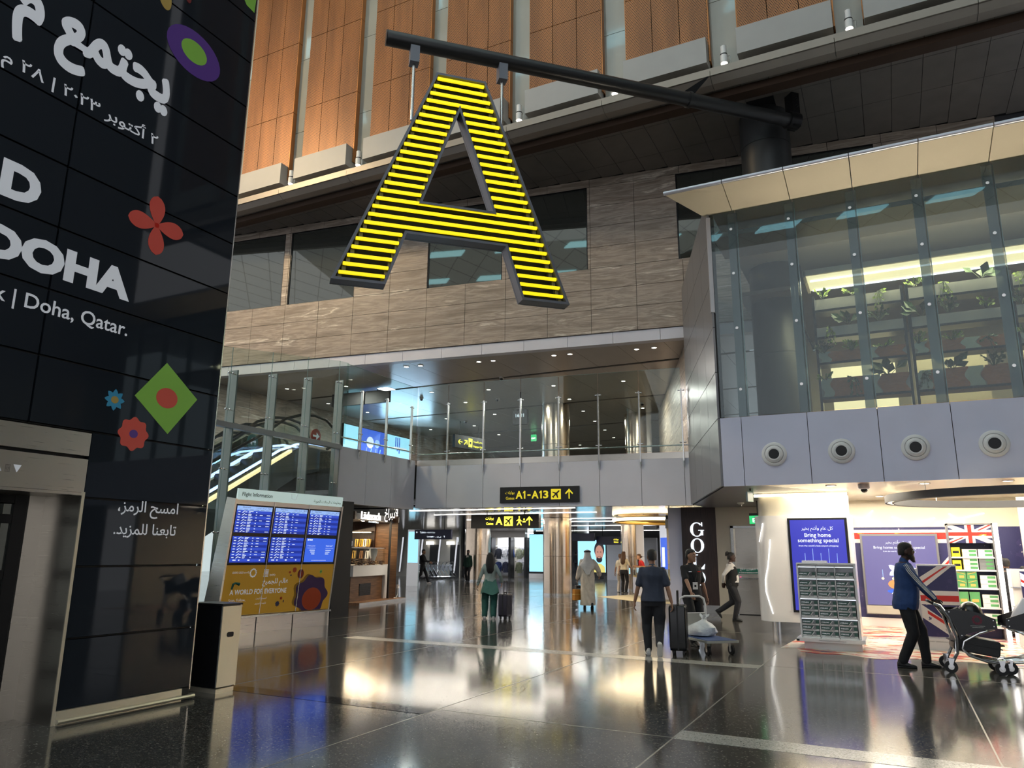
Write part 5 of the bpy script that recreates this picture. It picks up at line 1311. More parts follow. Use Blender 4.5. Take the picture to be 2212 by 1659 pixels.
disc(1.5, 1.45, 0.34, 0.5, -0.02, -0.013, 'ad_hair', t, 'portrait_hair'); disc(1.5, 1.25, 0.27, 0.48, -0.026, -0.02, 'ad_skin', t, 'portrait_face'); disc(1.5, 0.85, 0.2, 0.2, -0.03, -0.026, 'ad_hair', t, 'portrait_beard'); disc(1.5, 0.98, 0.1, 0.05, -0.034, -0.03, 'ad_skin', t, 'portrait_mouth')
for x in (1.4, 1.6): disc(x, 1.32, 0.05, 0.025, -0.03, -0.026, 'ad_hair', t, 'portrait_eye')
G().prism([(1.1, 0.05), (1.9, 0.05), (1.85, 0.4), (1.62, 0.58), (1.38, 0.58), (1.15, 0.4)], -0.02, -0.013).mk('portrait_shirt', 'ad_shirt', t)
bx('wall_hoarding', 'cladding_light', None, -16.45, 46.0, 0, -13.2, 46.3, 2.6, kind='structure', label='plain pale hoarding right of the portrait screen')
bx('wall_gates_end', 'cladding_gloss', None, -40, 66, 0, -10, 66.4, 3.0, kind='structure', label='dim far end of the gates walkway')
bx('wall_gates_side', 'wall_beige', None, -36, 41, 0, -35.6, 66, 3.0, kind='structure', label='far left side wall of the walkway')

# ================================================================== JEWELLERY / GOLD SHOP
gw = empty('wall_gold_front', 'dark wood pier with glowing serif letters beside the walkway', None, (-5.54, 22.0, 0), 0, kind='structure')
bx('wood_pier', 'wood_dark', gw, 0.0, 0, 0.22, 1.0, 0.5, 2.97); bx('pier_base', 'steel', gw, 0.0, -0.01, 0, 1.0, 0.5, 0.22); bx('blue_pier', 'cladding_blue', gw, -0.42, 0.1, 0.0, 0.0, 0.6, 2.97)
t = empty('gold_lettering', 'white glowing vertical serif letters on the dark wood pier', 'sign', (-5.54, 21.98, 0), 0)
def serif_letter(ch, x, z, w_, h_):
    g = G()
    def arc(a0, a1, n=22):
        out = []; inn = []
        for k in range(n + 1):
            a = R(a0 + (a1 - a0) * k / n); c, s_ = math.cos(a), math.sin(a)
            out.append((x + w_ / 2 + w_ / 2 * c, z + h_ / 2 + h_ / 2 * s_)); inn.append((x + w_ / 2 + (w_ / 2 - 0.03 - 0.05 * abs(c)) * c, z + h_ / 2 + (h_ / 2 - 0.025) * s_))
        for k in range(n): g.prism([out[k], out[k + 1], inn[k + 1], inn[k]], -0.03, 0.0)
    if ch == 'O': arc(0, 360, 36)
    if ch == 'G':
        arc(42, 322); g.box(x + w_ * 0.8, -0.03, z + h_ * 0.1, x + w_ * 0.97, 0, z + h_ * 0.45).box(x + w_ * 0.62, -0.03, z + h_ * 0.42, x + w_ * 1.05, 0, z + h_ * 0.47).box(x + w_ * 0.86, -0.03, z + h_ * 0.72, x + w_ * 0.93, 0, z + h_)
    if ch == 'L': g.box(x + w_ * 0.15, -0.03, z, x + w_ * 0.35, 0, z + h_).box(x, -0.03, z, x + w_ * 0.95, 0, z + 0.04).box(x, -0.03, z + h_ - 0.025, x + w_ * 0.5, 0, z + h_).prism([(x + w_ * 0.7, z + 0.02), (x + w_ * 0.95, z + 0.02), (x + w_, z + h_ * 0.35)], -0.03, 0)
    if ch == 'D': arc(-90, 90, 20); g.box(x + w_ * 0.12, -0.03, z, x + w_ * 0.32, 0, z + h_).box(x, -0.03, z, x + w_ * 0.5, 0, z + 0.025).box(x, -0.03, z + h_ - 0.025, x + w_ * 0.5, 0, z + h_)
    g.mk('letter', 'lit_sign', t)
for i, ch in enumerate('GOLD'): serif_letter(ch, 0.26, 2.12 - i * 0.455, 0.38, 0.41)
ew = empty('wall_exit', 'beige wall with a steel emergency door', None, (-4.54, 22.0, 0), 0, kind='structure')
bx('wall_left_of_door', 'wall_beige', ew, 0, 0, 0, 0.42, 0.3, 3.0); bx('wall_right_of_door', 'wall_beige', ew, 1.5, 0, 0, 3.2, 0.3, 3.0); bx('wall_over_door', 'wall_beige', ew, 0.42, 0, 2.4, 1.5, 0.3, 3.0)
d1 = empty('door_2', 'plain grey steel emergency exit door', None, (0, 0, 0), 0, kind='structure', parent=ew)
bx('door_frame', 'steel', d1, 0.4, -0.03, 0, 0.48, 0.2, 2.42); bx('door_frame', 'steel', d1, 0.4, -0.03, 2.36, 1.52, 0.2, 2.42); bx('door_leaf', 'steel_brushed', d1, 0.48, 0.06, 0.02, 1.5, 0.11, 2.36)
bx('push_bar', 'steel', d1, 0.55, -0.02, 0.96, 1.45, 0.04, 1.0); bx('door_notice', 'print_teal', d1, 0.5, 0.05, 1.1, 1.45, 0.06, 1.24); bx('alarm_light', 'screen_red', d1, 0.58, 0.03, 1.0, 0.62, 0.06, 1.03)
text(arabic('في حالة الطوارئ ادفع'), 'print_white', d1, 1.3, 1.175, 0.046, w=0.7, align='R'); text('IN CASE OF EMERGENCY PUSH TO OPEN', 'print_white', d1, 0.56, 1.12, 0.046, w=0.75)
t = empty('exit_sign', 'green lit EXIT sign beside the white display pillar', 'sign', (-3.2, 19.6, 2.38), 0); G().box(0, -0.04, 0, 0.4, 0.04, 0.2).mk('sign_box', 'lit_green', t); bx('sign_hood', 'black', t, 0, -0.05, 0.2, 0.4, 0.05, 0.26); text('EXIT', 'lit_white', t, 0.08, 0.04, -0.046, w=0.28); hang(t, (0.2,), 0.26, 0.6, 0)
t = empty('exit_sign', 'small pale green edge of an exit sign under the fascia corner', 'sign', (-2.6, 15.75, 2.68), R(70)); G().box(0, -0.02, 0, 0.22, 0.02, 0.2).mk('sign_box', 'pane_edge', t); hang(t, (0.15,), 0.22, 0.36, 0)
t = empty('smoke_detector', 'small white smoke detector under the soffit by the exit', 'detector', (-3.5, 20.2, 2.96), 0); G().lathe([(0.09, 0), (0.09, -0.03), (0.05, -0.06)], n=16).mk('detector_body', 'white_paint', t); G().cyl((0.02, 0, -0.06), (0.02, 0, -0.1), 0.012, 6).mk('detector_tip', 'steel', t)
# soffit of the shop block between bridge and shop
sb = empty('ceiling_shop', 'grey soffit and shop ceiling', None, (0, 0, 2.95), 0, kind='structure')
G().prism([(-2.93, 15.24), (-4.8, 20.6), (-4.8, 22.3), (-1.2, 22.3), (-1.2, 17.0), (-2.2, 15.24)], 0.0, 0.05, 'z').mk('grey_soffit', 'cladding_gloss', sb)
mat('shop_ceiling', (0.72, 0.66, 0.52), 0.25)
G().prism([(-2.2, 15.24), (-1.2, 17.0), (-1.2, 22.0), (9.6, 22.0), (9.6, 15.24)], 0.0, 0.05, 'z').mk('shop_ceiling_panel', 'shop_ceiling', sb)
# counter
jc = empty('jewellery_counter', 'curved glass jewellery counter with blue grey panelled front', 'counter', (-9.75, 30.2, 0), R(-61.4))
def outline(o_, L_=4.6, d_=0.55):
    """plan of the counter: rounded left end, gently bowed front"""
    p = [(0.35 - (0.35 + o_) * math.sin(R(a)), 0.3 - (0.3 + o_) * math.cos(R(a))) for a in range(90, -1, -15)]
    p += [(x, -o_ - 0.12 * math.sin(PI * (x - 0.35) / (L_ - 0.35))) for x in np.linspace(0.6, L_, 14)]
    return p + [(L_, d_), (0.35, d_), (0.0 - o_, d_ * 0.85)]
G().prism(outline(0.0), 0.08, 0.72, 'z').mk('counter_front', 'cladding_blue', jc, smooth=True)
G().prism(outline(-0.04), 0.0, 0.08, 'z').mk('counter_plinth', 'steel', jc)
G().prism(outline(-0.01), 0.72, 0.78, 'z').mk('display_bed', 'print_gold', jc)
G().prism(outline(-0.005), 0.78, 1.1, 'z').mk('case_glass', 'pane_case', jc)
G().prism(outline(0.03, 1.9), 1.1, 1.14, 'z').mk('counter_top', 'wood_warm', jc)
bx('price_light', 'screen_cyan', jc, 0.2, -0.13, 0.82, 0.34, -0.11, 1.05)
fm = bx('floor_mat', 'panel_beige', None, -10.0, 26.2, 0.0, -6.4, 29.8, 0.006, label='pale triangular floor inlay around the jewellery counter', cat='floor inlay')
fm.data.clear_geometry(); fm.data.from_pydata([(-10.4, 27.9, 0.004), (-7.4, 25.2, 0.004), (-6.2, 25.6, 0.004), (-6.2, 31, 0.004), (-9.4, 31, 0.004), (-10.4, 27.9, 0.0), (-7.4, 25.2, 0.0), (-6.2, 25.6, 0.0), (-6.2, 31, 0.0), (-9.4, 31, 0.0)], [], [(0, 1, 2, 3, 4), (9, 8, 7, 6, 5)] + [(i, (i + 1) % 5, (i + 1) % 5 + 5, i + 5) for i in range(5)]); fm.data.update()
jw = empty('wall_jeweller', 'beige panelled inner wall of the jewellery shop', None, (-8.55, 31.4, 0), R(-62), kind='structure')
for k in range(5):
    for x in range(3): bx('wall_panel', 'panel_beige', jw, x * 0.9, 0.0, k * 0.6 + 0.005, x * 0.9 + 0.89, 0.04, k * 0.6 + 0.595)
bx('wood_wall', 'wood_warm', jw, 2.7, -0.1, 0, 4.2, 0.0, 3.0)
t = empty('poster_pillar', 'narrow blue lit poster pillar beside the jewellery counter', 'screen', (-8.95, 31.75, 0), R(-40)); bx('casing', 'chrome', t, 0, 0, 0, 0.7, 0.12, 2.9); bx('lit_face', 'screen_blue2', t, 0.06, -0.012, 1.0, 0.64, 0, 2.3); bx('face_print', 'screen_text', t, 0.15, -0.016, 1.1, 0.35, -0.012, 1.9)
t = empty('ring_ceiling_light', 'curved gold ceiling ring light above the jewellery counter', 'ceiling light', (-8.0, 28.4, 2.86), 0)
pr = [(1.6 * math.cos(2 * PI * k / 40), 2.1 * math.sin(2 * PI * k / 40), 0.0) for k in range(40)]
G().tube(pr, 0.09, 8, closed=True).mk('ring_body', 'print_gold', t, smooth=True); G().tube([(p[0] * 1.05, p[1] * 1.05, 0.0) for p in pr], 0.06, 6, closed=True).mk('ring_glow', 'lit_warm', t)
t = empty('bullet_camera', 'white ceiling camera box hanging before the jewellery ring light', 'camera', (-6.6, 24.6, 2.45), R(10)); G().box(-0.12, -0.1, 0, 0.12, 0.1, 0.3).mk('camera_box', 'white_paint', t); G().box(-0.1, -0.12, 0.3, 0.14, 0.1, 0.42).mk('camera_head', 'black_metal', t); hang(t, (0,), 0.42, 0.55, 0)

# ================================================================== DUTY FREE SHOP (right)
def splash(name, stops, scale, rough=0.35, detail=6, stretch=(1, 1, 1)):
    m, t, b = nt(name)
    tc = t.nodes.new('ShaderNodeTexCoord'); mp = t.nodes.new('ShaderNodeMapping'); mp.inputs['Scale'].default_value = stretch
    n = t.nodes.new('ShaderNodeTexNoise'); n.inputs['Scale'].default_value = scale; n.inputs['Detail'].default_value = detail; n.inputs['Roughness'].default_value = 0.6
    r = ramp(t, stops, 'CONSTANT')
    t.links.new(tc.outputs['Object'], mp.inputs['Vector']); t.links.new(mp.outputs[0], n.inputs['Vector']); t.links.new(n.outputs['Fac'], r.inputs['Fac']); t.links.new(r.outputs[0], b.inputs['Base Color'])
    b.inputs['Roughness'].default_value = rough
    return m
CRM = (0.58, 0.53, 0.45)
splash('carpet_splash', [(0.0, (0.04, 0.04, 0.11)), (0.36, (0.45, 0.03, 0.03)), (0.44, (0.55, 0.3, 0.05)), (0.46, CRM), (0.57, (0.42, 0.03, 0.03)), (0.6, CRM), (0.64, (0.05, 0.05, 0.13))], 1.1, detail=4, stretch=(1, 2.2, 1))
splash('flag_splash', [(0.0, (0.03, 0.03, 0.11)), (0.56, (0.045, 0.04, 0.13)), (0.64, (0.7, 0.66, 0.6))], 3.2)
splash('flag_red_worn', [(0.0, (0.55, 0.03, 0.02)), (0.6, (0.6, 0.3, 0.03)), (0.68, (0.75, 0.7, 0.62))], 3.5, stretch=(1, 1, 3))
splash('flag_white_worn', [(0.0, (0.76, 0.73, 0.68)), (0.66, (0.08, 0.08, 0.18))], 5.0)
cpt = G(); q_ = []
for k in range(60):
    a = k / 59.0; q_.append((-2.0 + a * 7.5, 14.15 + 0.12 * math.sin(a * 23) + 0.1 * math.sin(a * 51) + (0.5 if a < 0.05 else 0)))
cpt.prism(q_ + [(5.5, 21.6), (-1.2, 21.6), (-1.9, 16.5)], 0.0, 0.003, 'z')
cpt.mk('floor_graphic', 'carpet_splash', None, label='cream floor covering with red and navy paint splashes in the shop', cat='floor covering')
sw = empty('wall_shop_back', 'shop back wall with union flag paint print and white line lights', None, (-1.0, 20.3, 0), 0, kind='structure')
bx('wall_panel', 'shop_ceiling', sw, -0.4, 0.0, 2.3, 6, 0.2, 2.95); bx('flag_wall', 'flag_splash', sw, -0.4, 0.0, 0.2, 6, 0.2, 2.3); bx('wall_plinth', 'white_gloss', sw, -0.4, -0.05, 0.0, 6, 0.2, 0.2)
bx('flag_band_red', 'flag_red_worn', sw, -0.4, -0.006, 2.02, 2.2, 0.0, 2.17); bx('flag_band_white', 'flag_white_worn', sw, -0.4, -0.004, 1.93, 2.2, 0.0, 2.24)
G().prism([(1.3, 0.55), (1.3, 0.75), (2.2, 1.75), (2.2, 1.55)], -0.006, 0).mk('flag_band_white', 'flag_white_worn', sw); G().prism([(1.3, 0.6), (1.3, 0.67), (2.2, 1.68), (2.2, 1.61)], -0.01, -0.006).mk('flag_band_red', 'flag_red', sw)
for a, b in (((-0.1, 2.62), (0.75, 2.36)), ((0.6, 2.7), (0.25, 2.36)), ((1.0, 2.55), (1.3, 2.36)), ((1.4, 2.36), (1.9, 2.5)), ((1.9, 2.36), (2.9, 2.6)), ((2.2, 2.6), (2.5, 2.36)), ((3.6, 2.2), (4.6, 2.5))):
    dx, dz = b[0] - a[0], b[1] - a[1]; L_ = math.hypot(dx, dz); nx_, nz_ = -dz / L_ * 0.012, dx / L_ * 0.012
    G().prism([(a[0] + nx_, a[1] + nz_), (b[0] + nx_, b[1] + nz_), (b[0] - nx_, b[1] - nz_), (a[0] - nx_, a[1] - nz_)], -0.02, 0.0).mk('line_light', 'lit_white', sw)
def holiday_screen(parent, x0, z0, x1, z1, y, star=False, lum=1):
    s_ = bx('screen_face', 'screen_violet' if star else 'screen_indigo', parent, x0, y, z0, x1, y + 0.02, z1)
    w_ = x1 - x0; c = (x0 + x1) / 2; h_ = z1 - z0; y -= 0.004
    text(arabic('كل عام وأنتم بخير'), 'screen_text', s_, c, z1 - h_ * 0.13, y, w=w_ * 0.58 if not star else w_ * 0.36, align='C')
    if star: text('Bring home something special', 'screen_text', s_, c, z1 - h_ * 0.2, y, w=w_ * 0.7, align='C')
    else:
        text('Bring home', 'screen_text', s_, c, z1 - h_ * 0.205, y, w=w_ * 0.48, align='C', bold=0.01); text('something special', 'screen_text', s_, c, z1 - h_ * 0.265, y, w=w_ * 0.74, align='C', bold=0.01)
    text("from the world's best airport shopping", 'screen_text', s_, c, z1 - h_ * (0.305 if not star else 0.24), y, w=w_ * 0.72 if not star else w_ * 0.44, align='C')
    zz = z0 + h_ * (0.42 if not star else 0.3)
    for k in range(5):
        xx = x0 + w_ * (0.24 + k * 0.145); G().box(xx, y - 0.001, zz + h_ * 0.1, xx + w_ * 0.008, y, zz + h_ * 0.26 * (1 if k % 2 else 0.8)).mk('lantern_string', 'screen_head', s_)
        disc(xx, zz + h_ * 0.08, w_ * 0.02, h_ * 0.018, y - 0.001, y, 'lit_warm_soft', s_, 'lantern', n=10)
    if star:
        flower(c - w_ * 0.06, z0 + h_ * 0.5, 0.1, 0.2, 5, y - 0.002, y - 0.001, 'screen_text', s_, 'printed_star', sharp=True)
        disc(c - w_ * 0.04, z0 + h_ * 0.3, 0.24, 0.12, y - 0.001, y, 'screen_orange', s_, 'printed_glow'); disc(c - w_ * 0.02, z0 + h_ * 0.2, 0.3, 0.06, y - 0.001, y, 'screen_blue2', s_, 'printed_glow')
        for k in range(4): G().prism([(c - 0.25 + k * 0.1, z0 + h_ * (0.16 + 0.03 * k)), (c - 0.1 + k * 0.1, z0 + h_ * (0.18 + 0.03 * k)), (c - 0.2 + k * 0.1, z0 + h_ * (0.2 + 0.03 * k))], y - 0.003, y - 0.002).mk('printed_gem', 'screen_text', s_)
    else:
        disc(c, z0 + h_ * 0.3, w_ * 0.3, h_ * 0.05, y - 0.001, y, 'screen_orange', s_, 'printed_glow')
    return s_
emis('screen_indigo', (0.035, 0.04, 0.42), 0.85); emis('screen_violet', (0.13, 0.12, 0.3), 0.9); emis('screen_orange', (0.8, 0.3, 0.1), 0.9)
t = empty('video_wall', 'large framed holiday video screen on the flag print wall', 'screen', (0, 20.2, 0), 0)
bx('screen_frame', 'cladding_gloss', t, -0.74, -0.02, 0.28, 0.9, 0.08, 2.14); holiday_screen(t, -0.69, 0.5, 0.85, 2.09, -0.04, True); bx('frame_foot', 'wall_beige', t, -0.72, -0.06, 0.3, 0.88, -0.02, 0.48)
# white display pillar with the tall screen
wp = empty('display_pillar', 'curved white display pillar with a tall blue holiday screen', 'pillar', (-1.75, 17.75, 0), 0)
q_ = [(-0.78 + 0.38 * math.cos(R(a)) , -0.1 + 0.45 * math.sin(R(a))) for a in range(270, 89, -15)]
G().prism([(-0.3, -0.55), (0.98, -0.55), (0.98, 0.35)] + list(reversed(q_)) if False else [(0.98, -0.5), (0.98, 0.35)] + [(-0.7 - 0.32 * math.sin(R(a)), -0.075 + 0.425 * math.cos(R(a))) for a in range(0, 181, 12)], 0.24, 2.46, 'z').mk('pillar_shell', 'white_gloss', wp, smooth=True)
G().prism([(0.93, -0.42), (0.93, 0.3)] + [(-0.66 - 0.28 * math.sin(R(a)), -0.06 + 0.36 * math.cos(R(a))) for a in range(0, 181, 15)], 2.46, 2.95, 'z').mk('pillar_neck', 'shop_ceiling', wp, smooth=True)
G().prism([(0.9, -0.4), (0.9, 0.3)] + [(-0.55 - 0.24 * math.sin(R(a)), -0.05 + 0.35 * math.cos(R(a))) for a in range(0, 181, 15)], 0.0, 0.24, 'z').mk('pillar_foot', 'steel', wp, smooth=True)
bx('screen_frame', 'black_metal', wp, -0.28, -0.53, 0.45, 0.9, -0.5, 2.4); holiday_screen(wp, -0.23, 0.5, 0.85, 2.36, -0.55)
G().tube([(-0.8, -0.5, 2.3), (-0.86, -0.48, 2.05), (-0.9, -0.46, 1.9)], 0.007, 6).mk('line_light', 'lit_white', wp); G().tube([(-0.66, -0.515, 1.95), (-0.74, -0.51, 1.4), (-0.82, -0.5, 1.1), (-0.82, -0.5, 0.85), (-0.7, -0.515, 0.4)], 0.007, 6).mk('line_light', 'lit_white', wp)
# STERLING carton stand
ST = empty('carton_stand', 'white tiered display stand of grey and green cigarette cartons', 'display stand', (-1.63, 14.8, 0), 0)
bx('plinth', 'white_gloss', ST, 0.03, 0.0, 0.0, 0.97, 0.75, 0.13); bx('plinth_top', 'white_gloss', ST, -0.08, -0.08, 0.13, 1.03, 0.8, 0.19); bx('corner_cap', 'black', ST, -0.09, -0.09, 0.14, -0.04, -0.05, 0.17)
text('TOBACCO SERIOUSLY DAMAGES HEALTH', 'print_black', ST, 0.28, 0.15, -0.083, w=0.44)
G().prism([(0.02, 0.19), (0.72, 0.19), (0.62, 1.48), (0.02, 1.48)], -0.02, 0.0, 'x').mk('side_panel', 'white_gloss', ST); G().prism([(0.02, 0.19), (0.72, 0.19), (0.62, 1.48), (0.02, 1.48)], 0.94, 0.97, 'x').mk('side_panel', 'white_gloss', ST)
bx('back_panel', 'white_gloss', ST, 0.0, 0.3, 0.19, 0.94, 0.33, 1.48); bx('top_ledge', 'white_gloss', ST, -0.01, 0.01, 1.46, 0.96, 0.34, 1.49); bx('top_vent', 'steel', ST, 0.08, 0.06, 1.49, 0.5, 0.3, 1.53)
SZ = [0.21, 0.545, 0.885, 1.235]
for z in SZ + [1.45]: bx('shelf', 'white_gloss', ST, 0.0, 0.03, z - 0.025, 0.94, 0.3, z)
for z in (0.52, 0.86, 1.21, 1.42): bx('shelf_light', 'lit_sign', ST, 0.01, 0.05, z - 0.012, 0.93, 0.07, z)
for x in (-0.003, 0.307, 0.617, 0.93): bx('divider', 'white_gloss', ST, x, 0.03, 0.19, x + 0.012, 0.3, 1.46)
mat('carton_grey', (0.19, 0.2, 0.21), 0.3); mat('carton_green', (0.02, 0.085, 0.06), 0.3); mat('carton_white', (0.7, 0.7, 0.68), 0.4); mat('carton_lime', (0.1, 0.32, 0.12), 0.3)
def carton(parent_kind):
    t = empty('carton', None, 'carton', (0, 0, 0), 0, 'cartons on the front stand')
    G().box(0, 0, 0, 0.285, 0.2, 0.092).mk('carton_box', 'carton_grey', t)
    b_ = G().prism([(0.004, 0.032), (0.15, 0.032), (0.19, 0.086), (0.004, 0.086)], -0.002, 0.0).mk('green_band', 'carton_green', t)
    text('STERLING', 'print_white', b_, 0.014, 0.05, -0.004, w=0.125, bold=0.02)
    G().prism([(0.15, 0.032), (0.165, 0.032), (0.205, 0.086), (0.19, 0.086)], -0.002, 0.0).mk('white_slash', 'carton_white', t)
    G().box(0.225, -0.002, 0.034, 0.28, 0, 0.088).mk('green_corner', 'carton_green', t)
    w_ = G().box(0.002, -0.002, 0.002, 0.283, 0, 0.03).mk('warning_label', 'carton_white', t)
    text('Smoking kills', 'print_black', w_, 0.06, 0.007, -0.004, w=0.17)
    return t
c0 = None
for sh in range(4):
    for lv in range(3 if sh < 3 else 1):
        for cl in range(3):
            lb = 'grey green carton, %s column of the front stand, %s' % (('left', 'centre', 'right')[cl], 'on the top shelf' if sh == 3 else '%s up on the %s shelf' % (ORD[lv], ('bottom', 'second', 'third')[sh]))
            l = (-1.63 + 0.012 + cl * 0.31, 14.8 + 0.04 + lv * 0.004, SZ[sh] + lv * 0.095 + 0.001)
            if c0 is None: c0 = carton(0); c0.location = l; c0['label'] = lb
            else: copy_tree(c0, None, l, None, lb)
# flag print display unit in the middle
U = empty('flag_display_unit', 'low display unit wrapped in union flag paint print', 'display unit', (0.02, 15.75, 0), 0)
bx('plinth', 'white_gloss', U, 0.0, 0, 0, 0.92, 0.6, 0.2); bx('body', 'white_gloss', U, 0.3, 0.03, 0.2, 0.92, 0.55, 1.48); bx('open_side', 'cladding_light', U, 0.05, 0.1, 0.2, 0.3, 0.5, 1.4)
for z in (0.5, 0.85, 1.15): bx('side_shelf', 'white_gloss', U, 0.05, 0.05, z, 0.3, 0.5, z + 0.02)
bx('flag_field', 'flag_splash', U, 0.31, 0.02, 0.23, 0.91, 0.03, 1.45)
G().prism([(0.31, 1.0), (0.31, 1.24), (0.62, 1.45), (0.85, 1.45)], 0.014, 0.02).mk('flag_band_white', 'flag_white_worn', U); G().prism([(0.31, 1.1), (0.31, 1.15), (0.74, 1.45), (0.79, 1.45), (0.68, 1.38)], 0.01, 0.014).mk('flag_band_red', 'flag_red', U)
bx('flag_band_white', 'flag_white_worn', U, 0.31, 0.013, 0.78, 0.91, 0.02, 1.02); bx('flag_band_red', 'flag_red', U, 0.31, 0.009, 0.84, 0.91, 0.013, 0.94)
G().prism([(0.31, 0.78), (0.31, 0.55), (0.75, 0.23), (0.91, 0.23), (0.91, 0.32)], 0.014, 0.02).mk('flag_band_white', 'flag_white_worn', U); G().prism([(0.4, 0.68), (0.4, 0.62), (0.9, 0.27), (0.9, 0.33)], 0.01, 0.014).mk('flag_band_red', 'flag_red', U)
text('TOBACCO SERIOUSLY DAMAGES HEALTH', 'print_black', U, 0.2, 0.14, -0.004, w=0.5)
# tall carton shelf with flag header
TS = empty('tall_shelf_unit', 'tall shelf unit with union flag header and cartons', 'shelf unit', (1.0, 18.3, 0), 0)
for x in (0.0, 0.8): bx('upright', 'cladding_gloss', TS, x, -0.02, 0, x + 0.03, 0.4, 2.3)
bx('top_frame', 'cladding_gloss', TS, 0, -0.02, 2.27, 0.83, 0.4, 2.3); bx('back_panel', 'flag_splash', TS, 0.03, 0.36, 0, 0.8, 0.4, 2.27); bx('side_light', 'lit_white', TS, 0.84, 0.0, 0.0, 0.92, 0.3, 2.3)
hd = bx('flag_header', 'flag_navy', TS, 0.03, 0.0, 1.9, 0.8, 0.03, 2.27)
for P, m, y in (([(0.03, 1.9), (0.12, 1.9), (0.8, 2.22), (0.8, 2.27), (0.71, 2.27), (0.03, 1.95)], 'flag_white', -0.002), ([(0.8, 1.9), (0.71, 1.9), (0.03, 2.22), (0.03, 2.27), (0.12, 2.27), (0.8, 1.95)], 'flag_white', -0.003), ([(0.03, 2.0), (0.8, 2.0), (0.8, 2.17), (0.03, 2.17)], 'flag_white', -0.004), ([(0.33, 1.9), (0.5, 1.9), (0.5, 2.27), (0.33, 2.27)], 'flag_white', -0.005), ([(0.03, 2.045), (0.8, 2.045), (0.8, 2.12), (0.03, 2.12)], 'flag_red_worn', -0.006), ([(0.38, 1.9), (0.45, 1.9), (0.45, 2.27), (0.38, 2.27)], 'flag_red_worn', -0.007), ([(0.03, 1.915), (0.06, 1.9), (0.3, 2.01), (0.27, 2.02)], 'flag_red', -0.008), ([(0.55, 2.16), (0.58, 2.15), (0.8, 2.26), (0.77, 2.27)], 'flag_red', -0.008)):
    G().prism(P, y, y + 0.0015).mk('flag_band', m, hd)
TZ = [0.25, 0.62, 1.0, 1.36, 1.62]
for z in TZ: bx('shelf', 'white_gloss', TS, 0.03, 0.0, z - 0.03, 0.8, 0.36, z)
def small_box(name, m, band, x, z, w_, h_, lb, n=1):
    o = empty(name, lb, 'carton', (1.0 + x, 18.32, z), 0, 'cartons in the tall shelf')
    G().box(0, 0, 0, w_, 0.2, h_).mk('carton_box', m, o); G().box(w_ * 0.45, -0.003, h_ * 0.25, w_ * 0.95, 0, h_ * 0.85).mk('carton_band', band, o)
for sh, z in enumerate(TZ[2:]):
    sh += 2
for z, rows, tag in ((1.62, 2, 'top'), (1.36, 3, 'second')):
    for cl in range(2):
        for r_ in range(rows): small_box('carton', 'carton_white' if cl == 0 or tag == 'top' else 'carton_grey', 'carton_lime', 0.24 + cl * 0.28, z + 0.002 + r_ * 0.078, 0.26, 0.074, 'pale green carton, %s up in the %s stack of the %s tall shelf' % (ORD[r_], ('left', 'right')[cl], tag))
    o = empty('tobacco_tin', 'bright yellow box at the left end of the %s lit shelf' % tag, 'box', (1.05, 18.32, z), 0); G().box(0, 0, 0, 0.15, 0.18, 0.19).mk('box_body', 'print_yellow', o); G().box(0.02, -0.003, 0.07, 0.13, 0, 0.12).mk('box_label', 'print_black', o)
for k in range(4):
    o = empty('tobacco_pack', 'green pack with gold bars, %s of the square block on the tall shelf' % ('upper left', 'upper right', 'lower left', 'lower right')[k], 'box', (1.08 + (k % 2) * 0.19, 18.32, 1.0 + 0.165 * (k < 2)), 0, 'green tobacco packs')
    G().box(0, 0, 0, 0.18, 0.15, 0.16).mk('pack_body', 'carton_lime', o); G().prism([(0.02, 0.1), (0.16, 0.14), (0.16, 0.155), (0.02, 0.115)] if k % 2 else [(0.02, 0.14), (0.16, 0.1), (0.16, 0.115), (0.02, 0.155)], -0.003, 0).mk('gold_bar', 'print_gold', o); G().box(0.05, -0.003, 0.03, 0.14, 0, 0.08).mk('gold_label', 'print_gold', o)
for z, tag in ((1.0, 'third'), (0.62, 'fourth'), (0.25, 'bottom')):
    for r_ in range(3): small_box('carton', 'carton_white', 'carton_lime', 0.5, z + 0.002 + r_ * 0.085, 0.28, 0.08, 'pale green carton, %s up at the right of the %s tall shelf' % (ORD[r_], tag))
for k in range(2):
    o = empty('tobacco_pack', 'green pack on the fourth shelf of the tall unit, %s one' % ('left', 'right')[k], 'box', (1.08 + k * 0.2, 18.32, 0.62), 0, 'green tobacco packs'); G().box(0, 0, 0, 0.18, 0.15, 0.3).mk('pack_body', 'carton_lime', o); G().box(0.03, -0.003, 0.1, 0.15, 0, 0.16).mk('gold_label', 'print_gold', o)
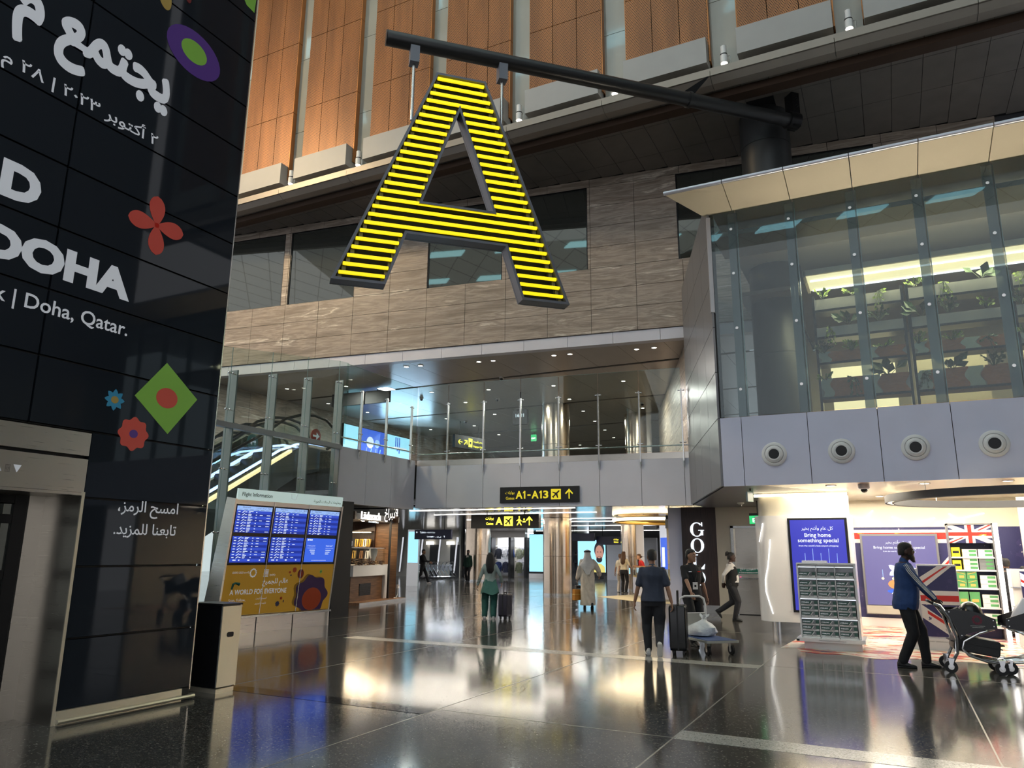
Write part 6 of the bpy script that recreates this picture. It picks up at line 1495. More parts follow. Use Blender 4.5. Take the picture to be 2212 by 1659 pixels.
# right hand unit, door frame and wall writing
t = empty('flag_display_unit', 'second low flag print unit cut by the right picture edge', 'display unit', (1.93, 17.3, 0), 0); bx('body', 'white_gloss', t, 0, 0.03, 0, 1.0, 0.6, 1.4); bx('flag_field', 'flag_splash', t, 0.14, 0.0, 0.2, 1.0, 0.03, 1.36)
G().prism([(0.14, 1.1), (0.14, 1.34), (0.9, 0.85), (0.9, 0.6)], -0.012, 0.0).mk('flag_band_white', 'lit_sign', t); G().prism([(0.14, 1.17), (0.14, 1.22), (0.9, 0.72), (0.9, 0.67)], -0.02, -0.012).mk('flag_band_red', 'flag_red', t)
for z in (0.3, 0.7, 1.05): bx('side_shelf', 'steel', t, -0.02, 0.0, z, 0.12, 0.4, z + 0.02)
t = empty('wall_lettering', 'pink outlined letters THE on the right wall of the shop', 'sign', (3.0, 19.4, 2.2), 0); bx('sign_wall', 'shop_ceiling', t, -0.55, 0.05, -2.2, 3.4, 0.1, 0.72); emis('lit_pink', (0.9, 0.75, 1.0), 1.1); text('THE', 'lit_pink', t, 0.0, 0.0, 0.03, w=0.5, bold=0.01)
bx('mirror_frame', 'steel', t, -0.1, 0.02, -2.0, 1.6, 0.05, -0.16); bx('mirror_pane', 'panel_beige', t, -0.04, 0.0, -1.95, 1.5, 0.02, -0.22)
rg = empty('ring_ceiling_light', 'large dark oval ring light hanging in the shop', 'ceiling light', (2.2, 17.0, 2.66), 0)
n_ = 56; a_, b_ = 2.3, 2.15
pr = [(a_ * math.cos(2 * PI * k / n_), b_ * math.sin(2 * PI * k / n_)) for k in range(n_)]
def band(r0, r1, z0, z1, m, nm):
    g = G(); v = []; 
    for p in pr: v += [(p[0] * r0, p[1] * r0, z0), (p[0] * r1, p[1] * r1, z0), (p[0] * r1, p[1] * r1, z1), (p[0] * r0, p[1] * r0, z1)]
    f = []
    for k in range(n_):
        i = k * 4; j = ((k + 1) % n_) * 4
        for q in range(4): f.append((i + q, j + q, j + (q + 1) % 4, i + (q + 1) % 4))
    g.add(v, f).mk(nm, m, rg, smooth=True)
band(0.985, 1.0, 0.0, 0.14, 'gap_grey', 'ring_rim'); band(0.93, 0.945, 0.0, 0.14, 'gap_grey', 'ring_rim'); band(0.945, 0.985, 0.02, 0.05, 'lit_warm', 'ring_glow')
for a in (0.6, 2.2, 3.9, 5.4): G().cyl((a_ * 0.96 * math.cos(a), b_ * 0.96 * math.sin(a), 0.14), (a_ * 0.96 * math.cos(a), b_ * 0.96 * math.sin(a), 0.29), 0.008, 6).mk('hanger_wire', 'steel', rg)
for i, (x, y) in enumerate(((-1.0, 15.7), (0.6, 15.8), (1.9, 15.75), (-0.2, 18.9), (2.6, 18.0), (0.9, 19.4), (3.2, 16.4))):
    t = empty('downlight', 'round downlight in the bright shop ceiling, %s from the front corner' % ORD[i], 'ceiling light', (x, y, 2.95), 0, 'shop downlights'); G().lathe([(0.1, 0), (0.1, -0.012), (0.075, -0.012)], n=20).mk('trim_ring', 'white_paint', t); G().lathe([(0.072, -0.008), (0.072, -0.013)], n=20).mk('lens', 'lit_downlight', t)
t = empty('dome_camera', 'white dome camera under the front of the shop ceiling', 'camera', (-0.42, 15.6, 2.95), 0); G().lathe([(0.1, 0), (0.1, -0.08), (0.07, -0.1)], n=18).mk('housing', 'cladding_light', t, smooth=True); G().ball((0, 0, -0.1), 0.065, 12, 8).mk('dome', 'black_gloss', t, smooth=True)
t = empty('column_glow_ring', 'warm glowing light slot around the head of the white pillar', 'ceiling light', (-1.75, 17.75, 2.9), 0); G().tube([(-0.95, -0.45, 0), (-0.5, -0.52, 0), (0.95, -0.52, 0)], 0.03, 8).mk('glow_tube', 'lit_warm', t)
bx('wall_shop_right', 'shop_ceiling', None, 6.0, 15.3, 0, 6.2, 21, 2.94, kind='structure', label='bright right wall of the shop')

# ================================================================== TROLLEYS AND LUGGAGE IN FRONT
mat('case_black', (0.01, 0.01, 0.011), 0.45, bump=0.1); mat('case_gloss', (0.008, 0.008, 0.009), 0.22); mat('bag_white', (0.7, 0.72, 0.72), 0.35, var=0.1, vscale=9, bump=0.8, bscale=14); mat('bag_orange', (0.5, 0.2, 0.02), 0.45, var=0.08); mat('deck_blue', (0.06, 0.1, 0.24), 0.6, var=0.1); mat('trolley_grey', (0.55, 0.55, 0.5), 0.35, 0.4); mat('logo_maroon', (0.16, 0.02, 0.04), 0.5); mat('suitcase_plum', (0.02, 0.015, 0.03), 0.4)
def suitcase(label, loc, rz, w_=0.42, d_=0.25, h_=0.6, m='case_gloss', ribs=True, hd=0.95, group=None):
    t = empty('suitcase', label, 'suitcase', loc, rz)
    b0 = G().rbox(-w_ / 2, -d_ / 2, 0.07, w_ / 2, d_ / 2, 0.07 + h_, 0.05, 4).mk('shell', m, t, smooth=True, bevel=0.02)
    if ribs:
        for k in range(-2, 3): G().box(k * w_ / 6 - 0.012, -d_ / 2 - 0.008, 0.12, k * w_ / 6 + 0.012, d_ / 2 + 0.008, 0.03 + h_).mk('rib', m, b0)
    G().box(-w_ / 2 - 0.004, -0.012, 0.09, w_ / 2 + 0.004, 0.012, 0.06 + h_).mk('zip_seam', 'black', b0)
    for x in (-w_ / 2 + 0.06, w_ / 2 - 0.06):
        for y in (-d_ / 2 + 0.05, d_ / 2 - 0.05):
            wh = G().lathe([(0.032, -0.012), (0.032, 0.012)], c=(x, y, 0.032), axis='y', n=12).mk('wheel', 'rubber', t); G().box(x - 0.02, y - 0.02, 0.045, x + 0.02, y + 0.02, 0.08).mk('caster_fork', 'black', wh)
    if hd: G().tube([(-0.1, 0, 0.07 + h_), (-0.1, 0, hd), (0.1, 0, hd), (0.1, 0, 0.07 + h_)], 0.011, 6).mk('pull_handle', 'black_metal', t)
    G().tube([(-0.08, 0, 0.07 + h_), (-0.07, 0, 0.1 + h_), (0.07, 0, 0.1 + h_), (0.08, 0, 0.07 + h_)], 0.012, 6).mk('top_handle', 'black', t)
    return t
suitcase('tall black hard shell suitcase pulled by the man in the blue shirt', (-3.36, 12.88, 0), R(100), 0.44, 0.27, 0.72, 'case_gloss', True, 1.02)
suitcase('dark suitcase rolled by the woman in teal trousers', (-8.86, 17.2, 0), R(95), 0.36, 0.24, 0.54, 'suitcase_plum', True, 0.92)
# platform trolley
pl = empty('platform_trolley', 'flat platform trolley with blue deck and white tubular handle', 'trolley', (-3.02, 13.42, 0), R(-48))
G().rbox(-0.5, -0.3, 0.20, 0.54, 0.3, 0.235, 0.03, axis='z').mk('deck_rim', 'trolley_grey', pl); G().box(-0.46, -0.27, 0.235, 0.5, 0.27, 0.243).mk('deck_mat', 'deck_blue', pl)
hb = [(-0.47, -0.26, 0.22), (-0.47, -0.26, 0.74), (-0.47, -0.23, 0.85), (-0.47, -0.15, 0.89), (-0.47, 0.15, 0.89), (-0.47, 0.23, 0.85), (-0.47, 0.26, 0.74), (-0.47, 0.26, 0.22)]
hd = G().tube(hb, 0.02, 8).mk('handle_tube', 'white_paint', pl, smooth=True); G().box(-0.48, -0.25, 0.4, -0.46, 0.25, 0.6).mk('handle_plate', 'trolley_grey', hd); G().tube([(-0.47, -0.26, 0.6), (-0.47, 0.26, 0.6)], 0.013, 6).mk('handle_bar', 'white_paint', hd); G().tube([(-0.47, -0.26, 0.4), (-0.47, 0.26, 0.4)], 0.013, 6).mk('handle_bar', 'white_paint', hd)
for x in (-0.36, 0.4):
    for y in (-0.22, 0.22):
        wh = G().lathe([(0.08, -0.02), (0.08, 0.02)], c=(x, y, 0.08), axis='y', n=20).mk('wheel', 'rubber', pl, smooth=True); G().lathe([(0.035, -0.024), (0.035, 0.024)], c=(x, y, 0.08), axis='y', n=14).mk('wheel_hub', 'steel', wh); G().prism([(x - 0.05, 0.2), (x + 0.05, 0.2), (x + 0.02, 0.07), (x - 0.02, 0.07)], y - 0.03, y + 0.03).mk('caster_fork', 'steel', wh)
rng = np.random.default_rng(3)
o = empty('plastic_bag', 'knotted white plastic bag lying on the platform trolley', 'bag', (-3.14, 13.5, 0.245), 0)
rings = []
for z, r_ in ((0, 0.12), (0.02, 0.19), (0.08, 0.22), (0.15, 0.2), (0.21, 0.13), (0.25, 0.06), (0.28, 0.022)):
    rings.append([((r_ * 1.15 * (1 + 0.12 * math.sin(5 * a + z * 30) + rng.uniform(-0.06, 0.06))) * math.cos(a) + z * 0.2, r_ * 0.85 * (1 + 0.12 * math.sin(4 * a + z * 20)) * math.sin(a), z) for a in np.linspace(0, 2 * PI, 20, endpoint=False)])
G().loft(rings).mk('bag_body', 'bag_white', o, smooth=True)
for k, (dx, dy) in enumerate(((0.09, 0.03), (-0.06, 0.05), (0.04, -0.07))):
    G().loft([[(0.056 + dx * f_ + w_ * math.cos(a), dy * f_ + w_ * 0.6 * math.sin(a), 0.27 + h_) for a in np.linspace(0, 2 * PI, 10, endpoint=False)] for f_, h_, w_ in ((0, 0, 0.014), (0.4, 0.035, 0.022), (0.8, 0.07, 0.03), (1.0, 0.1, 0.012))]).mk('bag_ear', 'bag_white', o, smooth=True)
# airport trolley pushed by the man on the right
def airport_trolley(label, loc, rz):
    t = empty('airport_trolley', label, 'trolley', loc, rz, 'airport trolleys')
    for y in (-0.3, 0.3):
        G().tube([(-0.44, y, 0.95), (-0.36, y, 0.92), (-0.26, y, 0.76), (-0.19, y, 0.48), (-0.2, y, 0.28), (-0.29, y, 0.12)], 0.024, 8).mk('rear_tube', 'chrome', t, smooth=True)
        G().tube([(0.3, y * 0.8, 0.62), (0.1, y, 0.56), (-0.1, y, 0.44), (-0.13, y, 0.34), (-0.06, y, 0.25), (0.15, y, 0.18), (0.34, y * 0.8, 0.15), (0.44, y * 0.6, 0.17)], 0.018, 8).mk('basket_tube', 'chrome', t, smooth=True)
        sdp = G().prism([(-0.3, 0.86), (-0.18, 0.88), (0.08, 0.85), (0.32, 0.76), (0.33, 0.63), (0.1, 0.59), (-0.06, 0.54), (-0.15, 0.46), (-0.18, 0.62)], y - 0.012, y + 0.012).mk('side_shield', 'black_gloss', t)
        lg = G()
        for k in range(10):
            a = 2 * PI * k / 10; disc(0.09 + 0.05 * math.cos(a), 0.74 + 0.05 * math.sin(a), 0.018, 0.018, y - 0.015, y - 0.012, None, None, n=8, g=lg)
        lg.mk('ring_logo', 'logo_maroon', sdp); G().box(0.0, y - 0.014, 0.655, 0.18, y - 0.012, 0.659).box(0.02, y - 0.014, 0.635, 0.16, y - 0.012, 0.639).mk('logo_lines', 'trolley_grey', sdp)
        for k, (x, z) in enumerate(((-0.25, 0.84), (0.29, 0.74), (0.29, 0.66), (-0.12, 0.52))): G().lathe([(0.008, -0.014), (0.008, 0.014)], c=(x, y, z), axis='y', n=8).mk('rivet', 'chrome', sdp)
    G().tube([(-0.44, -0.3, 0.95), (-0.47, -0.2, 0.97), (-0.47, 0.2, 0.97), (-0.44, 0.3, 0.95)], 0.022, 8).mk('push_handle', 'black', t, smooth=True)
    for y in np.linspace(-0.24, 0.24, 5): G().tube([(-0.12, y, 0.3), (0.05, y, 0.21), (0.4, y * 0.8, 0.16)], 0.01, 6).mk('rack_bar', 'chrome', t)
    for x, y in ((-0.3, -0.3), (-0.3, 0.3), (0.33, -0.26), (0.33, 0.26)):
        wh = G().lathe([(0.085, -0.025), (0.085, 0.025)], c=(x, y, 0.085), axis='y', n=20).mk('wheel', 'rubber', t, smooth=True); G().lathe([(0.04, -0.03), (0.04, 0.03)], c=(x, y, 0.085), axis='y', n=12).mk('wheel_hub', 'steel', wh); G().prism([(x - 0.03, 0.2), (x + 0.05, 0.2), (x + 0.015, 0.08), (x - 0.015, 0.08)], y - 0.035, y + 0.035).mk('caster_fork', 'chrome', wh)
    return t
airport_trolley('chrome airport trolley with black shields pushed by the man in the blue jacket', (0.84, 13.2, 0), R(4))
airport_trolley('second chrome airport trolley nosing in from the right picture edge', (1.62, 13.4, 0), R(184))
o = empty('holdall', 'shiny black round holdall lying in the pushed trolley', 'bag', (0.9, 13.21, 0.62), R(6)); G().ball((0, 0, 0.18), (0.16, 0.22, 0.18), 20, 12).mk('bag_body', 'case_gloss', o, smooth=True); G().tube([(-0.22, 0, 0.1), (-0.22, 0, 0.2), (-0.14, 0, 0.24)], 0.05, 8).mk('bag_end', 'case_black', o, smooth=True)
o = empty('suitcase', 'flat black suitcase lying on the lower rack of the pushed trolley', 'suitcase', (0.86, 13.2, 0.29), R(6)); sm = Matrix.Rotation(R(9), 4, 'Y')
b0 = G().rbox(-0.26, -0.2, -0.02, 0.32, 0.2, 0.2, 0.04, 3).mk('shell', 'case_black', o, mat4=sm, bevel=0.015); G().tube([(0.34, -0.08, 0.14), (0.38, -0.08, 0.15), (0.38, 0.08, 0.15), (0.34, 0.08, 0.14)], 0.012, 6).mk('top_handle', 'black', b0); G().box(-0.305, -0.205, 0.09, 0.345, 0.205, 0.105).mk('zip_seam', 'black', b0)
o = empty('duffel_bag', 'grey crumpled bag on the second trolley', 'bag', (1.66, 13.4, 0.62), R(5)); G().loft([[(r_ * math.cos(a), 0.8 * r_ * math.sin(a), z) for a in np.linspace(0, 2 * PI, 14, endpoint=False)] for z, r_ in ((0, 0.24), (0.12, 0.26), (0.26, 0.2), (0.36, 0.12), (0.42, 0.08))]).mk('bag_body', 'cladding_grey', o, smooth=True); G().ball((0.18, -0.05, 0.2), (0.12, 0.14, 0.13), 14, 10).mk('bag_pouch', 'case_black', o, smooth=True)

# ================================================================== PEOPLE
def V(*a): return np.array(a, float)
def ik(a, b, l1, l2, bend):
    a, b, bend = np.asarray(a, float), np.asarray(b, float), np.asarray(bend, float)
    d = b - a; L = np.linalg.norm(d)
    if L > (l1 + l2) * 0.999: b = a + d / L * (l1 + l2) * 0.999; d = b - a; L = np.linalg.norm(d)
    u = d / L; x = (l1 * l1 - l2 * l2 + L * L) / (2 * L); h = math.sqrt(max(0, l1 * l1 - x * x))
    n = bend - u * (bend @ u); n = n / (np.linalg.norm(n) + 1e-9)
    return a + u * x + n * h, b
def ring(c, rx, ry, n=16, yaw=0.0, tilt=0.0):
    out = []
    for k in range(n):
        a = 2 * PI * k / n
        sx = math.copysign(abs(math.cos(a)) ** 0.85, math.cos(a)) * rx; sy = math.copysign(abs(math.sin(a)) ** 0.85, math.sin(a)) * ry
        x, y = sx * math.cos(yaw) - sy * math.sin(yaw), sx * math.sin(yaw) + sy * math.cos(yaw)
        out.append((c[0] + x, c[1] + y, c[2] + tilt * sy))
    return out
def limb(g, pts, rs, n=12):
    """tapered limb with rounded ends"""
    pts = [np.asarray(p, float) for p in pts]
    g.tube(pts, rs, n); g.ball(pts[0], rs[0], n, 8); g.ball(pts[-1], rs[-1], n, 8)
    for p, r_ in zip(pts[1:-1], rs[1:-1]): g.ball(p, r_ * 1.0, n, 8)
def remesh(g, voxel, smooth=3):
    me = bpy.data.meshes.new('tmp'); me.from_pydata(g.v, [], g.f); me.update()
    o = bpy.data.objects.new('tmp', me)
    r = o.modifiers.new('r', 'REMESH'); r.mode = 'VOXEL'; r.voxel_size = voxel; r.use_smooth_shade = True
    s = o.modifiers.new('s', 'SMOOTH'); s.factor = 0.5; s.iterations = smooth
    out = evaluated_mesh(o); bpy.data.meshes.remove(me)
    n = len(out.vertices); a = np.zeros(n * 3); out.vertices.foreach_get('co', a)
    fs = [tuple(p.vertices) for p in out.polygons]; bpy.data.meshes.remove(out)
    return a.reshape(-1, 3), fs
def folds(v, amt, fz=26.0, seed=0):
    v = v.copy(); ph = seed * 1.7
    w = np.sin(v[:, 2] * fz + 3 * np.sin(v[:, 0] * 11 + ph) + ph) * np.sin(v[:, 0] * 17 + v[:, 1] * 13 + v[:, 2] * 9 + ph)
    c = v.mean(0); d = v - c; d[:, 2] = 0; L = np.linalg.norm(d, axis=1, keepdims=True) + 1e-6
    return v + d / L * (w * amt)[:, None]
for n_, c_ in (('skin_light', (0.50, 0.29, 0.20)), ('skin_tan', (0.34, 0.18, 0.11)), ('skin_brown', (0.16, 0.075, 0.045)), ('skin_dark', (0.055, 0.026, 0.018))): mat(n_, c_, 0.5, var=0.06, vscale=20)
for n_, c_ in (('hair_black', (0.008, 0.007, 0.007)), ('hair_brown', (0.10, 0.045, 0.018)), ('hair_dark', (0.02, 0.012, 0.009))): mat(n_, c_, 0.45, bump=0.6, bscale=60, stretch=(4, 4, 0.6))
for n_, c_ in (('slate', (0.045, 0.055, 0.085)), ('black_cloth', (0.010, 0.010, 0.012)), ('charcoal', (0.02, 0.021, 0.026)), ('royal', (0.02, 0.055, 0.17)), ('white_cloth', (0.68, 0.66, 0.64)), ('sage', (0.30, 0.37, 0.35)), ('teal', (0.03, 0.12, 0.10)), ('teal_knit', (0.07, 0.19, 0.16)), ('kandura', (0.62, 0.55, 0.47)), ('suit_green', (0.012, 0.045, 0.035)), ('cream_cloth', (0.66, 0.57, 0.42)), ('red_cloth', (0.5, 0.02, 0.02)), ('suit_black', (0.013, 0.013, 0.016))): mat('cloth_' + n_, c_, 0.85, var=0.12, vscale=7, bump=0.25, bscale=25)
mat('shoe_white', (0.7, 0.68, 0.65), 0.5); mat('eye_white', (0.7, 0.7, 0.68), 0.3)
def person(label, loc, facing, H=1.72, skin='skin_tan', hair='hair_black', top='cloth_slate', bottom='cloth_charcoal', shoe='black', build=1.0,
           feet=None, hands=None, sleeve='short', hair_style='short', head_yaw=0.0, lean=0.0, jacket=None, beard=False, seed=1, hem=0.0, belly=0.0, bend_arm=None, parts=None, sole=None, nod=0.0, female=False, baggy=1.0):
    """facing: world angle (degrees) of the direction the person faces; local x = right hand side, y = forward"""
    t = empty('person', label, 'person', loc, R(facing - 90))
    s = H / 1.75
    hipz, shz = 0.90 * s, 1.42 * s
    lean_v = lambda z: lean * max(0.0, (z - hipz)) / (shz - hipz)
    hw = (0.10 if not female else 0.10) * s
    sw_ = (0.165 if not female else 0.145) * s * (0.6 + 0.4 * build)
    feet = feet or {}
    body, trou, shirt = G(), G(), G()
    info = {}
    # legs
    for side, sg in (('L', -1), ('R', 1)):
        fx, fy, fz, toe = feet.get(side, (sg * 0.1, 0.0, 0.0, 0.0))
        hip = V(sg * hw, 0, hipz); ank = V(fx, fy, fz + 0.085 * s)
        knee, ank = ik(hip, ank, 0.43 * s, 0.425 * s, V(sg * 0.08, 1, 0.0))
        info['knee' + side], info['ank' + side] = knee, ank
        b_ = build
        limb(body, [hip, (hip + knee) / 2, knee, knee * 0.6 + ank * 0.4, ank], [0.085 * s * b_, 0.075 * s * b_, 0.056 * s, 0.056 * s, 0.036 * s])
        if bottom:
            cuff = ank + (knee - ank) * 0.02
            limb(trou, [hip, (hip + knee) / 2, knee, knee * 0.5 + ank * 0.5, cuff], [0.102 * s * b_, 0.094 * s * b_ * baggy, 0.079 * s * b_ * baggy, 0.074 * s * baggy, 0.064 * s * baggy])
        # shoe
        ca, sa = math.cos(toe), math.sin(toe)
        def fp(x, y, z): return (ank[0] + x, ank[1] + y * ca - z * sa, ank[2] + y * sa + z * ca)
        gsh = G(); prof = [(-0.075, 0.030, 0.035), (-0.05, 0.038, 0.05), (0.02, 0.04, 0.048), (0.09, 0.045, 0.032), (0.145, 0.042, 0.024), (0.175, 0.026, 0.016)]
        rr = []
        for yy, wx, hz in prof:
            rr.append([fp(wx * s * math.cos(2 * PI * k / 12), yy * s, (-0.085 + hz + max(-hz, hz * math.sin(2 * PI * k / 12) * 1.0)) * s) for k in range(12)])
        gsh.loft(rr); gsh.tube([fp(0, -0.03 * s, -0.03 * s), fp(0, -0.02 * s, 0.02 * s)], [0.042 * s, 0.04 * s], 12)
        sh_ = gsh.mk('shoe', shoe, t, smooth=True)
        gs_ = G(); rr = []
        for yy, wx, hz in prof: rr.append([fp((wx + 0.004) * s * math.cos(2 * PI * k / 12), yy * s, (-0.085 + 0.012 + 0.012 * math.sin(2 * PI * k / 12)) * s) for k in range(12)])
        gs_.loft(rr).mk('sole', sole or 'rubber', sh_)
    # torso
    tor = [(0.80, 0.145, 0.105, 0), (0.88, 0.165, 0.118, 0), (0.97, 0.155, 0.108, 0), (1.08, 0.142 if not female else 0.122, 0.10, 0.005), (1.2, 0.16 if not female else 0.138, 0.112, 0.01), (1.32, 0.175 if not female else 0.152, 0.115, 0.005), (1.40, 0.16 if not female else 0.138, 0.09, -0.005), (1.455, 0.085, 0.065, -0.012), (1.48, 0.056, 0.056, -0.01)]
    def torso(g, infl, z0=0.0, z1=9.9, flare=0.0):
        rs_ = []
        for z, rx, ry, oy in tor:
            if z < z0 or z > z1: continue
            bl = belly * math.exp(-((z - 1.05) / 0.12) ** 2)
            k_ = (0.6 + 0.4 * build) if z > 1.1 else build
            rs_.append(ring((0, oy * s + lean_v(z * s) + bl * 0.5, z * s), rx * s * k_ + infl + flare * max(0, 1.1 - z), ry * s * k_ + infl + bl * 0.6 + flare * max(0, 1.1 - z)))
        g.loft(rs_)
    torso(body, 0.0)
    neck0 = V(0, -0.01 * s + lean_v(1.44 * s), 1.43 * s); headc = V(0, 0.03 * s + lean_v(1.6 * s) + nod * 0.05, 1.622 * s)
    limb(body, [neck0, headc - V(0, 0.02, 0.08) * s], [0.058 * s, 0.052 * s])
    # head
    cy, sy_ = math.cos(head_yaw), math.sin(head_yaw)
    def hp(x, y, z):
        y2, z2 = y * math.cos(nod) + z * math.sin(nod), -y * math.sin(nod) + z * math.cos(nod)
        return (headc[0] + (x * cy - y2 * sy_) * s, headc[1] + (x * sy_ + y2 * cy) * s, headc[2] + z2 * s)
    hr = []
    for z, rx, ry, oy in ((-0.118, 0.03, 0.03, 0.062), (-0.105, 0.045, 0.05, 0.05), (-0.075, 0.06, 0.075, 0.026), (-0.035, 0.07, 0.09, 0.008), (0.005, 0.0745, 0.097, 0.0), (0.045, 0.076, 0.099, -0.003), (0.08, 0.069, 0.088, -0.006), (0.105, 0.048, 0.062, -0.01), (0.118, 0.018, 0.025, -0.012)):
        hr.append([hp(rx * math.cos(2 * PI * k / 18), oy + ry * math.sin(2 * PI * k / 18), z) for k in range(18)])
    body.loft(hr)
    body.ball(hp(0, 0.1, -0.015), (0.016 * s, 0.018 * s, 0.018 * s), 10, 6); body.tube([hp(0, 0.09, 0.02), hp(0, 0.112, -0.018)], [0.009 * s, 0.014 * s], 8)
    body.tube([hp(-0.045, 0.078, 0.022), hp(0, 0.092, 0.026), hp(0.045, 0.078, 0.022)], 0.012 * s, 6)
    body.ball(hp(0, 0.088, -0.06), (0.026 * s, 0.014 * s, 0.011 * s), 10, 6); body.ball(hp(0, 0.075, -0.1), 0.024 * s, 10, 6)
    for sg in (-1, 1): body.ball(hp(sg * 0.077, -0.008, -0.008), (0.012 * s, 0.02 * s, 0.034 * s), 8, 6)
    # arms
    hands = hands or {}
    hand_bits = []
    arm = {}
    for side, sg in (('L', -1), ('R', 1)):
        shp = V(sg * sw_, lean_v(1.4 * s) - 0.005, 1.395 * s)
        hx, hy, hz = hands.get(side, (sg * 0.27, 0.06, 0.78))
        bend = (bend_arm or {}).get(side, (sg * 0.4, -1, -0.1))
        elb, wr = ik(shp, V(hx, hy, hz) * V(1, 1, 1), 0.295 * s, 0.255 * s, V(*bend))
        arm[side] = (shp, elb, wr)
        limb(body, [shp, (shp + elb) / 2, elb, elb * 0.55 + wr * 0.45, wr], [0.05 * s * build, 0.045 * s * build, 0.038 * s, 0.037 * s, 0.026 * s])
        hand_bits.append((side, sg, elb, wr))
    bv, bf = remesh(body, 0.0115 * s, 2)
    gb_ = G(); gb_.add(bv, bf)
    # hands: palm, four fingers, thumb
    for side, sg, elb, wr in hand_bits:
        d = wr - elb; d /= np.linalg.norm(d)
        d = d * 0.6 + V(0, 0.15, -0.55); d /= np.linalg.norm(d)
        side_v = np.cross(d, V(sg, 0, 0)); side_v = side_v / (np.linalg.norm(side_v) + 1e-6)   # finger spread axis (forward)
        if side_v[1] < 0: side_v = -side_v
        palm_n = V(-sg, 0, 0)
        p0 = wr + d * 0.01; rr = []
        for f_, wx, th in ((0, 0.024, 0.018), (0.35, 0.034, 0.017), (0.75, 0.041, 0.015), (1.0, 0.038, 0.012)):
            c = p0 + d * 0.088 * s * f_
            rr.append([c + side_v * wx * s * math.cos(2 * PI * k / 10) + palm_n * th * s * math.sin(2 * PI * k / 10) for k in range(10)])
        gb_.loft(rr)
        for q, (off, ln) in enumerate(((0.029, 0.066), (0.0105, 0.076), (-0.0085, 0.071), (-0.027, 0.056))):
            a = p0 + d * 0.085 * s + side_v * off * s
            m1 = a + (d * 0.9 + palm_n * 0.3) * ln * 0.5 * s; m2 = m1 + (d * 0.65 + palm_n * 0.75) * ln * 0.5 * s
            gb_.tube([a, m1, m2], [0.0095 * s, 0.0085 * s, 0.0065 * s], 7); gb_.ball(m2, 0.0065 * s, 7, 5)
        a = p0 + d * 0.025 * s + side_v * 0.03 * s; m1 = a + (d * 0.55 + side_v * 0.6 + palm_n * 0.3) * 0.04 * s; m2 = m1 + (d * 0.85 + side_v * 0.1 + palm_n * 0.4) * 0.032 * s
        gb_.tube([a, m1, m2], [0.013 * s, 0.0105 * s, 0.0075 * s], 7); gb_.ball(m2, 0.0075 * s, 7, 5)
    bo = gb_.mk('body', skin, t, smooth=True)
    for sg in (-1, 1):
        G().ball(hp(sg * 0.031, 0.089, 0.004), (0.014 * s, 0.008 * s, 0.007 * s), 10, 6).mk('eye', 'eye_white', t); G().ball(hp(sg * 0.031, 0.0955, 0.004), (0.006 * s, 0.004 * s, 0.006 * s), 8, 6).mk('iris', 'black', t)
        G().tube([hp(sg * 0.015, 0.1, 0.028), hp(sg * 0.045, 0.09, 0.032)], 0.005 * s, 5).mk('eyebrow', hair, t)
    G().ball(hp(0, 0.096, -0.06), (0.022 * s, 0.009 * s, 0.005 * s), 10, 6).mk('lips', 'logo_maroon' if female else 'skin_brown' if skin != 'skin_dark' else 'skin_dark', t)
    # trousers
    if bottom:
        torso(trou, 0.012, 0.78, 1.0)
        tv, tf = remesh(trou, 0.013 * s, 3)
        G().add(folds(tv, 0.006, 22, seed), tf).mk('trousers', bottom, t, smooth=True)
    # top
    if top:
        torso(shirt, 0.022 if not jacket else 0.03, 0.9 - hem, 1.46, 0.04 if not jacket else 0.07)
        for side in ('L', 'R'):
            shp, elb, wr = arm[side]
            if sleeve == 'short': limb(shirt, [shp, shp * 0.35 + elb * 0.65 , shp * 0.22 + elb * 0.78], [0.054 * s * build, 0.058 * s * build, 0.06 * s * build])
            else: limb(shirt, [shp, (shp + elb) / 2, elb, elb * 0.4 + wr * 0.6, elb * 0.06 + wr * 0.94], [0.057 * s * build, 0.056 * s * build, 0.05 * s, 0.046 * s, 0.038 * s])
        limb(shirt, [V(0, lean_v(1.42 * s) - 0.012, 1.4 * s), V(0, lean_v(1.47 * s) - 0.004, (1.485 if jacket else 1.462) * s)], [0.075 * s, 0.064 * s])
        sv, sf = remesh(shirt, 0.0125 * s, 3)
        G().add(folds(sv, 0.006, 20, seed + 2), sf).mk('shirt' if not jacket else jacket, top, t, smooth=True)
    # hair
    gh = G()
    if hair_style != 'none':
        hrr = []
        lowf = {'short': 0.055, 'long': 0.05, 'bun': 0.05, 'tied': 0.05}[hair_style]
        for z, rx, ry, oy in ((-0.06, 0.058, 0.05, -0.055), (-0.02, 0.077, 0.07, -0.042), (0.03, 0.082, 0.083, -0.026), (0.06, 0.082, 0.098, -0.012), (0.09, 0.077, 0.094, -0.008), (0.117, 0.055, 0.07, -0.01), (0.132, 0.02, 0.026, -0.014)):
            hrr.append([hp(rx * math.cos(2 * PI * k / 18), oy + ry * math.sin(2 * PI * k / 18), z) for k in range(18)])
        gh.loft(hrr)
        if hair_style == 'long':
            for k in range(9):
                a = R(200 + k * 17.5); x, y = 0.075 * math.cos(a), 0.085 * math.sin(a) - 0.02
                gh.tube([hp(x * 0.9, y * 0.9, 0.06), hp(x * 1.12, y * 1.15, -0.06), hp(x * 1.25, y * 1.25 - 0.03, -0.2), hp(x * 1.15, y * 1.1 - 0.06, -0.34), hp(x * 0.9, y - 0.05, -0.43)], [0.03 * s, 0.036 * s, 0.04 * s, 0.034 * s, 0.014 * s], 8)
        if hair_style == 'bun': gh.ball(hp(0, -0.1, 0.1), 0.055 * s, 12, 8); gh.ball(hp(0.02, -0.13, 0.06), 0.03 * s, 10, 6)
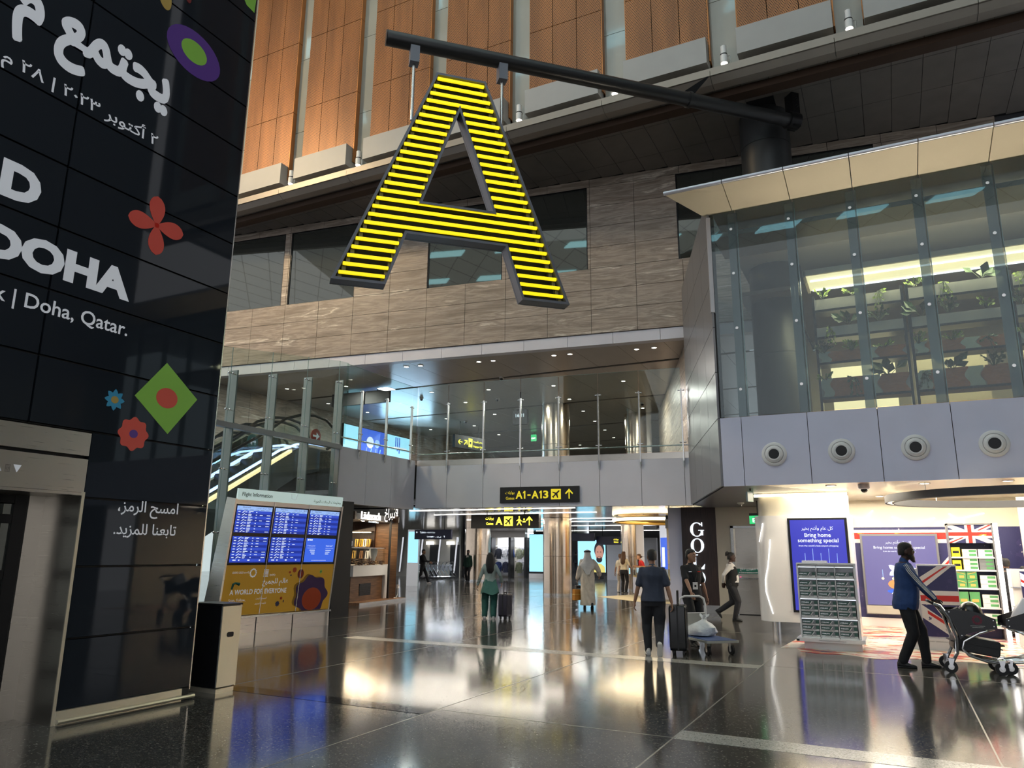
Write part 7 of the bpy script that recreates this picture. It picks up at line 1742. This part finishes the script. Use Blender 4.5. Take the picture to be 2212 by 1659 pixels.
        if hair_style == 'tied': gh.ball(hp(0, -0.12, 0.0), 0.04 * s, 12, 8)
        gh.mk('hair', hair, t, smooth=True)
    if beard:
        g2 = G(); rr = []
        for z, rx, ry, oy in ((-0.16, 0.03, 0.03, 0.085), (-0.125, 0.05, 0.05, 0.058), (-0.085, 0.066, 0.075, 0.034), (-0.05, 0.073, 0.085, 0.012)):
            rr.append([hp(rx * math.cos(a), oy + ry * math.sin(a), z) for a in np.linspace(-0.25, PI + 0.25, 18)])
        g2.loft(rr).mk('beard', hair, t, smooth=True)
    info.update(t=t, arm=arm, hp=hp, s=s, headc=headc)
    return info
# 1 man in the slate blue shirt pulling a suitcase (seen from behind)
P1 = person('man in a slate blue t-shirt and dark trousers walking away with a suitcase', (-3.67, 12.5, 0), 110, 1.70, 'skin_tan', 'hair_black', 'cloth_slate', 'cloth_charcoal', 'shoe_white',
            1.12, feet={'L': (-0.1, 0.1, 0.0, 0.0), 'R': (0.06, -0.28, 0.11, -1.05)}, hands={'L': (-0.33, 0.05, 0.74), 'R': (0.3, -0.1, 0.8)}, hem=0.06, seed=3, head_yaw=R(8), sole='shoe_white')
G().tube([(-0.07, -0.128, 0.93), (-0.01, -0.132, 0.925)], 0.004, 5).mk('pocket_button', 'steel', P1['t'])
# 2 staff man behind the platform trolley
P2 = person('man in a black polo shirt with a badge pushing the platform trolley', (-3.46, 14.3, 0), -48, 1.72, 'skin_tan', 'hair_black', 'cloth_black_cloth', 'cloth_black_cloth', 'black', 1.0,
            feet={'L': (-0.1, -0.15, 0.02, -0.3), 'R': (0.1, 0.18, 0.0, 0.0)}, hands={'R': (0.2, 0.36, 0.93), 'L': (-0.32, 0.02, 0.76)}, head_yaw=R(28), hem=0.04, seed=5)
tt = P2['t']
G().tube([(-0.06, 0.06, 1.45), (-0.05, 0.14, 1.3), (0.0, 0.15, 1.12)], 0.006, 5).tube([(0.06, 0.06, 1.45), (0.05, 0.14, 1.3), (0.0, 0.15, 1.12)], 0.006, 5).mk('lanyard', 'black', tt); G().box(-0.05, 0.145, 0.99, 0.05, 0.15, 1.12).mk('badge', 'white_gloss', tt); G().box(-0.02, 0.1505, 1.03, 0.02, 0.152, 1.07).mk('badge_photo', 'black', tt)
G().box(0.06, 0.142, 1.3, 0.12, 0.147, 1.315).mk('chest_logo', 'print_white', tt); G().box(-0.12, 0.142, 1.3, -0.06, 0.147, 1.32).mk('chest_logo', 'flag_red', tt)
# 3 woman in a black vest by the exit door
P3 = person('woman in a black vest over a white shirt with hair in a bun walking right', (-3.8, 19.95, 0), 8, 1.68, 'skin_dark', 'hair_black', 'cloth_white_cloth', 'cloth_charcoal', 'black', 1.1,
            feet={'L': (-0.09, -0.34, 0.14, -0.9), 'R': (0.09, 0.05, 0.0, 0.0)}, hands={'L': (-0.04, -0.2, 0.93), 'R': (0.06, -0.21, 0.93)}, sleeve='long', hair_style='bun', seed=7, female=True, belly=0.06, bend_arm={'L': (-1, -0.5, 0), 'R': (1, -0.5, 0)})
gv = G()
for z, rx, ry, oy in ((0.88, 0.2, 0.155, 0.01), (1.0, 0.185, 0.16, 0.02), (1.12, 0.17, 0.15, 0.02), (1.28, 0.18, 0.148, 0.015), (1.38, 0.15, 0.12, 0.0), (1.43, 0.105, 0.09, -0.01)): gv.v.extend(ring((0, oy, z * 0.96), rx, ry)); 
for i in range(5):
    for k in range(16): gv.f.append((i * 16 + k, i * 16 + (k + 1) % 16, (i + 1) * 16 + (k + 1) % 16, (i + 1) * 16 + k))
gv.mi = [0] * len(gv.f)
gv.mk('vest', 'cloth_black_cloth', P3['t'], smooth=True)
# 4 man in the blue jacket pushing the trolley
P4 = person('bearded man in a blue jacket with white sleeve stripes pushing a trolley', (0.06, 13.2, 0), 4, 1.83, 'skin_dark', 'hair_black', 'cloth_royal', 'cloth_black_cloth', 'black', 1.08,
            feet={'L': (-0.1, 0.22, 0.0, 0.0), 'R': (0.1, -0.12, 0.0, 0.0)}, hands={'L': (-0.2, 0.4, 0.99), 'R': (0.2, 0.4, 0.99)}, sleeve='long', jacket='jacket', beard=True, hem=0.12, lean=0.04, seed=9, belly=0.05)
for k, off in enumerate((-0.022, 0.0, 0.022)):
    shp, elb, wr = P4['arm']['R']; up = V(0.0, -0.35, 0.0) + V(0.45, 0, 0.2)
    d = (wr - elb) / np.linalg.norm(wr - elb); d0 = (elb - shp) / np.linalg.norm(elb - shp)
    sd0 = np.cross(d0, V(1, 0, 0.1)); sd0 /= np.linalg.norm(sd0); sd1 = np.cross(d, V(1, 0, 0.1)); sd1 /= np.linalg.norm(sd1)
    o1 = V(1, 0, 0.1) / 1.005
    G().tube([shp + o1 * 0.05 + sd0 * off + V(0, 0, 0.035), shp * 0.7 + elb * 0.3 + o1 * 0.071 + sd0 * off, elb + o1 * 0.062 + sd0 * off * 0.8, elb * 0.5 + wr * 0.5 + o1 * 0.057 + sd1 * off * 0.7, wr + o1 * 0.047 + sd1 * off * 0.6], 0.0065, 5).mk('sleeve_stripe', 'cloth_white_cloth', P4['t'])
G().loft([ring((0, 0.125 + i * 0.012, 1.42 - i * 0.12), 0.05, 0.03, 8) for i in range(4)]).mk('undershirt', 'cloth_black_cloth', P4['t'], smooth=True)
# 5 woman in teal trousers with a suitcase (from behind)
P5 = person('long haired woman in a sage top and teal trousers walking away', (-9.28, 17.15, 0), 118, 1.62, 'skin_light', 'hair_black', 'cloth_sage', 'cloth_teal', 'shoe_white', 0.98,
            feet={'L': (-0.12, 0.0, 0.0, 0.0), 'R': (0.1, -0.1, 0.0, 0.0)}, hands={'L': (-0.36, 0.0, 0.70), 'R': (0.3, 0.1, 0.88)}, sleeve='long', hair_style='long', seed=11, female=True, sole='shoe_white', baggy=1.25)
gk = G(); rr = []
for z, rx, ry, oy in ((0.66, 0.235, 0.2, -0.04), (0.74, 0.225, 0.185, -0.03), (0.85, 0.195, 0.155, -0.01), (0.95, 0.165, 0.13, 0.0), (1.0, 0.15, 0.12, 0.0)): rr.append([(p[0] * (1 + 0.05 * math.sin(5 * k)), p[1] * (1 + 0.06 * math.sin(3 * k)), p[2] + 0.03 * math.sin(k * 1.1)) for k, p in enumerate(ring((0, oy, z * 0.93), rx, ry, 20))])
gk.loft(rr).mk('tied_sweater', 'cloth_teal_knit', P5['t'], smooth=True)
for k in range(4): G().lathe([(0.047 - k * 0.002, -0.006), (0.047 - k * 0.002, 0.006)], c=tuple(P5['arm']['L'][1] * (0.75 - k * 0.16) + P5['arm']['L'][2] * (0.25 + k * 0.16)), n=12).mk('sleeve_band', 'cloth_charcoal', P5['t'])
# 6 man in a white robe and headdress
P6 = person('man in a cream robe and white headdress walking away with an orange bag', (-8.42, 21.8, 0), 112, 1.72, 'skin_tan', 'hair_black', None, None, 'black', 1.1,
            feet={'L': (-0.1, 0.14, 0.0, 0.0), 'R': (0.12, -0.16, 0.05, -0.5)}, hands={'L': (-0.34, 0.05, 0.74), 'R': (0.36, 0.16, 0.98)}, hair_style='none', seed=13)
rb_ = G(); s_ = P6['s']
rr = [ring((0, -0.02 + (0.02 if z < 0.3 else 0), z * s_), rx, ry, 20) for z, rx, ry in ((0.1, 0.235, 0.225), (0.3, 0.225, 0.2), (0.6, 0.215, 0.175), (0.85, 0.215, 0.16), (1.05, 0.2, 0.15), (1.25, 0.21, 0.15), (1.38, 0.19, 0.125), (1.46, 0.1, 0.08))]
rb_.loft(rr)
for side in ('L', 'R'):
    shp, elb, wr = P6['arm'][side]; limb(rb_, [shp, elb, elb * 0.15 + wr * 0.85], [0.085, 0.08, 0.075])
vv, ff = remesh(rb_, 0.014, 4); G().add(folds(vv, 0.012, 9, 4), ff).mk('robe', 'cloth_kandura', P6['t'], smooth=True)
hp = P6['hp']; gh_ = G(); rr = []
for z, rx, ry, oy in ((0.14, 0.03, 0.04, -0.01), (0.125, 0.07, 0.085, -0.01), (0.08, 0.092, 0.11, -0.015), (0.0, 0.1, 0.11, -0.035), (-0.12, 0.125, 0.12, -0.05), (-0.22, 0.2, 0.15, -0.05), (-0.32, 0.26, 0.175, -0.06), (-0.42, 0.2, 0.17, -0.075)):
    rr.append([hp(rx * math.cos(a) * (1 + 0.03 * math.sin(7 * a)), min(oy + ry * math.sin(a) * (1 + 0.04 * math.sin(9 * a)), 0.075 if z < 0.07 else 9), z - (0.22 * max(0, -math.sin(a)) ** 6 if z < -0.4 else 0)) for a in np.linspace(0, 2 * PI, 28, endpoint=False)])
gh_.loft(rr).mk('headdress', 'cloth_white_cloth', P6['t'], smooth=True)
G().tube([hp(0.1 * math.cos(a), -0.012 + 0.117 * math.sin(a), 0.072) for a in np.linspace(0, 2 * PI, 24, endpoint=False)], 0.013, 8, closed=True).tube([hp(0.097 * math.cos(a), -0.012 + 0.113 * math.sin(a), 0.092) for a in np.linspace(0, 2 * PI, 24, endpoint=False)], 0.012, 8, closed=True).mk('head_cord', 'black', P6['t'], smooth=True)
w_ = P6['arm']['L'][2]; ml = Matrix.Translation((-8.42, 21.8, 0)) @ Matrix.Rotation(R(112 - 90), 4, 'Z')
bp_ = ml @ Vector((w_[0], w_[1], 0.0))
o = empty('shopping_bag', 'orange paper shopping bag in the hand of the robed man', 'bag', (bp_.x, bp_.y, 0.24), R(60)); G().prism([(-0.16, 0), (0.16, 0), (0.15, 0.32), (-0.15, 0.32)], -0.06, 0.06).mk('bag_body', 'bag_orange', o); G().prism([(-0.162, 0.16), (0.162, 0.16), (0.155, 0.18), (-0.155, 0.18)], -0.062, 0.062).mk('bag_fold', 'print_gold', o)
for y in (-0.05, 0.05): G().tube([(-0.08, y, 0.32), (-0.05, y * 0.4, 0.42), (0.05, y * 0.4, 0.42), (0.08, y, 0.32)], 0.006, 5).mk('bag_handle', 'black', o)
o = empty('handbag', 'small black bag held above the orange shopping bag', 'bag', (bp_.x, bp_.y + 0.02, 0.57), R(60)); G().prism([(-0.1, 0), (0.1, 0), (0.08, 0.1), (-0.08, 0.1)], -0.04, 0.04).mk('bag_body', 'case_black', o, bevel=0.01); G().tube([(-0.05, 0, 0.1), (0, 0, 0.13), (0.05, 0, 0.1)], 0.006, 5).mk('bag_handle', 'black', o)
# 7 man in the green suit jacket by the far column
P7 = person('man in a dark green suit jacket standing beside the far column', (-21.6, 37.3, 0), -80, 1.76, 'skin_brown', 'hair_black', 'cloth_suit_green', 'cloth_suit_black', 'black', 1.0, feet={'L': (-0.1, 0.12, 0, 0), 'R': (0.1, -0.1, 0.0, 0)}, sleeve='long', jacket='suit_jacket', hem=0.12, beard=True, seed=15)
G().prism([(-0.05, 1.2), (0.05, 1.2), (0.07, 1.45), (-0.07, 1.45)], 0.13, 0.14).mk('shirt_front', 'cloth_white_cloth', P7['t'])
# 8 man with a backpack walking past the trolleys
P8 = person('man in black with a backpack walking past the trolley row', (-22.2, 33.6, 0), 20, 1.76, 'skin_tan', 'hair_black', 'cloth_black_cloth', 'cloth_black_cloth', 'shoe_white', 1.0, feet={'L': (-0.1, 0.3, 0.0, 0.0), 'R': (0.1, -0.38, 0.1, -0.7)}, hands={'L': (-0.15, 0.38, 1.12), 'R': (0.15, 0.38, 1.12)}, sleeve='long', seed=17, sole='shoe_white')
G().rbox(-0.14, -0.33, 1.0, 0.14, -0.14, 1.45, 0.05).mk('backpack', 'case_black', P8['t'], bevel=0.03)
# 9 woman at the jewellery counter
P9 = person('woman with long light brown hair and a cream top at the jewellery counter', (-10.4, 31.2, 0), 85, 1.72, 'skin_light', 'hair_brown', 'cloth_cream_cloth', 'cloth_black_cloth', 'black', 0.92, feet={'L': (-0.09, 0.0, 0, 0), 'R': (0.09, -0.05, 0, 0)}, hands={'R': (0.26, 0.2, 1.0), 'L': (-0.26, 0.02, 0.8)}, hair_style='long', seed=19, female=True, sole='shoe_white')
# companion mostly hidden behind her
P9b = person('person in beige trousers standing close beside the woman at the counter', (-10.75, 31.75, 0), 90, 1.62, 'skin_light', 'hair_brown', 'cloth_cream_cloth', 'cloth_kandura', 'shoe_white', 0.9, seed=20, female=True)
# 10 attendant behind the counter
P10 = person('attendant in a red and black uniform leaning on the counter', (-9.4, 30.85, 0), -150, 1.62, 'skin_light', 'hair_brown', 'cloth_red_cloth', 'cloth_black_cloth', 'black', 0.95, hands={'L': (-0.2, 0.3, 1.12), 'R': (0.2, 0.3, 1.12)}, sleeve='long', hair_style='tied', lean=0.14, seed=21, female=True)
G().prism([(-0.03, 1.1), (0.06, 1.1), (0.1, 1.42), (0.02, 1.42)], 0.19, 0.26).mk('lapel', 'cloth_black_cloth', P10['t'])
# 11-13 people inside the shop
P11 = person('short haired man in a dark suit at the right picture edge in the shop', (2.5, 19.0, 0), 95, 1.74, 'skin_tan', 'hair_black', 'cloth_suit_black', 'cloth_suit_black', 'black', 1.05, sleeve='long', jacket='suit_jacket', seed=23)
P12 = person('dark haired person seen from behind near the shop mirror', (2.05, 18.95, 0), 100, 1.60, 'skin_tan', 'hair_black', 'cloth_suit_black', 'cloth_suit_black', 'black', 0.95, sleeve='long', jacket='suit_jacket', seed=25)
P13 = person('person half hidden behind the dark haired one in the shop', (1.98, 19.35, 0), 80, 1.66, 'skin_tan', 'hair_dark', 'cloth_black_cloth', 'cloth_black_cloth', 'black', 0.95, sleeve='long', seed=27)
P14 = person('distant walker in dark clothes right of the bronze column', (-24.2, 60.0, 0), 100, 1.75, 'skin_tan', 'hair_black', 'cloth_black_cloth', 'cloth_charcoal', 'black', 1.0, sleeve='long', seed=29)

bpy.data.scenes.remove(TMP)
